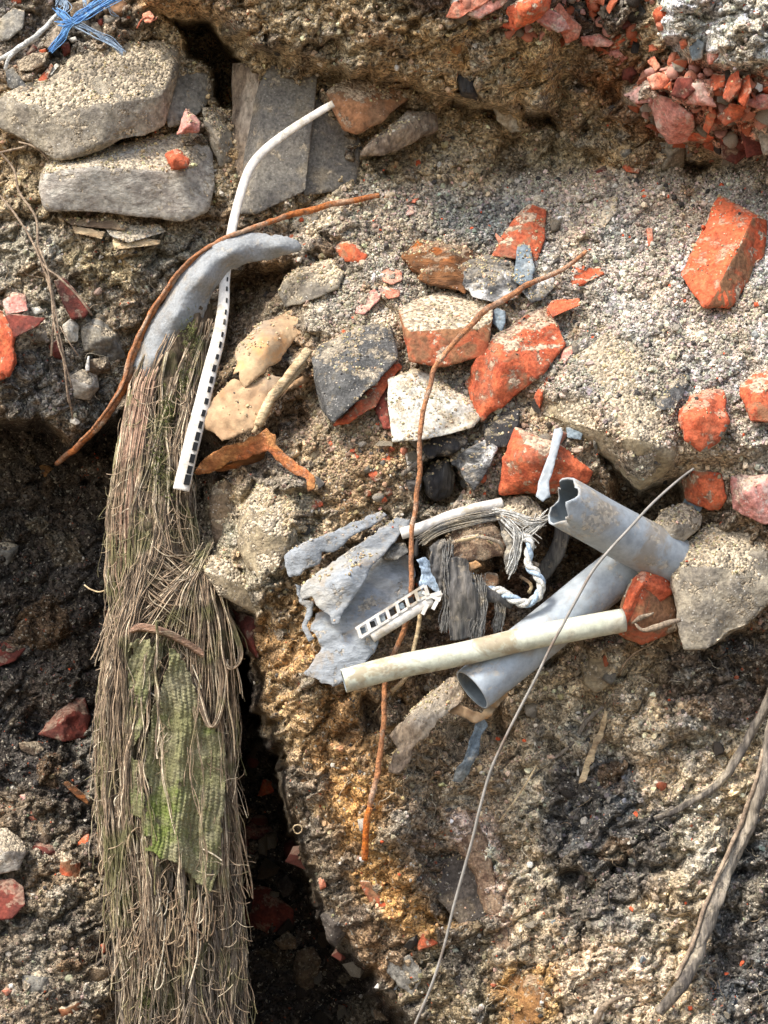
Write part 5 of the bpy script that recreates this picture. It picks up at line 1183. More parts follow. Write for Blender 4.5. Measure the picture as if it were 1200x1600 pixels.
# knitted cloth
def cloth(name, outline, ribdir, label, h_add, seed):
    O = np.array(outline, float)
    x0, y0 = O.min(0); x1, y1 = O.max(0)
    gx_, gy_ = np.meshgrid(np.arange(x0, x1, 1.25), np.arange(y0, y1, 1.5)); sh = gx_.shape
    X, Y = gx_.ravel(), gy_.ravel()
    ins = sdf(outline, X + 5 * fbm2(X, Y, 13, 3, seed), Y + 8 * fbm2(X, Y, 9, 3, seed + 3)) > 9 * sstep(.38, .5, fbm2(X, Y * .5, 16, 3, seed + 40)) + 0
    l, rt, hh = edge(Y); u = np.clip((X - l) / (rt - l), 0, 1)
    H = hh + 48 * np.sqrt(np.clip(1 - (2 * u - 1) ** 2, 0, 1)) + h_add
    # ribs follow the drape
    xr = X - ribdir(Y) + 7 * fbm2(X, Y, 50, 3, seed + 8)
    rib = np.abs(np.sin(xr * math.pi / 7.6)) ; st_ = np.abs(np.sin(Y * math.pi / 5.2 + np.floor(xr / 7.6) * 1.7))
    H = H + 3.4 * rib ** .7 * (.45 + .55 * st_) * (.55 + .9 * sstep(-.5, .5, fbm2(X, Y, 26, 2, seed + 30))) + 20 * fbm2(xr, Y * .2, 34, 3, seed + 11) + 5 * fbm2(X, Y, 22, 3, seed + 14) + 1.2 * fbm2(X, Y, 5, 2, seed + 12)
    idx = np.arange(X.size).reshape(sh)
    q = np.stack([idx[:-1, :-1], idx[1:, :-1], idx[1:, 1:], idx[:-1, 1:]], -1).reshape(-1, 4)
    q = q[ins[q].all(1)]
    used, inv = np.unique(q, return_inverse=True); q = inv.reshape(-1, 4)
    V = W(X[used], Y[used], H[used]); n = len(V)
    Vb = W(X[used], Y[used], H[used] - 3.0)
    E = np.vstack([q[:, [0, 1]], q[:, [1, 2]], q[:, [2, 3]], q[:, [3, 0]]])
    code = E[:, 0].astype(np.int64) * n + E[:, 1]; rev = E[:, 1].astype(np.int64) * n + E[:, 0]
    bd = E[~np.isin(rev, code)]
    sidef = np.stack([bd[:, 1], bd[:, 0], bd[:, 0] + n, bd[:, 1] + n], -1)
    return place(name, np.vstack([V, Vb]), np.vstack([q, q[:, ::-1] + n, sidef]), MK, label=label, parent=fb)
t = NT('mossy_knit'); tc = t.n('ShaderNodeTexCoord'); v = tc.outputs['Object']
c = t.mix(t.ramp(t.noise(v, 16, 5, .6), .38, .62), S(126,124,86), S(140,134,106))
c = t.mix(t.ramp(t.noise(v, 9, 5, .65), .5, .64), c, S(108,118,60))
c = t.mix(t.ramp(t.noise(t.scaled(v, (1, 1, .5)), 22, 5, .7), .54, .66), c, S(90,82,64))
c = t.mix(1., c, t.ramp(t.noise(v, 400, 3, .7), .3, .7, .6, 1.4), 'MULTIPLY')
t.l(c, t.b.inputs['Base Color']); t.b.inputs['Roughness'].default_value = .95
t.l(t.bump(t.noise(v, 500, 3, .7), .6, .004), t.b.inputs['Normal'])
MK = t.m
cloth('knitted_cloth', [(262,1012),(280,1018),(300,1060),(328,1130),(352,1150),(354,1230),(346,1290),(345,1340),(338,1375),(326,1400),(318,1388),(300,1372),(276,1352),(250,1338),(228,1330),(224,1290),(232,1230),(225,1180),(238,1110),(262,1040)], lambda y: -.10 * (y - 1000) - 22 * np.exp(-((y - 1040) / 70) ** 2), 'mossy green knitted cloth panel', 22, 3)
cloth('knitted_cloth', [(202,1002),(216,998),(250,1004),(256,1020),(236,1080),(222,1140),(206,1180),(196,1170),(204,1100),(196,1050)], lambda y: -.32 * (y - 1000), 'bright green narrow cloth fold', 20, 13)
cloth('knitted_cloth', [(186,1190),(205,1180),(232,1190),(224,1262),(218,1284),(200,1276),(186,1262)], lambda y: -.05 * (y - 1000), 'dark green cloth scrap', 14, 23)
st = []
for k in range(1100):        # short broken fibres lying every way
    y = R.uniform(600, 1600); l, rt, hh = edge(y); u = R.uniform(.04, .96); x = l + (rt - l) * u
    h = hh + 46 * math.sqrt(max(0, 1 - (2 * u - 1) ** 2)) + R.uniform(4, 22)
    a = R.normal(1.57, .7); cur = R.normal(0, .22); P = []
    for s in range(6):
        P.append((x, y, h)); x += math.cos(a) * 6; y += math.sin(a) * 6; a += cur + R.normal(0, .15); h += R.normal(0, 1.)
    Q = spline(P, 14); st.append((W(Q[:, 0], Q[:, 1], Q[:, 2]), np.full(14, R.uniform(.35, .8) * .001)))
V, F = bundle(st); tag(place('broken_fibres', V, F, MT, parent=fb), kind='stuff', label='short broken fibres lying every way')
V, F = bundle(locks(9, 4, (960, 1200), (150, 400), (.2, .9), .08, 3, (.4, .8), (30, 44), 41, 1.4)); tag(place('crossing_threads', V, F, MT, parent=fb), kind='stuff', label='loose threads crossing the cloth')
st = []
for k in range(150):         # stray threads standing off both edges
    y = R.uniform(620, 1560); l, rt, hh = edge(y); left = R.random() < .5
    x = l + R.uniform(0, 14) if left else rt - R.uniform(0, 14); h = hh + R.uniform(10, 34); sg = -1 if left else 1
    n_ = R.integers(3, 8); P = [(x, y, h)]; dx_ = sg * R.uniform(0, 5)
    for s in range(n_):
        x += dx_; y += R.uniform(8, 24); dx_ -= sg * R.uniform(-.5, 2.2); h += R.normal(0, 2); P.append((x, y, h))
    Q = spline(P, 30); Q[:, 0] += 1.2 * np.sin(Q[:, 1] / 7 + k); st.append((W(Q[:, 0], Q[:, 1], Q[:, 2]), np.full(30, R.uniform(.35, .9) * .001)))
V, F = bundle(st); tag(place('stray_threads', V, F, MT, parent=fb), kind='stuff', label='stray threads off both edges')
# moss tufts on the upper fibres
st = []
for k in range(1500):
    cx_, cy_, s_ = [(246,700,12),(250,735,11),(298,530,10),(262,640,9),(205,1480,12),(196,1400,8),(260,770,10),(290,600,12),(230,1560,10)][R.integers(9)]
    x = R.normal(cx_, s_ * .7); y = R.normal(cy_, s_ * 1.6); l, rt, hh = edge(y); u = min(1, max(0, (x - l) / (rt - l)))
    h = hh + 48 * math.sqrt(max(0, 1 - (2 * u - 1) ** 2)) + R.uniform(0, 10)
    a = R.uniform(0, 6.28)
    P = np.array([(x, y, h), (x + 2 * math.cos(a), y - 2, h + 4), (x + 5 * math.cos(a), y - R.uniform(-4, 6), h + 7)])
    st.append((W(P[:, 0], P[:, 1], P[:, 2]), np.array([.8, .6, .2]) * .001))
V, F = bundle(st); MO = thread_mat('moss_green', [S(108,112,62), S(86,90,52), S(140,146,88)], 0)
tag(place('moss_tufts', V, F, MO, parent=fb), kind='stuff', label='small green moss tufts among the fibres')

# ------------------------------------------------------------------ beige card, lath and rusty scrap
sheet('leather_scrap', 'smooth beige curled sheet beside the slotted strip', 'sheet scrap', M['leather'],
      [(440,490),(470,478),(482,488),(478,510),(462,530),(446,548),(440,562),(420,575),(404,590),(384,606),(376,600),(374,580),(364,586),(370,564),(368,560),(366,550),(372,538),(392,520),(400,508),(418,500)],
      [(470,478,60),(482,500,75),(440,490,70),(400,508,105),(366,552,135),(384,606,175),(420,575,168),(446,548,130),(420,540,165),(400,560,170),(390,580,176),(440,515,112)], thick=4, res=4, fold=9, fold_scale=30, seed=7, dusty=True, fold_dir=(.7,.7))
sheet('leather_scrap', 'lower beige sheet loaded with coarse sand', 'sheet scrap', M['leather'],
      [(366,592),(384,600),(402,596),(424,584),(440,590),(432,612),(424,640),(412,660),(396,672),(380,676),(362,684),(346,690),(336,676),(322,672),(306,660),(312,646),(326,632),(340,616),(352,602)],
      [(366,600,166),(440,590,166),(424,620,172),(396,672,190),(346,690,184),(306,660,158),(326,632,160),(370,640,182)], thick=4, res=4, fold=8, fold_scale=26, seed=8, dusty=True)
rod('wooden_lath', 'long split pale wooden lath edge on the sand slope', 'lath', M['wood_pale'], [(404,664,192),(420,628,196),(440,600,186),(462,572,170),(482,546,150)], 7, rb=4, abs_h=True, rough=.6, sides=6)
rod('wooden_lath', 'second thinner lath edge just under the long split one', 'lath', M['wood_pale'], [(396,676,190),(414,640,186),(436,614,178),(456,592,168),(478,566,148)], 4, rb=3, abs_h=True, rough=.6, sides=6)
sheet('card_flap', 'thin grey curled flap hanging under the laths', 'sheet scrap', M['leather'], [(420,640),(450,608),(484,570),(490,588),(470,604),(452,610),(446,616),(430,628),(410,664),(402,676)], [(420,640,170),(484,570,120),(490,588,118),(430,628,166),(402,676,178)], thick=3, res=5, fold=2, seed=9)
sheet('rusty_scrap', 'rust-orange bent sheet under the beige scraps', 'metal scrap', M['rust_sheet'],
      [(302,738),(312,722),(330,708),(352,696),(380,690),(400,680),(416,668),(430,680),(432,694),(448,712),(470,728),(494,746),(492,762),(482,768),(476,750),(452,736),(432,718),(418,704),(404,710),(384,716),(356,724),(334,736),(312,742)],
      [(302,738,140),(352,700,170),(416,668,196),(432,694,204),(494,746,226),(482,768,222),(418,704,184),(384,716,156),(334,736,138)], thick=4, res=4, fold=4, fold_scale=16, seed=10)
sheet('rusty_scrap', 'brown inner face folded below the rust-orange sheet', 'metal scrap', M['wood_brown'], [(334,736),(356,722),(386,710),(418,702),(412,718),(384,728),(356,736)], [(334,736,126),(418,702,160),(384,728,128)], thick=5, res=5, fold=3, seed=11)
rock('charred_lump', 'small black stub behind the tip of the rusty scrap', 'charcoal', M['charcoal'], [(490,744,4),(500,744,4),(508,756,8),(498,766,10)], back=14, off=4)

# ------------------------------------------------------------------ rusty rod, wires, stick
rod('rusty_rod', 'long bent rusty rod running from the sand slope down past the conduit', 'rod', M['rust_dark'],
    [(916,392,136),(888,414,146),(858,432,158),(824,446,172),(800,460,184),(766,480,204),(742,502,218),(722,524,232),(700,548,244),(680,576,252),(670,606,258),(663,640,264),(657,672,266),(656,704,264),(655,740,262),(650,780,258),(645,820,262),(643,870,262),(642,920,258),(638,960,252),(625,1000,244),(610,1030,238),(601,1060,250),(600,1100,256),(596,1160,260),(590,1210,258),(583,1240,254),(578,1262,248)],
    5.2, abs_h=True, off=0, rough=1.3, n=300, sides=10, rlist=[2.8,3.4,4.2,4.6,4.2,3.8,3.6,3.6,3.6,3.6,3.6,3.8,4,3.8,3.8,3.8,4,4.2,4.2])
rod('rusty_rod', 'bright orange lower tip of the bent rusty rod', 'rod', M['rust_bright'], [(579,1262,250),(573,1280,246),(571,1310,240),(570,1343,230)], 4.8, abs_h=True, rough=.8)
rod('steel_wire', 'long thin grey wire hanging from the sand slab across both pipes to the bottom', 'wire', M['wire'],
    [(1084,732,290),(1060,750,300),(1020,786,330),(985,824,345),(950,862,350),(925,894,352),(900,938,350),(880,975,348),(860,1012,342),(838,1058,334),(812,1108,322),(788,1156,308),(766,1206,294),(750,1262,282),(738,1312,270),(724,1362,260),(708,1420,248),(694,1478,238),(674,1540,226),(646,1606,214)], 1.9, abs_h=True, n=240, rlist=[1.6,2,2.1,2,2,2.1,2.2,2.2,2,2])
rod('cream_stick', 'thin cream stick behind the conduit', 'stick', M['wood_pale'], [(661,900,208),(658,940,214),(654,980,218),(646,1016,222),(640,1046,224),(628,1066,224),(612,1080,222)], 3.4, abs_h=True, rlist=[4.5,3.8,3.4,3.2,3,3.4,4])
rod('cream_stick', 'pointed end of a cream splinter below the conduit', 'stick', M['wood_pale'], [(610,1082,220),(600,1094,214),(586,1114,204)], 2, abs_h=True, rlist=[2.4,1.8,.6])
rod('charred_stick', 'short grey stick poking out beside the rusty rod', 'stick', M['root'], [(628,742,6),(640,732,16),(652,722,24),(664,712,22)], 3.5, rough=1.)
# ------------------------------------------------------------------ pipes
def pipe(name, label, mats, P, r, wall=2.6, torn=0., seed=3, cat='pipe', n=70, sides=40, oval=1., parts=None):
    """hollow pipe: outer skin, inner skin and both rims"""
    Q = spline(P, n); C = W(Q[:, 0], Q[:, 1], Q[:, 2]); Tn, A, B = frames(C)
    a = np.linspace(0, 2 * np.pi, sides, endpoint=False)
    s = np.linspace(0, 1, n)
    def ring(rad):
        R_ = np.broadcast_to(np.asarray(rad)[:, None] if np.ndim(rad) else rad, (n, sides))
        return C[:, None] + A[:, None] * (np.cos(a) * R_)[..., None] + B[:, None] * (np.sin(a) * R_ * oval)[..., None]
    rr_ = r * .001 * (1 + .012 * np.sin(s * 9 + seed))
    if torn:
        dent = 1 - .42 * torn * np.exp(-s / .10)[:, None] * np.clip(np.sin(a * 2 + .6), 0, 1)[None] ** 2 - .16 * torn * np.exp(-s / .07)[:, None] * (np.sin(a * 5 + 1)[None] > .3)
        rr_ = rr_[:, None] * dent
        Rr = rr_; Ri = rr_ - wall * .001
        Vo = C[:, None] + A[:, None] * (np.cos(a) * Rr)[..., None] + B[:, None] * (np.sin(a) * Rr)[..., None]
        Vi = C[:, None] + A[:, None] * (np.cos(a) * Ri)[..., None] + B[:, None] * (np.sin(a) * Ri)[..., None]
        cut = r * .001 * torn * (.35 * np.sin(a * 1 + 2.2) + .25 * np.sin(a * 3 + .4) + .1 * np.sin(a * 7))
        fall = np.exp(-s / .12)[:, None, None]
        Vo = Vo + Tn[:, None] * (cut[None, :, None]) * fall; Vi = Vi + Tn[:, None] * (cut[None, :, None]) * fall
    else:
        Vo, Vi = ring(rr_), ring(rr_ - wall * .001)
    V = np.vstack([Vo.reshape(-1, 3), Vi.reshape(-1, 3)]); m = n * sides
    i = np.arange(n - 1)[:, None] * sides; j = np.arange(sides)[None]; j2 = (j + 1) % sides
    q = np.stack([i + j, i + sides + j, i + sides + j2, i + j2], -1).reshape(-1, 4)
    ja = np.arange(sides); jb = (ja + 1) % sides
    rim = np.vstack([np.stack([ja, jb, jb + m, ja + m], -1), np.stack([ja, ja + m, jb + m, jb], -1) + (n - 1) * sides])
    F = np.vstack([q, q[:, ::-1] + m, rim]); fm = np.r_[np.zeros(len(q)), np.ones(len(q)), np.zeros(len(rim))]
    return place(name, V, F, mats, label, cat, fm=fm)
pipe('grey_pipe', 'short wide grey plastic pipe with a torn open end under the cracked brick', [M['pvc_grey'], M['pvc_inner']], [(880,784,336),(930,812,304),(985,842,268),(1040,870,232),(1076,890,208)], 37, torn=.85, seed=2, wall=3.2)
sheet('plastic_tongue', 'narrow torn plastic tongue standing up from the torn pipe mouth', 'plastic strip', M['pvc_grey'], [(866,670),(877,668),(880,676),(874,700),(866,728),(858,752),(860,776),(848,784),(838,776),(842,752),(850,728),(860,702)], [(870,670,266),(866,728,290),(850,780,312),(838,770,308),(860,750,298)], thick=3.5, res=4, fold=3, seed=12, jitter=.8)
pipe('grey_pipe', 'longer grey plastic pipe slanting down with a round open mouth', [M['pvc_grey'], M['pvc_inner']], [(738,1078,282),(790,1036,262),(850,988,240),(920,930,216),(990,876,196)], 34, seed=5, wall=3)
pipe('conduit', 'thin pale green plastic conduit crossing over the longer grey pipe', [M['pvc_green'], M['pvc_inner']], [(537,1064,322),(620,1042,314),(720,1022,306),(830,996,300),(920,979,294),(974,969,286)], 17, seed=7, wall=2.6)
pipe('white_tube', 'thin white tube end resting above the grey sheets', [M['white_plastic'], M['black']], [(627,834,236),(660,824,238),(700,808,236),(740,796,230),(784,786,220)], 8.5, seed=8, wall=1.6, sides=20)
# slotted duct piece
duct = thing('slotted_duct', 'broken white slotted duct piece lying on the grey sheets', 'plastic duct', (625, 960, 250))
a0 = np.array([560., 990.]); a1 = np.array([668., 922.]); dv = (a1 - a0) / np.hypot(*(a1 - a0)); nv = np.array([-dv[1], dv[0]])
def bar(p, q, w, h0, h1, th=2.2):
    p = np.array(p); q = np.array(q); d = (q - p) / np.hypot(*(q - p)); n_ = np.array([-d[1], d[0]]) * w / 2
    c = [p - n_, q - n_, q + n_, p + n_]; hh = [h0, h1, h1, h0]
    V = [W(x[0], x[1], h) for x, h in zip(c, hh)] + [W(x[0], x[1], h - th) for x, h in zip(c, hh)]
    return np.array(V), np.array([[0,3,2,1],[4,5,6,7],[0,1,5,4],[1,2,6,5],[2,3,7,6],[3,0,4,7]])
def join(parts):
    Vs, Fs, o = [], [], 0
    for v, f in parts: Vs.append(v); Fs.append(f + o); o += len(v)
    return np.vstack(Vs), np.vstack(Fs)
L_ = np.hypot(*(a1 - a0)); hA, hB = 282, 266
at_ = lambda s, off: (a0 + dv * s + nv * off)
prt = [bar(at_(0, -9), at_(L_, -9), 4, hA, hB), bar(at_(0, 7), at_(L_, 7), 4, hA + 2, hB + 2)]
for k in range(8):
    s = 2 + k * L_ / 7.2
    prt.append(bar(at_(s + 2, -8), at_(s - 2, 7), 5.5, hA + 1 - k * 1.6, hA + 1 - k * 1.6))
V, F = join(prt); place('slotted_face', V, F, M['white_plastic'], parent=duct, smooth=False)
for k in range(7):
    s = 9 + k * L_ / 7.2
    V, F = bar(at_(s + 1, -5), at_(s - 1, 4), 8.5, hA - 5 - k * 1.6, hA - 5 - k * 1.6); place('slot', V, F, M['black' if k % 2 else 'slate'], parent=duct, smooth=False)
Q = np.array([(*at_(s, 15), 276 - s * .12) for s in np.linspace(14, L_ - 2, 30)])
V, F = sweep(W(Q[:, 0], Q[:, 1], Q[:, 2]), .009, .007, 14); place('duct_channel', V, F, M['white_plastic'], parent=duct)
for (p, q, w) in [((664,934),(690,926),7),((690,926),(676,952),6),((668,944),(660,960),6),((660,925),(688,938),5)]:
    V, F = bar(p, q, w, 270, 272); place('broken_rib', V, F, M['white_plastic'], parent=duct, smooth=False)

# ------------------------------------------------------------------ grey sheets
sheet('felt_sheet', 'uppermost grey sheet lobe with a curled lip beneath the sandy lump', 'grey sheet', M['grey_sheet'],
      [(443,868),(470,850),(517,830),(550,817),(596,798),(606,804),(580,822),(550,838),(536,853),(520,862),(503,864),(500,882),(483,886),(468,898),(450,903),(446,888)],
      [(443,868,248),(450,903,256),(517,830,246),(600,800,232),(536,853,252),(503,875,256),(480,868,264)], thick=4, res=4, fold=6, fold_scale=26, seed=13, dusty=True, fold_dir=(.55,.83))
sheet('felt_sheet', 'middle grey sheet folded to a downward point', 'grey sheet', M['grey_sheet'],
      [(468,918),(490,900),(513,883),(542,862),(573,842),(600,822),(620,808),(640,812),(634,826),(613,850),(596,872),(580,886),(570,904),(556,930),(545,948),(533,962),(529,976),(521,977),(514,962),(498,950),(486,932),(472,940)],
      [(468,918,262),(472,940,262),(513,883,262),(620,808,226),(640,812,222),(596,872,248),(556,930,274),(524,977,290),(490,940,268),(545,905,282)], thick=4, res=4, fold=9, fold_scale=30, seed=14, dusty=True, fold_dir=(.55,.83))
sheet('felt_sheet', 'large lowest grey sheet with a ragged lower edge behind the duct piece', 'grey sheet', M['grey_sheet'],
      [(492,958),(520,950),(540,930),(560,912),(585,878),(600,868),(640,868),(648,900),(640,930),(612,950),(600,970),(592,1000),(584,1020),(572,1036),(552,1050),(532,1068),(520,1074),(500,1064),(476,1054),(490,1032),(502,1014),(494,994),(486,984)],
      [(492,958,246),(585,878,222),(648,890,206),(640,930,222),(592,1000,262),(532,1068,282),(476,1054,276),(500,1010,272),(545,985,264)], thick=4, res=4, fold=9, fold_scale=36, seed=15, fold_dir=(.4,.92))
sheet('felt_sheet', 'ragged grey-brown edge of sheet under the folded point', 'grey sheet', M['grey_sheet'], [(462,912),(470,916),(474,938),(490,940),(488,960),(480,978),(492,1000),(484,1004),(472,980),(478,950),(466,940)], [(462,912,236),(490,940,246),(484,1004,252)], thick=7, res=5, fold=4, seed=16)
rock('stone', 'small dark stone holding the grey sheet beside the rusty rod', 'stone', M['cinder'], [(588,858,14),(602,850,14),(634,848,20),(640,862,26),(620,876,30),(600,874,26)], back=20, base=212, rough=1)

# ------------------------------------------------------------------ tangle by the pipes
rock('wood_chunk', 'crumbling brown wood chunk with striped end grain in the tangle', 'wood', M['bark'], [(694,842,20),(716,820,14),(760,806,10),(776,820,18),(792,850,34),(790,866,36),(752,876,44),(710,878,40),(696,860,32),(748,842,48)], back=40, base=206, rough=1.2)
rock('mortar_lump', 'sandy crust draped over the tangle below the cracked brick', 'mortar', M['sandstone'], [(756,800,0),(780,778,-4),(830,776,-4),(852,800,6),(842,822,14),(812,830,22),(790,822,24),(770,806,16)], back=30, base=222, rough=1.3, soft=2)
sheet('black_rag', 'pleated dark rag hanging over the conduit', 'rag', M['cloth_black'], [(705,872),(716,870),(728,874),(736,896),(742,916),(748,938),(757,976),(742,984),(738,996),(720,1000),(704,1002),(700,980),(702,956),(700,924),(692,896),(696,884)],
      [(705,872,262),(728,874,262),(692,900,258),(748,938,262),(757,976,254),(702,1000,262),(738,996,262),(722,930,276)], thick=2.5, res=2.6, fold=7, fold_scale=16, seed=17, fold_dir=(.97,-.22), fn=lambda x, y: 6 * np.abs(np.sin((x - (y - 870) * .12) / 6.5 + 1.6 * fbm2(x, y * .4, 22, 2, 63))) * (.4 + .8 * sstep(-.5, .5, fbm2(x, y * .5, 16, 2, 64))))
sheet('black_rag', 'twisted dark rag strip beside the pleated one', 'rag', M['cloth_black'], [(672,856),(684,842),(698,846),(700,870),(696,900),(700,930),(690,936),(682,910),(672,886)], [(672,856,252),(698,846,252),(690,936,250),(684,890,264)], thick=2.5, res=2.6, fold=7, fold_scale=14, seed=18, fn=lambda x, y: 5 * np.abs(np.sin((x + y * .25) / 4.6)))
rod('rubber_strip', 'dark rubber strip arching behind the white tube', 'rubber strip', M['cloth_black'], [(650,868,226),(652,846,234),(664,830,238),(688,822,240),(716,812,240),(748,800,234),(776,798,226)], 3.2, rb=5, abs_h=True)
sheet('grey_rag', 'grey knotted rag beside the wood chunk', 'rag', M['cloth_grey'], [(778,812),(796,812),(812,826),(818,846),(808,870),(800,896),(792,900),(788,876),(790,856),(784,834)], [(778,812,232),(812,826,236),(795,900,246),(800,850,258)], thick=5, res=3.5, fold=9, fold_scale=14, seed=19)
rod('rubber_strip', 'dusty dark strap curving down beside the torn pipe', 'rubber strip', M['cloth_black'], [(882,800,190),(878,836,196),(868,866,198),(852,890,192),(838,910,180)], 12, rb=3, abs_h=True, rough=.4)
rope = thing('plastic_rope', 'blue and white twisted rope loop beside the dark rag', 'rope', (825, 900, 250))
RP = spline([(790,842,236),(812,838,250),(828,846,256),(826,866,258),(826,884,262),(838,896,266),(846,914,268),(840,932,268),(822,943,266),(802,936,262),(786,926,256),(770,922,248),(750,926,236)], 150)
RC = W(RP[:, 0], RP[:, 1], RP[:, 2]); Tn, A_, B_ = frames(RC)
for k in range(3):
    th = np.linspace(0, 34, 150) + k * 2.094
    C3 = RC + A_ * (np.cos(th) * .0034)[:, None] + B_ * (np.sin(th) * .0034)[:, None]
    V, F = sweep(C3 + .0008 * np.stack([fbm(C3 + q, .012, 2, k) for q in (0, 5, 9)], -1), .0036 * (1 + .25 * fbm(C3, .01, 2, 3)), None, 8); place('rope_strand', V, F, M[['blue_pale', 'white_fibre', 'white_fibre'][k]], parent=rope)
R = np.random.default_rng(5); st = []
for k in range(40):
    x, y = (R.normal(752, 6), R.normal(922, 5)); a = R.uniform(2.2, 4.2); P = [(x, y, 240)]
    for s in range(3): x += math.cos(a) * 12; y -= math.sin(a) * 8; a += R.normal(0, .4); P.append((x, y, 240 + R.uniform(-6, 6)))
    Q = spline(P, 14); st.append((W(Q[:, 0], Q[:, 1], Q[:, 2]), np.full(14, .0007)))
V, F = bundle(st, 4); tag(place('frayed_end', V, F, M['blue_pale'], parent=rope), kind='stuff')
sheet('plastic_rag', 'pale blue torn film behind the rusty rod', 'plastic film', M['blue_pale'], [(652,876),(664,870),(676,878),(680,900),(692,924),(684,930),(668,912),(660,924),(654,910),(660,892)], [(652,876,236),(692,924,246),(660,924,240)], thick=2, res=3.5, fold=8, fold_scale=12, seed=31)
sheet('plastic_rag', 'cream torn film between rag and wood chunk', 'plastic film', M['leather'], [(728,880),(744,876),(752,884),(742,890),(732,896)], [(728,880,262),(752,884,262),(732,896,258)], thick=2, res=3, fold=4, seed=32)
rock('stone', 'brown stone under the wood chunk', 'stone', M['brown_stone'], [(750,900,10),(764,892,8),(778,896,14),(780,912,20),(760,924,22)], back=24, base=212)
sheet('rag_strip', 'grey-brown rag strip hanging below the rope', 'rag', M['cloth_grey'], [(772,946),(782,940),(786,960),(782,984),(772,992),(770,976),(776,962)], [(772,946,246),(782,984,240),(770,976,240)], thick=3, res=3.5, fold=4, seed=33)
rod('rag_strip', 'dark horizontal rag roll joining the rope', 'rag', M['cloth_black'], [(742,918,246),(760,926,250),(780,934,252),(800,942,250)], 10, rb=8, abs_h=True, rough=1.2)
# fibrous wood and rags under the long pipe
sheet('bark_slab', 'broad fibrous pale bark slab under the long grey pipe', 'bark', M['wood_grey'], [(606,1150),(622,1132),(646,1108),(668,1086),(690,1068),(712,1056),(726,1086),(716,1100),(700,1112),(684,1126),(670,1150),(650,1160),(640,1190),(624,1210),(606,1206),(612,1184),(622,1168)],
      [(606,1150,236),(646,1108,246),(712,1056,236),(716,1100,250),(670,1150,256),(624,1210,246),(655,1130,268)], thick=14, res=4.5, fold=12, fold_scale=18, seed=20, fold_dir=(.66,.75), dusty=True)
sheet('plastic_rag', 'blue-grey knotted plastic rag dangling under the pipe mouth', 'plastic film', M['slate'], [(744,1128),(756,1122),(762,1134),(752,1146),(750,1166),(742,1188),(732,1210),(722,1222),(706,1220),(712,1200),(724,1186),(732,1160),(740,1144)], [(750,1124,246),(750,1166,236),(706,1220,226),(735,1180,246)], thick=3, res=3.2, fold=10, fold_scale=10, seed=21, fold_dir=(.9,.4))
sheet('plastic_rag', 'cream crumpled film wrapped under the pipe mouth', 'plastic film', M['leather'], [(692,1106),(712,1098),(736,1108),(752,1114),(768,1096),(790,1078),(792,1088),(776,1108),(760,1124),(744,1130),(720,1118),(700,1112)], [(692,1106,236),(752,1114,256),(790,1078,242),(744,1130,250)], thick=2, res=3.5, fold=8, fold_scale=12, seed=22)
sheet('bone_strip', 'pale pointed strip standing in the dark lower slope', 'plastic strip', M['wood_pale'], [(944,1108),(950,1112),(946,1140),(934,1168),(922,1196),(914,1222),(904,1224),(912,1196),(924,1166),(936,1140)], [(944,1108,30),(934,1168,26),(906,1224,22)], thick=4, res=4, fold=2, seed=23, abs_h=False)
rod('fibre_strand', 'brown fibrous root strand reaching up to the pale strip', 'root', M['root'], [(944,1104,30),(930,1114,28),(912,1134,24),(890,1166,16),(860,1190,12),(830,1216,8)], 3, rough=1., rlist=[2,4,3.4,3,2,1.4])
# roots, right
rod('root', 'thick fibrous grey root sweeping down beside the photo edge', 'root', M['root'], [(1222,1080,20),(1208,1130,22),(1198,1180,22),(1188,1230,22),(1170,1290,22),(1146,1340,24),(1120,1400,26),(1100,1450,26),(1084,1500,26),(1060,1546,24),(1030,1584,16)], 13, rough=1.6, n=200, sides=22, rlist=[8,8.5,9,9,9.5,10,10.5,10.5,10.5,10,7], off=16)
rod('root', 'fine side strand lying along the thick grey root', 'root', M['twig'], [(1192,1170,30),(1180,1222,34),(1156,1290,36),(1130,1350,38),(1104,1410,40),(1080,1480,40),(1056,1530,36)], 3, rough=1., n=160, off=12)
rod('root', 'thinner grey root above the thick one', 'root', M['root'], [(1216,1050,20),(1196,1106,20),(1172,1150,20),(1146,1196,20),(1112,1232,18),(1070,1258,16),(1024,1280,10)], 7, rough=1.6, n=140, sides=18, rlist=[6.5,6.5,6.5,6.5,6,5,3.5], off=12)
rod('root', 'short pale root curl at the bottom edge', 'root', M['wood_grey'], [(926,1604,10),(940,1578,16),(960,1562,18),(984,1556,10)], 4, rough=1.4, rlist=[5,5,4,2])
rod('twig', 'forked twig in front of the dark brown brick', 'twig', M['wood_grey'], [(990,972,96),(1004,984,102),(1024,980,102),(1044,972,96),(1062,968,80)], 3.4, rough=1.2, rlist=[1.5,3,4.5,4,3], off=60)
rod('twig', 'stubby twig tip on the dark brown brick', 'twig', M['wood_grey'], [(988,974,96),(1000,966,100),(1014,962,100),(1022,958,96)], 3.4, rough=1., rlist=[1.5,4,3,1], off=60)
rod('twig', 'hair-thin stem hooking down from the forked twig', 'twig', M['twig'], [(1034,988,70),(1016,1006,50),(990,1022,40),(974,1040,30),(966,1056,20)], 1.3)
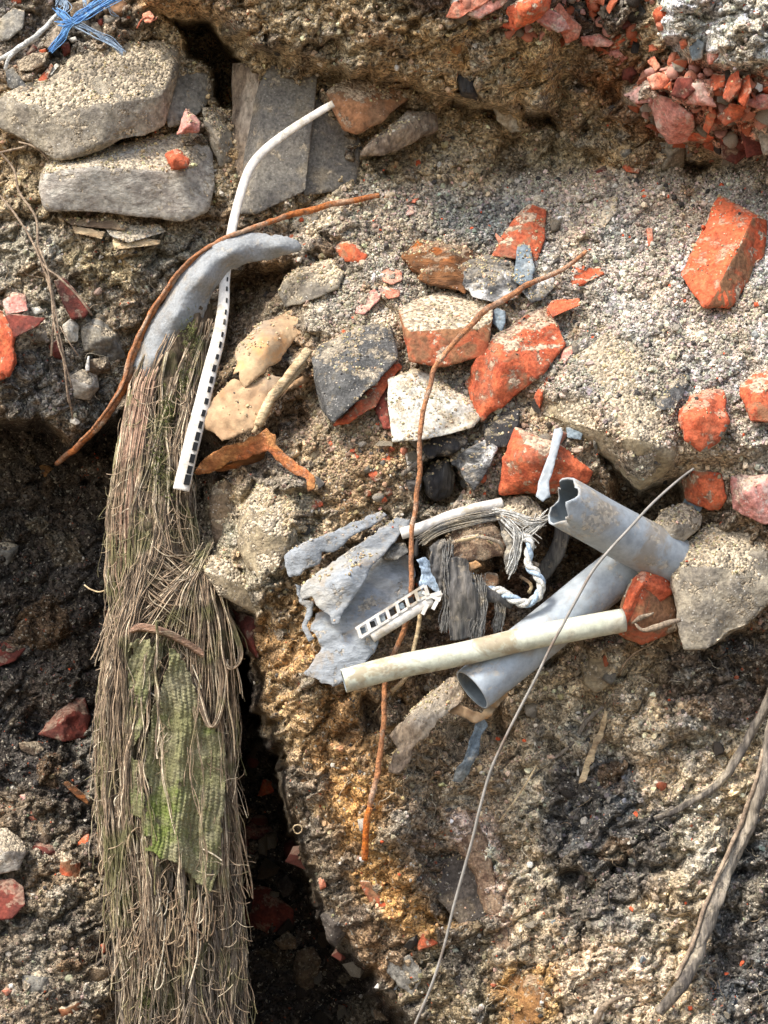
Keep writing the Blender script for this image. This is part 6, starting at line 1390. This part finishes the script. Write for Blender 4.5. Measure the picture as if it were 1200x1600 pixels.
# dry stems, left
for lab, P, r in [
 ('long dry stem falling from the photo edge past the dark red tile shard', [(-10,228,40),(20,262,40),(30,300,40),(56,340,40),(60,384,44),(72,430,44),(84,480,46),(82,530,46),(80,556,40)], 1.9),
 ('dry stem curving from the corner down to the smooth cobble', [(-8,298,40),(20,330,42),(44,366,44),(58,392,46),(68,420,48),(80,450,48),(92,520,50),(100,560,50),(106,620,50),(112,640,44)], 1.7),
 ('short forked dry stem across the mauve brick sliver', [(52,380,46),(68,414,50),(90,432,50),(116,456,50),(134,478,48),(144,492,42)], 1.6),
 ('straw-like stem at the photo edge above the long ones', [(-10,240,50),(20,234,50),(44,228,46)], 1.8),
 ('fine stem beneath the sandy boulder bending down', [(30,222,60),(50,228,62),(66,238,56),(78,256,50)], 1.6),
 ('thin stem dangling into the dark recess', [(98,560,46),(104,600,46),(110,632,40),(114,660,20),(116,694,0)], 1.3),
 ('kinked stem beside the long dry one', [(60,384,50),(76,430,52),(84,500,54),(92,540,54),(104,576,50),(112,606,46)], 1.5),
 ('hair-like stem crossing the red fragment', [(94,510,54),(108,534,54),(122,556,50)], 1.1)]:
    rod('dry_stem', lab, 'dry stem', M['twig'], P, r, abs_h=False, rough=.5)
rod('fibre_strand', 'loose thread end sticking out from the bundle into the dark', 'thread', M['wood_pale'], [(132,914,90),(140,920,96),(154,925,100),(166,922,104)], 1.2, abs_h=True)
rod('fibre_loop', 'tiny pale fibre loop on the cliff edge', 'thread', M['wood_pale'], [(462,1302,150),(458,1294,152),(462,1289,154),(470,1290,154),(472,1297,152),(466,1303,150),(460,1300,150)], 1., abs_h=True)
rod('dry_stem', 'straight bent straw on the slope beside the long wire', 'dry stem', M['wood_pale'], [(850,1172,20),(836,1200,24),(812,1240,24),(780,1284,16)], 1.2)
# blue fibres, top left
bf = thing('blue_fibre_tuft', 'tangled tuft of blue plastic fibres above the sandy boulder', 'plastic fibres', (115, 32, 40))
R = np.random.default_rng(9); st = []; st2 = []
hub = (114, 33)
for (P0, n_, jt) in [([(192,-8,78),(160,10,80),(134,26,82),(112,36,82),(98,56,80),(80,78,74)], 18, 3.2), ([(176,-8,80),(150,8,82),(128,22,84),(112,34,84),(102,26,82),(90,16,76)], 10, 3.6), ([(150,4,80),(130,24,82),(108,36,84),(92,36,80)], 10, 3)]:
    st += hair(P0, jt, n_, (.5, 1.), n_, 26, 1.2)
for (P0, n_, jt) in [([(112,34,80),(130,42,80),(152,54,78),(174,66,74),(192,80,70)], 14, 2.6), ([(127,-8,76),(132,4,78),(137,18,78)], 5, 1.5), ([(90,6,74),(96,-4,74),(104,10,76),(96,24,76)], 14, 3.5), ([(168,8,74),(174,18,72),(184,26,68)], 3, 1.5)]:
    st2 += hair(P0, jt, n_, (.5, .9), n_ + 50, 26, 1.6)
V, F = bundle(st, 4); tag(place('blue_strands', V, F, M['blue'], parent=bf), kind='stuff')
V, F = bundle(st2, 4); tag(place('faded_strands', V, F, M['blue_pale'], parent=bf), kind='stuff')
rod('white_strand', 'knotted dirty white fibre strand running to the photo edge', 'plastic fibres', M['white_fibre'], [(94,22,70),(80,32,72),(66,48,74),(50,62,76),(34,74,78),(16,86,76),(-8,96,70)], 3.4, rough=2.2, abs_h=True)
rod('white_strand', 'lower white fibre strand bending towards the slate strip', 'plastic fibres', M['white_fibre'], [(60,58,70),(40,72,76),(22,86,78),(12,98,76),(9,110,72)], 2.6, rough=2., abs_h=True)
rod('fibre_loop', 'wispy fibre cluster hanging from the overhang above the boulder', 'thread', M['brick_salmon'], [(214,44,90),(222,30,100),(232,26,104),(240,32,100),(246,26,92)], 1.2, abs_h=True)
rock('brick_chip', 'small pink brick chip under the overhang beside the wispy fibre', 'brick piece', M['brick_salmon'], [(222,22,70),(234,16,70),(243,26,74),(236,36,78),(226,36,76)], back=20, base=28)

# frayed strips and fine root hairs
R = np.random.default_rng(31)
ff_ = thing('frayed_strips', 'frayed blue-grey film strips draped over the wood chunk', 'plastic film', (800, 830, 240))
V, F = bundle(hair([(770,800,244),(800,804,250),(830,816,252),(856,808,244)], 4, 24, (.5, 1.1), 1) + hair([(786,812,248),(806,836,258),(804,868,258),(796,894,250)], 4, 16, (.5, 1.1), 2) + hair([(850,806,244),(836,822,250),(820,836,252),(832,852,254)], 4, 24, (.5, 1.), 3), 4)
tag(place('film_shreds', V, F, M['white_fibre'], parent=ff_), kind='stuff')
V, F = bundle(hair([(700,850,252),(696,890,262),(700,940,262),(694,985,258)], 5, 30, (.5, 1.), 4) + hair([(742,900,262),(750,950,262),(744,990,262),(740,1012,250)], 5, 30, (.5, 1.), 5) + hair([(776,926,252),(782,950,252),(776,980,244)], 4, 24, (.5, 1.), 6) + hair([(660,846,250),(690,826,254),(740,812,256),(776,806,250)], 4, 26, (.5, 1.), 7), 4)
tag(place('cloth_shreds', V, F, M['cloth_grey'], parent=ff_), kind='stuff')
for k, (pts, lab) in enumerate([
    ([(700,852,252),(736,838,262),(776,846,258),(786,856,250)], 'split splinter lying across the crumbling wood chunk'),
    ([(712,846,256),(730,842,262),(748,836,262)], 'short pale splinter on the crumbling wood chunk'),
    ([(816,886,244),(832,878,246),(842,882,244)], 'bent pale chip inside the rope loop'),
    ([(812,900,240),(830,914,244),(826,926,240)], 'brown splinter inside the rope loop')]):
    rod('splinter', lab, 'splinter', M['wood_pale' if k % 2 else 'wood_grey'], pts, 2.6, rb=1.6, abs_h=True, rough=1.)
st = []
for k in range(260):
    x, y = R.uniform(400, 1190), R.uniform(1020, 1600)
    if k % 4 == 0: x, y = R.uniform(0, 340), R.uniform(340, 660)
    if sdf(RECESS, np.array([x]), np.array([y]))[0] > -25 and k % 4: continue
    a = R.uniform(0, 6.28); P = []
    for s in range(R.integers(4, 9)):
        P.append((x, y)); x += math.cos(a) * 7; y += math.sin(a) * 7; a += R.normal(0, .55)
    P = np.array(P); hh_ = T(P[:, 0], P[:, 1]) + 14 + R.uniform(-2, 6)
    Q = spline(np.c_[P, hh_], 24); st.append((W(Q[:, 0], Q[:, 1], Q[:, 2]), np.full(24, R.uniform(.3, .6) * .001)))
V, F = bundle(st); tag(place('root_hairs', V, F, MTW), kind='stuff')

def combine(name, label, cat, pieces, group=None):
    """several meshes that belong to one thing become its parts: pieces = [(label it was built with, part name)]"""
    obs = [(next(o for o in scene.objects if o.get('label') == l), pn) for l, pn in pieces]
    e = bpy.data.objects.new(name, None); COL.objects.link(e); e.empty_display_size = .02
    e.location = obs[0][0].location; tag(e, label, cat, group)
    for o, pn in obs:
        loc = o.location.copy(); o.parent = e; o.location = loc - e.location; o.name = pn
        for k in ('label', 'category', 'group'):
            if k in o: del o[k]
combine('rusty_rod', 'long bent rusty rod running from the sand slope down past the conduit', 'rod', [('long bent rusty rod running from the sand slope down past the conduit', 'shaft'), ('bright orange lower tip of the bent rusty rod', 'rod_tip')])
combine('broken_brick', 'dark brown brick with a thin orange edge held against the conduit end', 'brick', [('dark brown brick with a thin orange edge held against the conduit end', 'brick_body'), ('thin bright orange brick edge capping the dark brown brick', 'exposed_edge')])
combine('broken_brick', 'big dark cindery block in the middle with a broken orange underside', 'concrete block', [('big dark grey cindery block in the middle with an orange underside', 'cinder_face'), ('orange and red broken underside of the dark cindery block', 'broken_underside')])
combine('rusty_scrap', 'rust-orange bent sheet under the beige scraps', 'metal scrap', [('rust-orange bent sheet under the beige scraps', 'outer_sheet'), ('brown inner face folded below the rust-orange sheet', 'folded_lip')])
combine('root', 'thick fibrous grey root sweeping down beside the photo edge', 'root', [('thick fibrous grey root sweeping down beside the photo edge', 'main_stem'), ('fine side strand lying along the thick grey root', 'side_strand')])
combine('mortar_tongue', 'pale crusty forked tongue of mortar running down the slope', 'mortar', [('pale crusty tongue of mortar running down the slope', 'crust'), ('forked lower tip of the pale mortar tongue', 'forked_tip')])
combine('fibre_strand', 'knotted dirty white fibre strand running to the photo edge', 'plastic fibres', [('knotted dirty white fibre strand running to the photo edge', 'upper_strand'), ('lower white fibre strand bending towards the slate strip', 'lower_strand')])
combine('twig', 'forked twig in front of the dark brown brick', 'twig', [('forked twig in front of the dark brown brick', 'stem'), ('stubby twig tip on the dark brown brick', 'side_shoot'), ('hair-thin stem hooking down from the forked twig', 'thin_shoot')])
combine('black_rag', 'pleated dark rag hanging over the conduit', 'rag', [('pleated dark rag hanging over the conduit', 'pleated_panel'), ('twisted dark rag strip beside the pleated one', 'twisted_strip')])
combine('cream_stick', 'thin cream stick passing behind the conduit to a sharp point', 'stick', [('thin cream stick behind the conduit', 'stick_shaft'), ('pointed end of a cream splinter below the conduit', 'sharp_point')])
# ------------------------------------------------------------------ loose stones one by one
LAND = [(160,150,'sandy boulder'),(200,300,'pale flat slab'),(430,230,'upright grey block'),(600,170,'blunt brown stone'),(820,20,'flame-orange brick'),(1060,190,'rose-pink block'),
 (1130,390,'lone half brick'),(690,520,'sand-topped thick brick'),(800,560,'long slanting brick'),(1100,655,'ochre brick end'),(850,720,'cracked square brick'),(810,360,'leaning brick slab'),
 (1010,940,'dark brown brick'),(550,580,'dark cindery block'),(660,640,'white plaster block'),(480,440,'stone by the sheath tip'),(690,410,'rotten timber'),(770,440,'ash-crusted timber'),
 (1120,920,'big concrete chunk'),(940,840,'torn grey pipe'),(840,1000,'long grey pipe'),(720,1020,'pale conduit'),(540,960,'grey sheets'),(330,430,'rubber sheath'),(270,900,'fibre waist'),
 (270,1200,'knitted cloth'),(270,1500,'fibre fringe'),(400,640,'sandy beige sheet'),(1110,1400,'thick grey root'),(1110,1230,'thin grey root'),(930,1160,'pale pointed strip'),(660,1140,'fibrous bark slab'),
 (580,1300,'rusty rod tip'),(700,1450,'lower wire'),(750,1370,'mortar tongue'),(30,500,'dark red tile shard'),(130,600,'smooth cobble'),(100,1120,'crimson brick'),(10,1330,'bluish-white stone'),
 (60,1560,'clean white pebble'),(960,650,'sand-crusted slab'),(450,820,'sandy cliff lump'),(1120,80,'whitish rubble mass'),(850,180,'hollow of the earth wall'),(820,1560,'pale bottom stone')]
SHAPE = ['angular','rounded','flat','wedge-shaped','knobbly','blocky']
SH = ['dark_clod','concrete_dark','concrete','concrete_pale','white_stone','brick','brick_red','brick_salmon','clod','slate','charcoal','ochre','cinder','brick_pink']
CW = dict(dark_clod='dark brown',concrete_dark='grey',concrete='sandy buff',concrete_pale='pale grey',white_stone='white',brick='orange brick',brick_red='dull red brick',brick_salmon='salmon brick',clod='earth-brown',slate='blue-grey',charcoal='black',ochre='ochre',cinder='speckled dark',brick_pink='pinkish brick')
R = np.random.default_rng(2024); used = {}
RUB1 = [(985,150),(1020,95),(1060,88),(1110,112),(1215,112),(1215,250),(1120,250),(1040,225),(1000,180)]; RUB2 = [(690,-10),(1030,-10),(1030,80),(985,90),(930,78),(860,70),(780,45),(700,30)]
def zone_mix(x, y):
    if count >= 458: return [.06,.14,.18,.14,.03,.14,.05,.06,.04,.04,.08,0,.04,0]
    if count >= 430: return [.3,.2,.1,0,0,0,.2,0,.2,0,0,0,0,0]
    if count >= 250: return [.02,0,.04,.10,.04,.16,.05,.27,0,0,.02,0,0,.30]
    if sdf(RECESS, np.array([x]), np.array([y]))[0] > 10: return [.34,.2,.05,.04,.03,.01,.06,.01,.2,.02,.03,0,0,0]
    if y < 260 and x > 900: return [.02,.04,.08,.3,.06,.16,.08,.12,0,.03,.02,0,.02,.07]
    if x > 860 and y > 1120: return [.24,.16,.14,.06,.06,.02,.01,.01,.1,.03,.08,.02,.06,0]
    if x < 700 and y > 950: return [.1,.08,.12,.05,.04,.05,.04,.03,.16,.01,.02,.28,.02,0]
    return [.04,.14,.24,.18,.05,.07,.02,.04,.07,.06,.04,.0,.04,.01]
protos = {}
def proto(shape, k):
    key = (shape, k)
    if key not in protos:
        r_ = np.random.default_rng(hash(key) % 1000 if False else SHAPE.index(shape) * 13 + k)
        sc = {'flat': (1, .45, .8), 'wedge-shaped': (1, .6, .55), 'blocky': (1, .8, .8)}.get(shape, (1, .8, .85))
        n_ = 9 if shape in ('flat', 'wedge-shaped', 'blocky', 'angular') else 22
        P = r_.normal(size=(n_, 3)); P /= np.linalg.norm(P, axis=1)[:, None]; P *= r_.uniform(.75, 1.1, (n_, 1)) * np.array(sc)
        bm = bmesh.new()
        for p in P: bm.verts.new(p)
        bmesh.ops.convex_hull(bm, input=bm.verts)
        for v in [v for v in bm.verts if not v.link_faces]: bm.verts.remove(v)
        bmesh.ops.triangulate(bm, faces=bm.faces)
        bmesh.ops.subdivide_edges(bm, edges=bm.edges, cuts=1, use_grid_fill=True, smooth=.25 if n_ > 9 else .0)
        bmesh.ops.triangulate(bm, faces=bm.faces)
        bm.verts.index_update()
        V = np.array([v.co[:] for v in bm.verts]); F = np.array([[v.index for v in f.verts] for f in bm.faces], np.int32); bm.free()
        V = V * (1 + .12 * fbm(V, .5, 2, k + 3))[:, None]
        protos[key] = (V, F)
    return protos[key]
meshes = {}
avoid = [(270, 1050, 110, 620), (330, 430, 120, 60), (930, 900, 120, 130)]
count = 0; pos = []
DEEP = [(392,1000),(404,1130),(446,1220),(474,1350),(530,1475),(590,1550),(620,1600),(392,1600)]
MID = [(560,640),(660,690),(760,640),(900,620),(940,700),(900,760),(760,790),(640,800),(560,760)]
while count < 486:
    x, y = R.uniform(5, 1195), R.uniform(5, 1595)
    if count >= 250:
        a_ = RUB1 if count < 360 else RUB2 if count < 430 else DEEP if count < 458 else MID; q_ = np.array(a_); x, y = R.uniform(q_[:, 0].min(), q_[:, 0].max()), R.uniform(q_[:, 1].min(), q_[:, 1].max())
        if sdf(a_, np.array([x]), np.array([y]))[0] < 0: continue
    if any(abs(x - a) < c and abs(y - b) < d for a, b, c, d in avoid): continue
    s = 4.2 + R.exponential(3.2) if count < 250 else R.uniform(6, 18) if count < 430 else R.uniform(12, 30) if count < 458 else R.uniform(6, 15)
    if (s > 19 and count < 430) or (pos and min(np.hypot(x - p[0], y - p[1]) for p in pos) < (16 if count < 250 else 9)): continue
    m_ = SH[R.choice(14, p=np.array(zone_mix(x, y)) / sum(zone_mix(x, y)))]
    sh = SHAPE[R.integers(6)]
    nm = min(LAND, key=lambda q: (q[0] - x) ** 2 + (q[1] - y) ** 2)
    dx_, dy_ = x - nm[0], y - nm[1]
    rel = ('above' if dy_ < 0 else 'below') if abs(dy_) > abs(dx_) * 1.2 else ('beside')
    size = 'tiny' if s < 5.5 else 'small' if s < 8.5 else 'fist-like'
    size = size if s < 12 or count < 250 else 'big'
    size = {'big': 'big', 'tiny': 'tiny', 'small': 'small', 'fist-like': 'larger'}[size]
    kind = 'chip' if 'brick' in m_ else 'stone'
    lab = f'{size} {sh} {CW[m_]} {kind} {rel} the {nm[2]}'
    if lab in used: continue
    used[lab] = 1
    key = (sh, int(R.integers(3)), m_)
    if key not in meshes:
        V, F = proto(key[0], key[1]); meshes[key] = mesh_from('loose_stone', V, F, M[m_], smooth=sh in ('rounded', 'knobbly'))
    o = bpy.data.objects.new('loose_brick_chip' if kind == 'chip' else 'loose_stone', meshes[key]); COL.objects.link(o)
    o.location = Vector(W(x, y, T1(x, y) + s * .55 + (4 if count < 250 else 9)).tolist()); o.scale = [s * .001] * 3
    o.rotation_euler = R.uniform(0, 6.28, 3)
    tag(o, lab, 'brick chip' if kind == 'chip' else 'stone', ('loose brick chips' if kind == 'chip' else 'loose stones') if count < 250 else 'broken chips of the red rubble' if count < 430 else 'dim rubble in the deep recess' if count < 458 else 'small fragments packed above the tangle')
    pos.append((x, y)); count += 1

# ------------------------------------------------------------------ sand grains and gravel (nobody could count them)
def grain_material():
    t = NT('grain'); a = t.n('ShaderNodeAttribute', attribute_name='gcol', attribute_type='INSTANCER')
    tc = t.n('ShaderNodeTexCoord'); n_ = t.noise(tc.outputs['Object'], 2.2, 4, .7)
    t.l(t.mix(1., a.outputs['Color'], t.ramp(n_, .3, .7, .65, 1.3), 'MULTIPLY'), t.b.inputs['Base Color'])
    t.b.inputs['Roughness'].default_value = .85
    return t.m
MG = grain_material()
def grains(name, P, size, col, kind_seed, ico=1):
    n = len(P); me = bpy.data.meshes.new(name); me.vertices.add(n); me.vertices.foreach_set('co', np.asarray(P, np.float32).ravel())
    r_ = np.random.default_rng(kind_seed)
    sc = np.asarray(size)[:, None] * r_.uniform(.6, 1.25, (n, 3))
    for an, tp, dat in (('gscale', 'FLOAT_VECTOR', sc), ('grot', 'FLOAT_VECTOR', r_.uniform(0, 6.28, (n, 3)))):
        a = me.attributes.new(an, tp, 'POINT'); a.data.foreach_set('vector', dat.astype(np.float32).ravel())
    a = me.attributes.new('gcol', 'FLOAT_COLOR', 'POINT'); a.data.foreach_set('color', np.c_[col, np.ones(n)].astype(np.float32).ravel())
    a = me.attributes.new('gpick', 'INT', 'POINT'); a.data.foreach_set('value', r_.integers(0, 4, n).astype(np.int32))
    me.update()
    o = link(name, me)
    ng = bpy.data.node_groups.new(name, 'GeometryNodeTree')
    ng.interface.new_socket('Geometry', in_out='INPUT', socket_type='NodeSocketGeometry'); ng.interface.new_socket('Geometry', in_out='OUTPUT', socket_type='NodeSocketGeometry')
    N = ng.nodes; L = ng.links
    gi = N.new('NodeGroupInput'); go = N.new('NodeGroupOutput'); inst = N.new('GeometryNodeInstanceOnPoints')
    g2i = N.new('GeometryNodeGeometryToInstance')
    for k in range(4):
        ic = N.new('GeometryNodeMeshIcoSphere'); ic.inputs['Radius'].default_value = 1; ic.inputs['Subdivisions'].default_value = ico
        sp = N.new('GeometryNodeSetPosition'); nz_ = N.new('ShaderNodeTexNoise'); nz_.noise_dimensions = '3D'
        ps = N.new('GeometryNodeInputPosition'); ad = N.new('ShaderNodeVectorMath'); ad.operation = 'ADD'; ad.inputs[1].default_value = (k * 5.3, k * 2.1, kind_seed)
        L.new(ps.outputs[0], ad.inputs[0]); L.new(ad.outputs[0], nz_.inputs['Vector']); nz_.inputs['Scale'].default_value = .9
        sb = N.new('ShaderNodeVectorMath'); sb.operation = 'SUBTRACT'; L.new(nz_.outputs['Color'], sb.inputs[0]); sb.inputs[1].default_value = (.5, .5, .5)
        sm = N.new('ShaderNodeVectorMath'); sm.operation = 'SCALE'; L.new(sb.outputs[0], sm.inputs[0]); sm.inputs['Scale'].default_value = 1.9
        L.new(ic.outputs['Mesh'], sp.inputs['Geometry']); L.new(sm.outputs[0], sp.inputs['Offset'])
        ssm = N.new('GeometryNodeSetShadeSmooth'); ssm.inputs['Shade Smooth'].default_value = False
        sma = N.new('GeometryNodeSetMaterial'); sma.inputs['Material'].default_value = MG
        L.new(sp.outputs[0], ssm.inputs[0]); L.new(ssm.outputs[0], sma.inputs[0]); L.new(sma.outputs[0], g2i.inputs[0])
    def attr(nm, dt):
        a = N.new('GeometryNodeInputNamedAttribute'); a.data_type = dt; a.inputs['Name'].default_value = nm
        return a.outputs['Attribute']
    L.new(gi.outputs[0], inst.inputs['Points']); L.new(g2i.outputs[0], inst.inputs['Instance'])
    inst.inputs['Pick Instance'].default_value = True
    L.new(attr('gpick', 'INT'), inst.inputs['Instance Index'])
    L.new(attr('gscale', 'FLOAT_VECTOR'), inst.inputs['Scale'])
    e2r = N.new('FunctionNodeEulerToRotation'); L.new(attr('grot', 'FLOAT_VECTOR'), e2r.inputs[0]); L.new(e2r.outputs[0], inst.inputs['Rotation'])
    L.new(inst.outputs[0], go.inputs[0])
    md = o.modifiers.new('grains', 'NODES'); md.node_group = ng
    tag(o, kind='stuff'); return o
# normals of the bank grid
bv = bank_v.reshape(ny, nx, 3)
du = np.gradient(bv, axis=1); dv_ = np.gradient(bv, axis=0); nrm = np.cross(dv_, du); nrm /= np.linalg.norm(nrm, axis=2)[..., None] + 1e-12
if nrm[..., 1].mean() > 0: nrm = -nrm
def on_bank(n, seed, power):
    r_ = np.random.default_rng(seed)
    ix = np.searchsorted(xs, r_.uniform(-40, 1240, n * 3)); iy = np.searchsorted(ys, r_.uniform(-40, 1640, n * 3))
    nn = nrm[iy, ix]; up = np.clip(nn[:, 2] * .8 + .45, .06, 1)
    sandy = 1 - am.reshape(ny, nx)[iy, ix]
    keep = r_.random(len(ix)) < up ** power * (.30 + 1.3 * sandy)
    ix, iy = ix[keep][:n], iy[keep][:n]
    jit = r_.uniform(-.0012, .0012, (len(ix), 3))
    return bv[iy, ix] + jit, nrm[iy, ix], bcol.reshape(ny, nx, 3)[iy, ix], ix, iy
def vary(c, r_, white=.03, dark=.05, red=.004):
    n = len(c); c = c * np.exp(r_.normal(0, .30, (n, 1))) * (1 + r_.normal(0, .06, (n, 3)))
    u = r_.random(n)
    c[u < white] = np.array(S(206,198,182)) * r_.uniform(.7, 1.1, ((u < white).sum(), 1))
    k = (u > 1 - dark); c[k] = np.array(S(72,68,64)) * r_.uniform(.6, 1.3, (k.sum(), 1))
    k = (u > white) & (u < white + red); c[k] = np.array(S(204,96,60))
    return np.clip(c, .01, .85)
r_ = np.random.default_rng(7)
P, N_, c, ix, iy = on_bank(150000, 1, 1.6)
sz = r_.lognormal(math.log(.00145), .34, len(P)) * (.8 + .4 * (1 - am.reshape(ny, nx)[iy, ix])); grains('sand_grains', P + N_ * (sz * .35)[:, None], sz, vary(c * 1.03, r_), 3)
P, N_, c, ix, iy = on_bank(9000, 2, 1.)
sz = r_.lognormal(math.log(.003), .28, len(P)); grains('gravel', P + N_ * (sz * .3)[:, None], sz, vary(c * 1.05, r_, .04, .07, .012), 5, 2)
# sand lying on the tops of the things
Ps, Ns = [], []
for V, F, dk in DUSTY:
    V = np.asarray(V); F = np.asarray(F)
    a, b, c_ = V[F[:, 0]], V[F[:, 1]], V[F[:, 2]]
    cr = np.cross(b - a, c_ - a); ar = np.linalg.norm(cr, axis=1) / 2; nn = cr / (2 * ar[:, None] + 1e-15)
    cen = (a + b + c_) / 3
    w = ar * sstep(.25, .7, nn[:, 2]) * sstep(-.35, .25, fbm(cen, .022, 3, 55)) * (nn[:, 1] < .5)
    tot = w.sum()
    if tot <= 0: continue
    n = int(tot / (.0034 ** 2) * .55 * dk); n = min(n, 9000)
    if n < 5: continue
    k = r_.choice(len(F), n, p=w / tot); u, v_ = r_.random((2, n)); fl = u + v_ > 1; u[fl] = 1 - u[fl]; v_[fl] = 1 - v_[fl]
    Ps.append(a[k] + (b - a)[k] * u[:, None] + (c_ - a)[k] * v_[:, None]); Ns.append(nn[k])
P = np.vstack(Ps); N_ = np.vstack(Ns); sz = r_.lognormal(math.log(.00125), .36, len(P))
grains('fallen_sand', P + N_ * (sz * .4)[:, None], sz, vary(np.tile(np.array(S(182,165,130)), (len(P), 1)), r_), 9)
print('grains on things', len(P), 'objects', len(scene.objects), 'rock tris', sum(len(f) for _, f, _k in DUSTY))
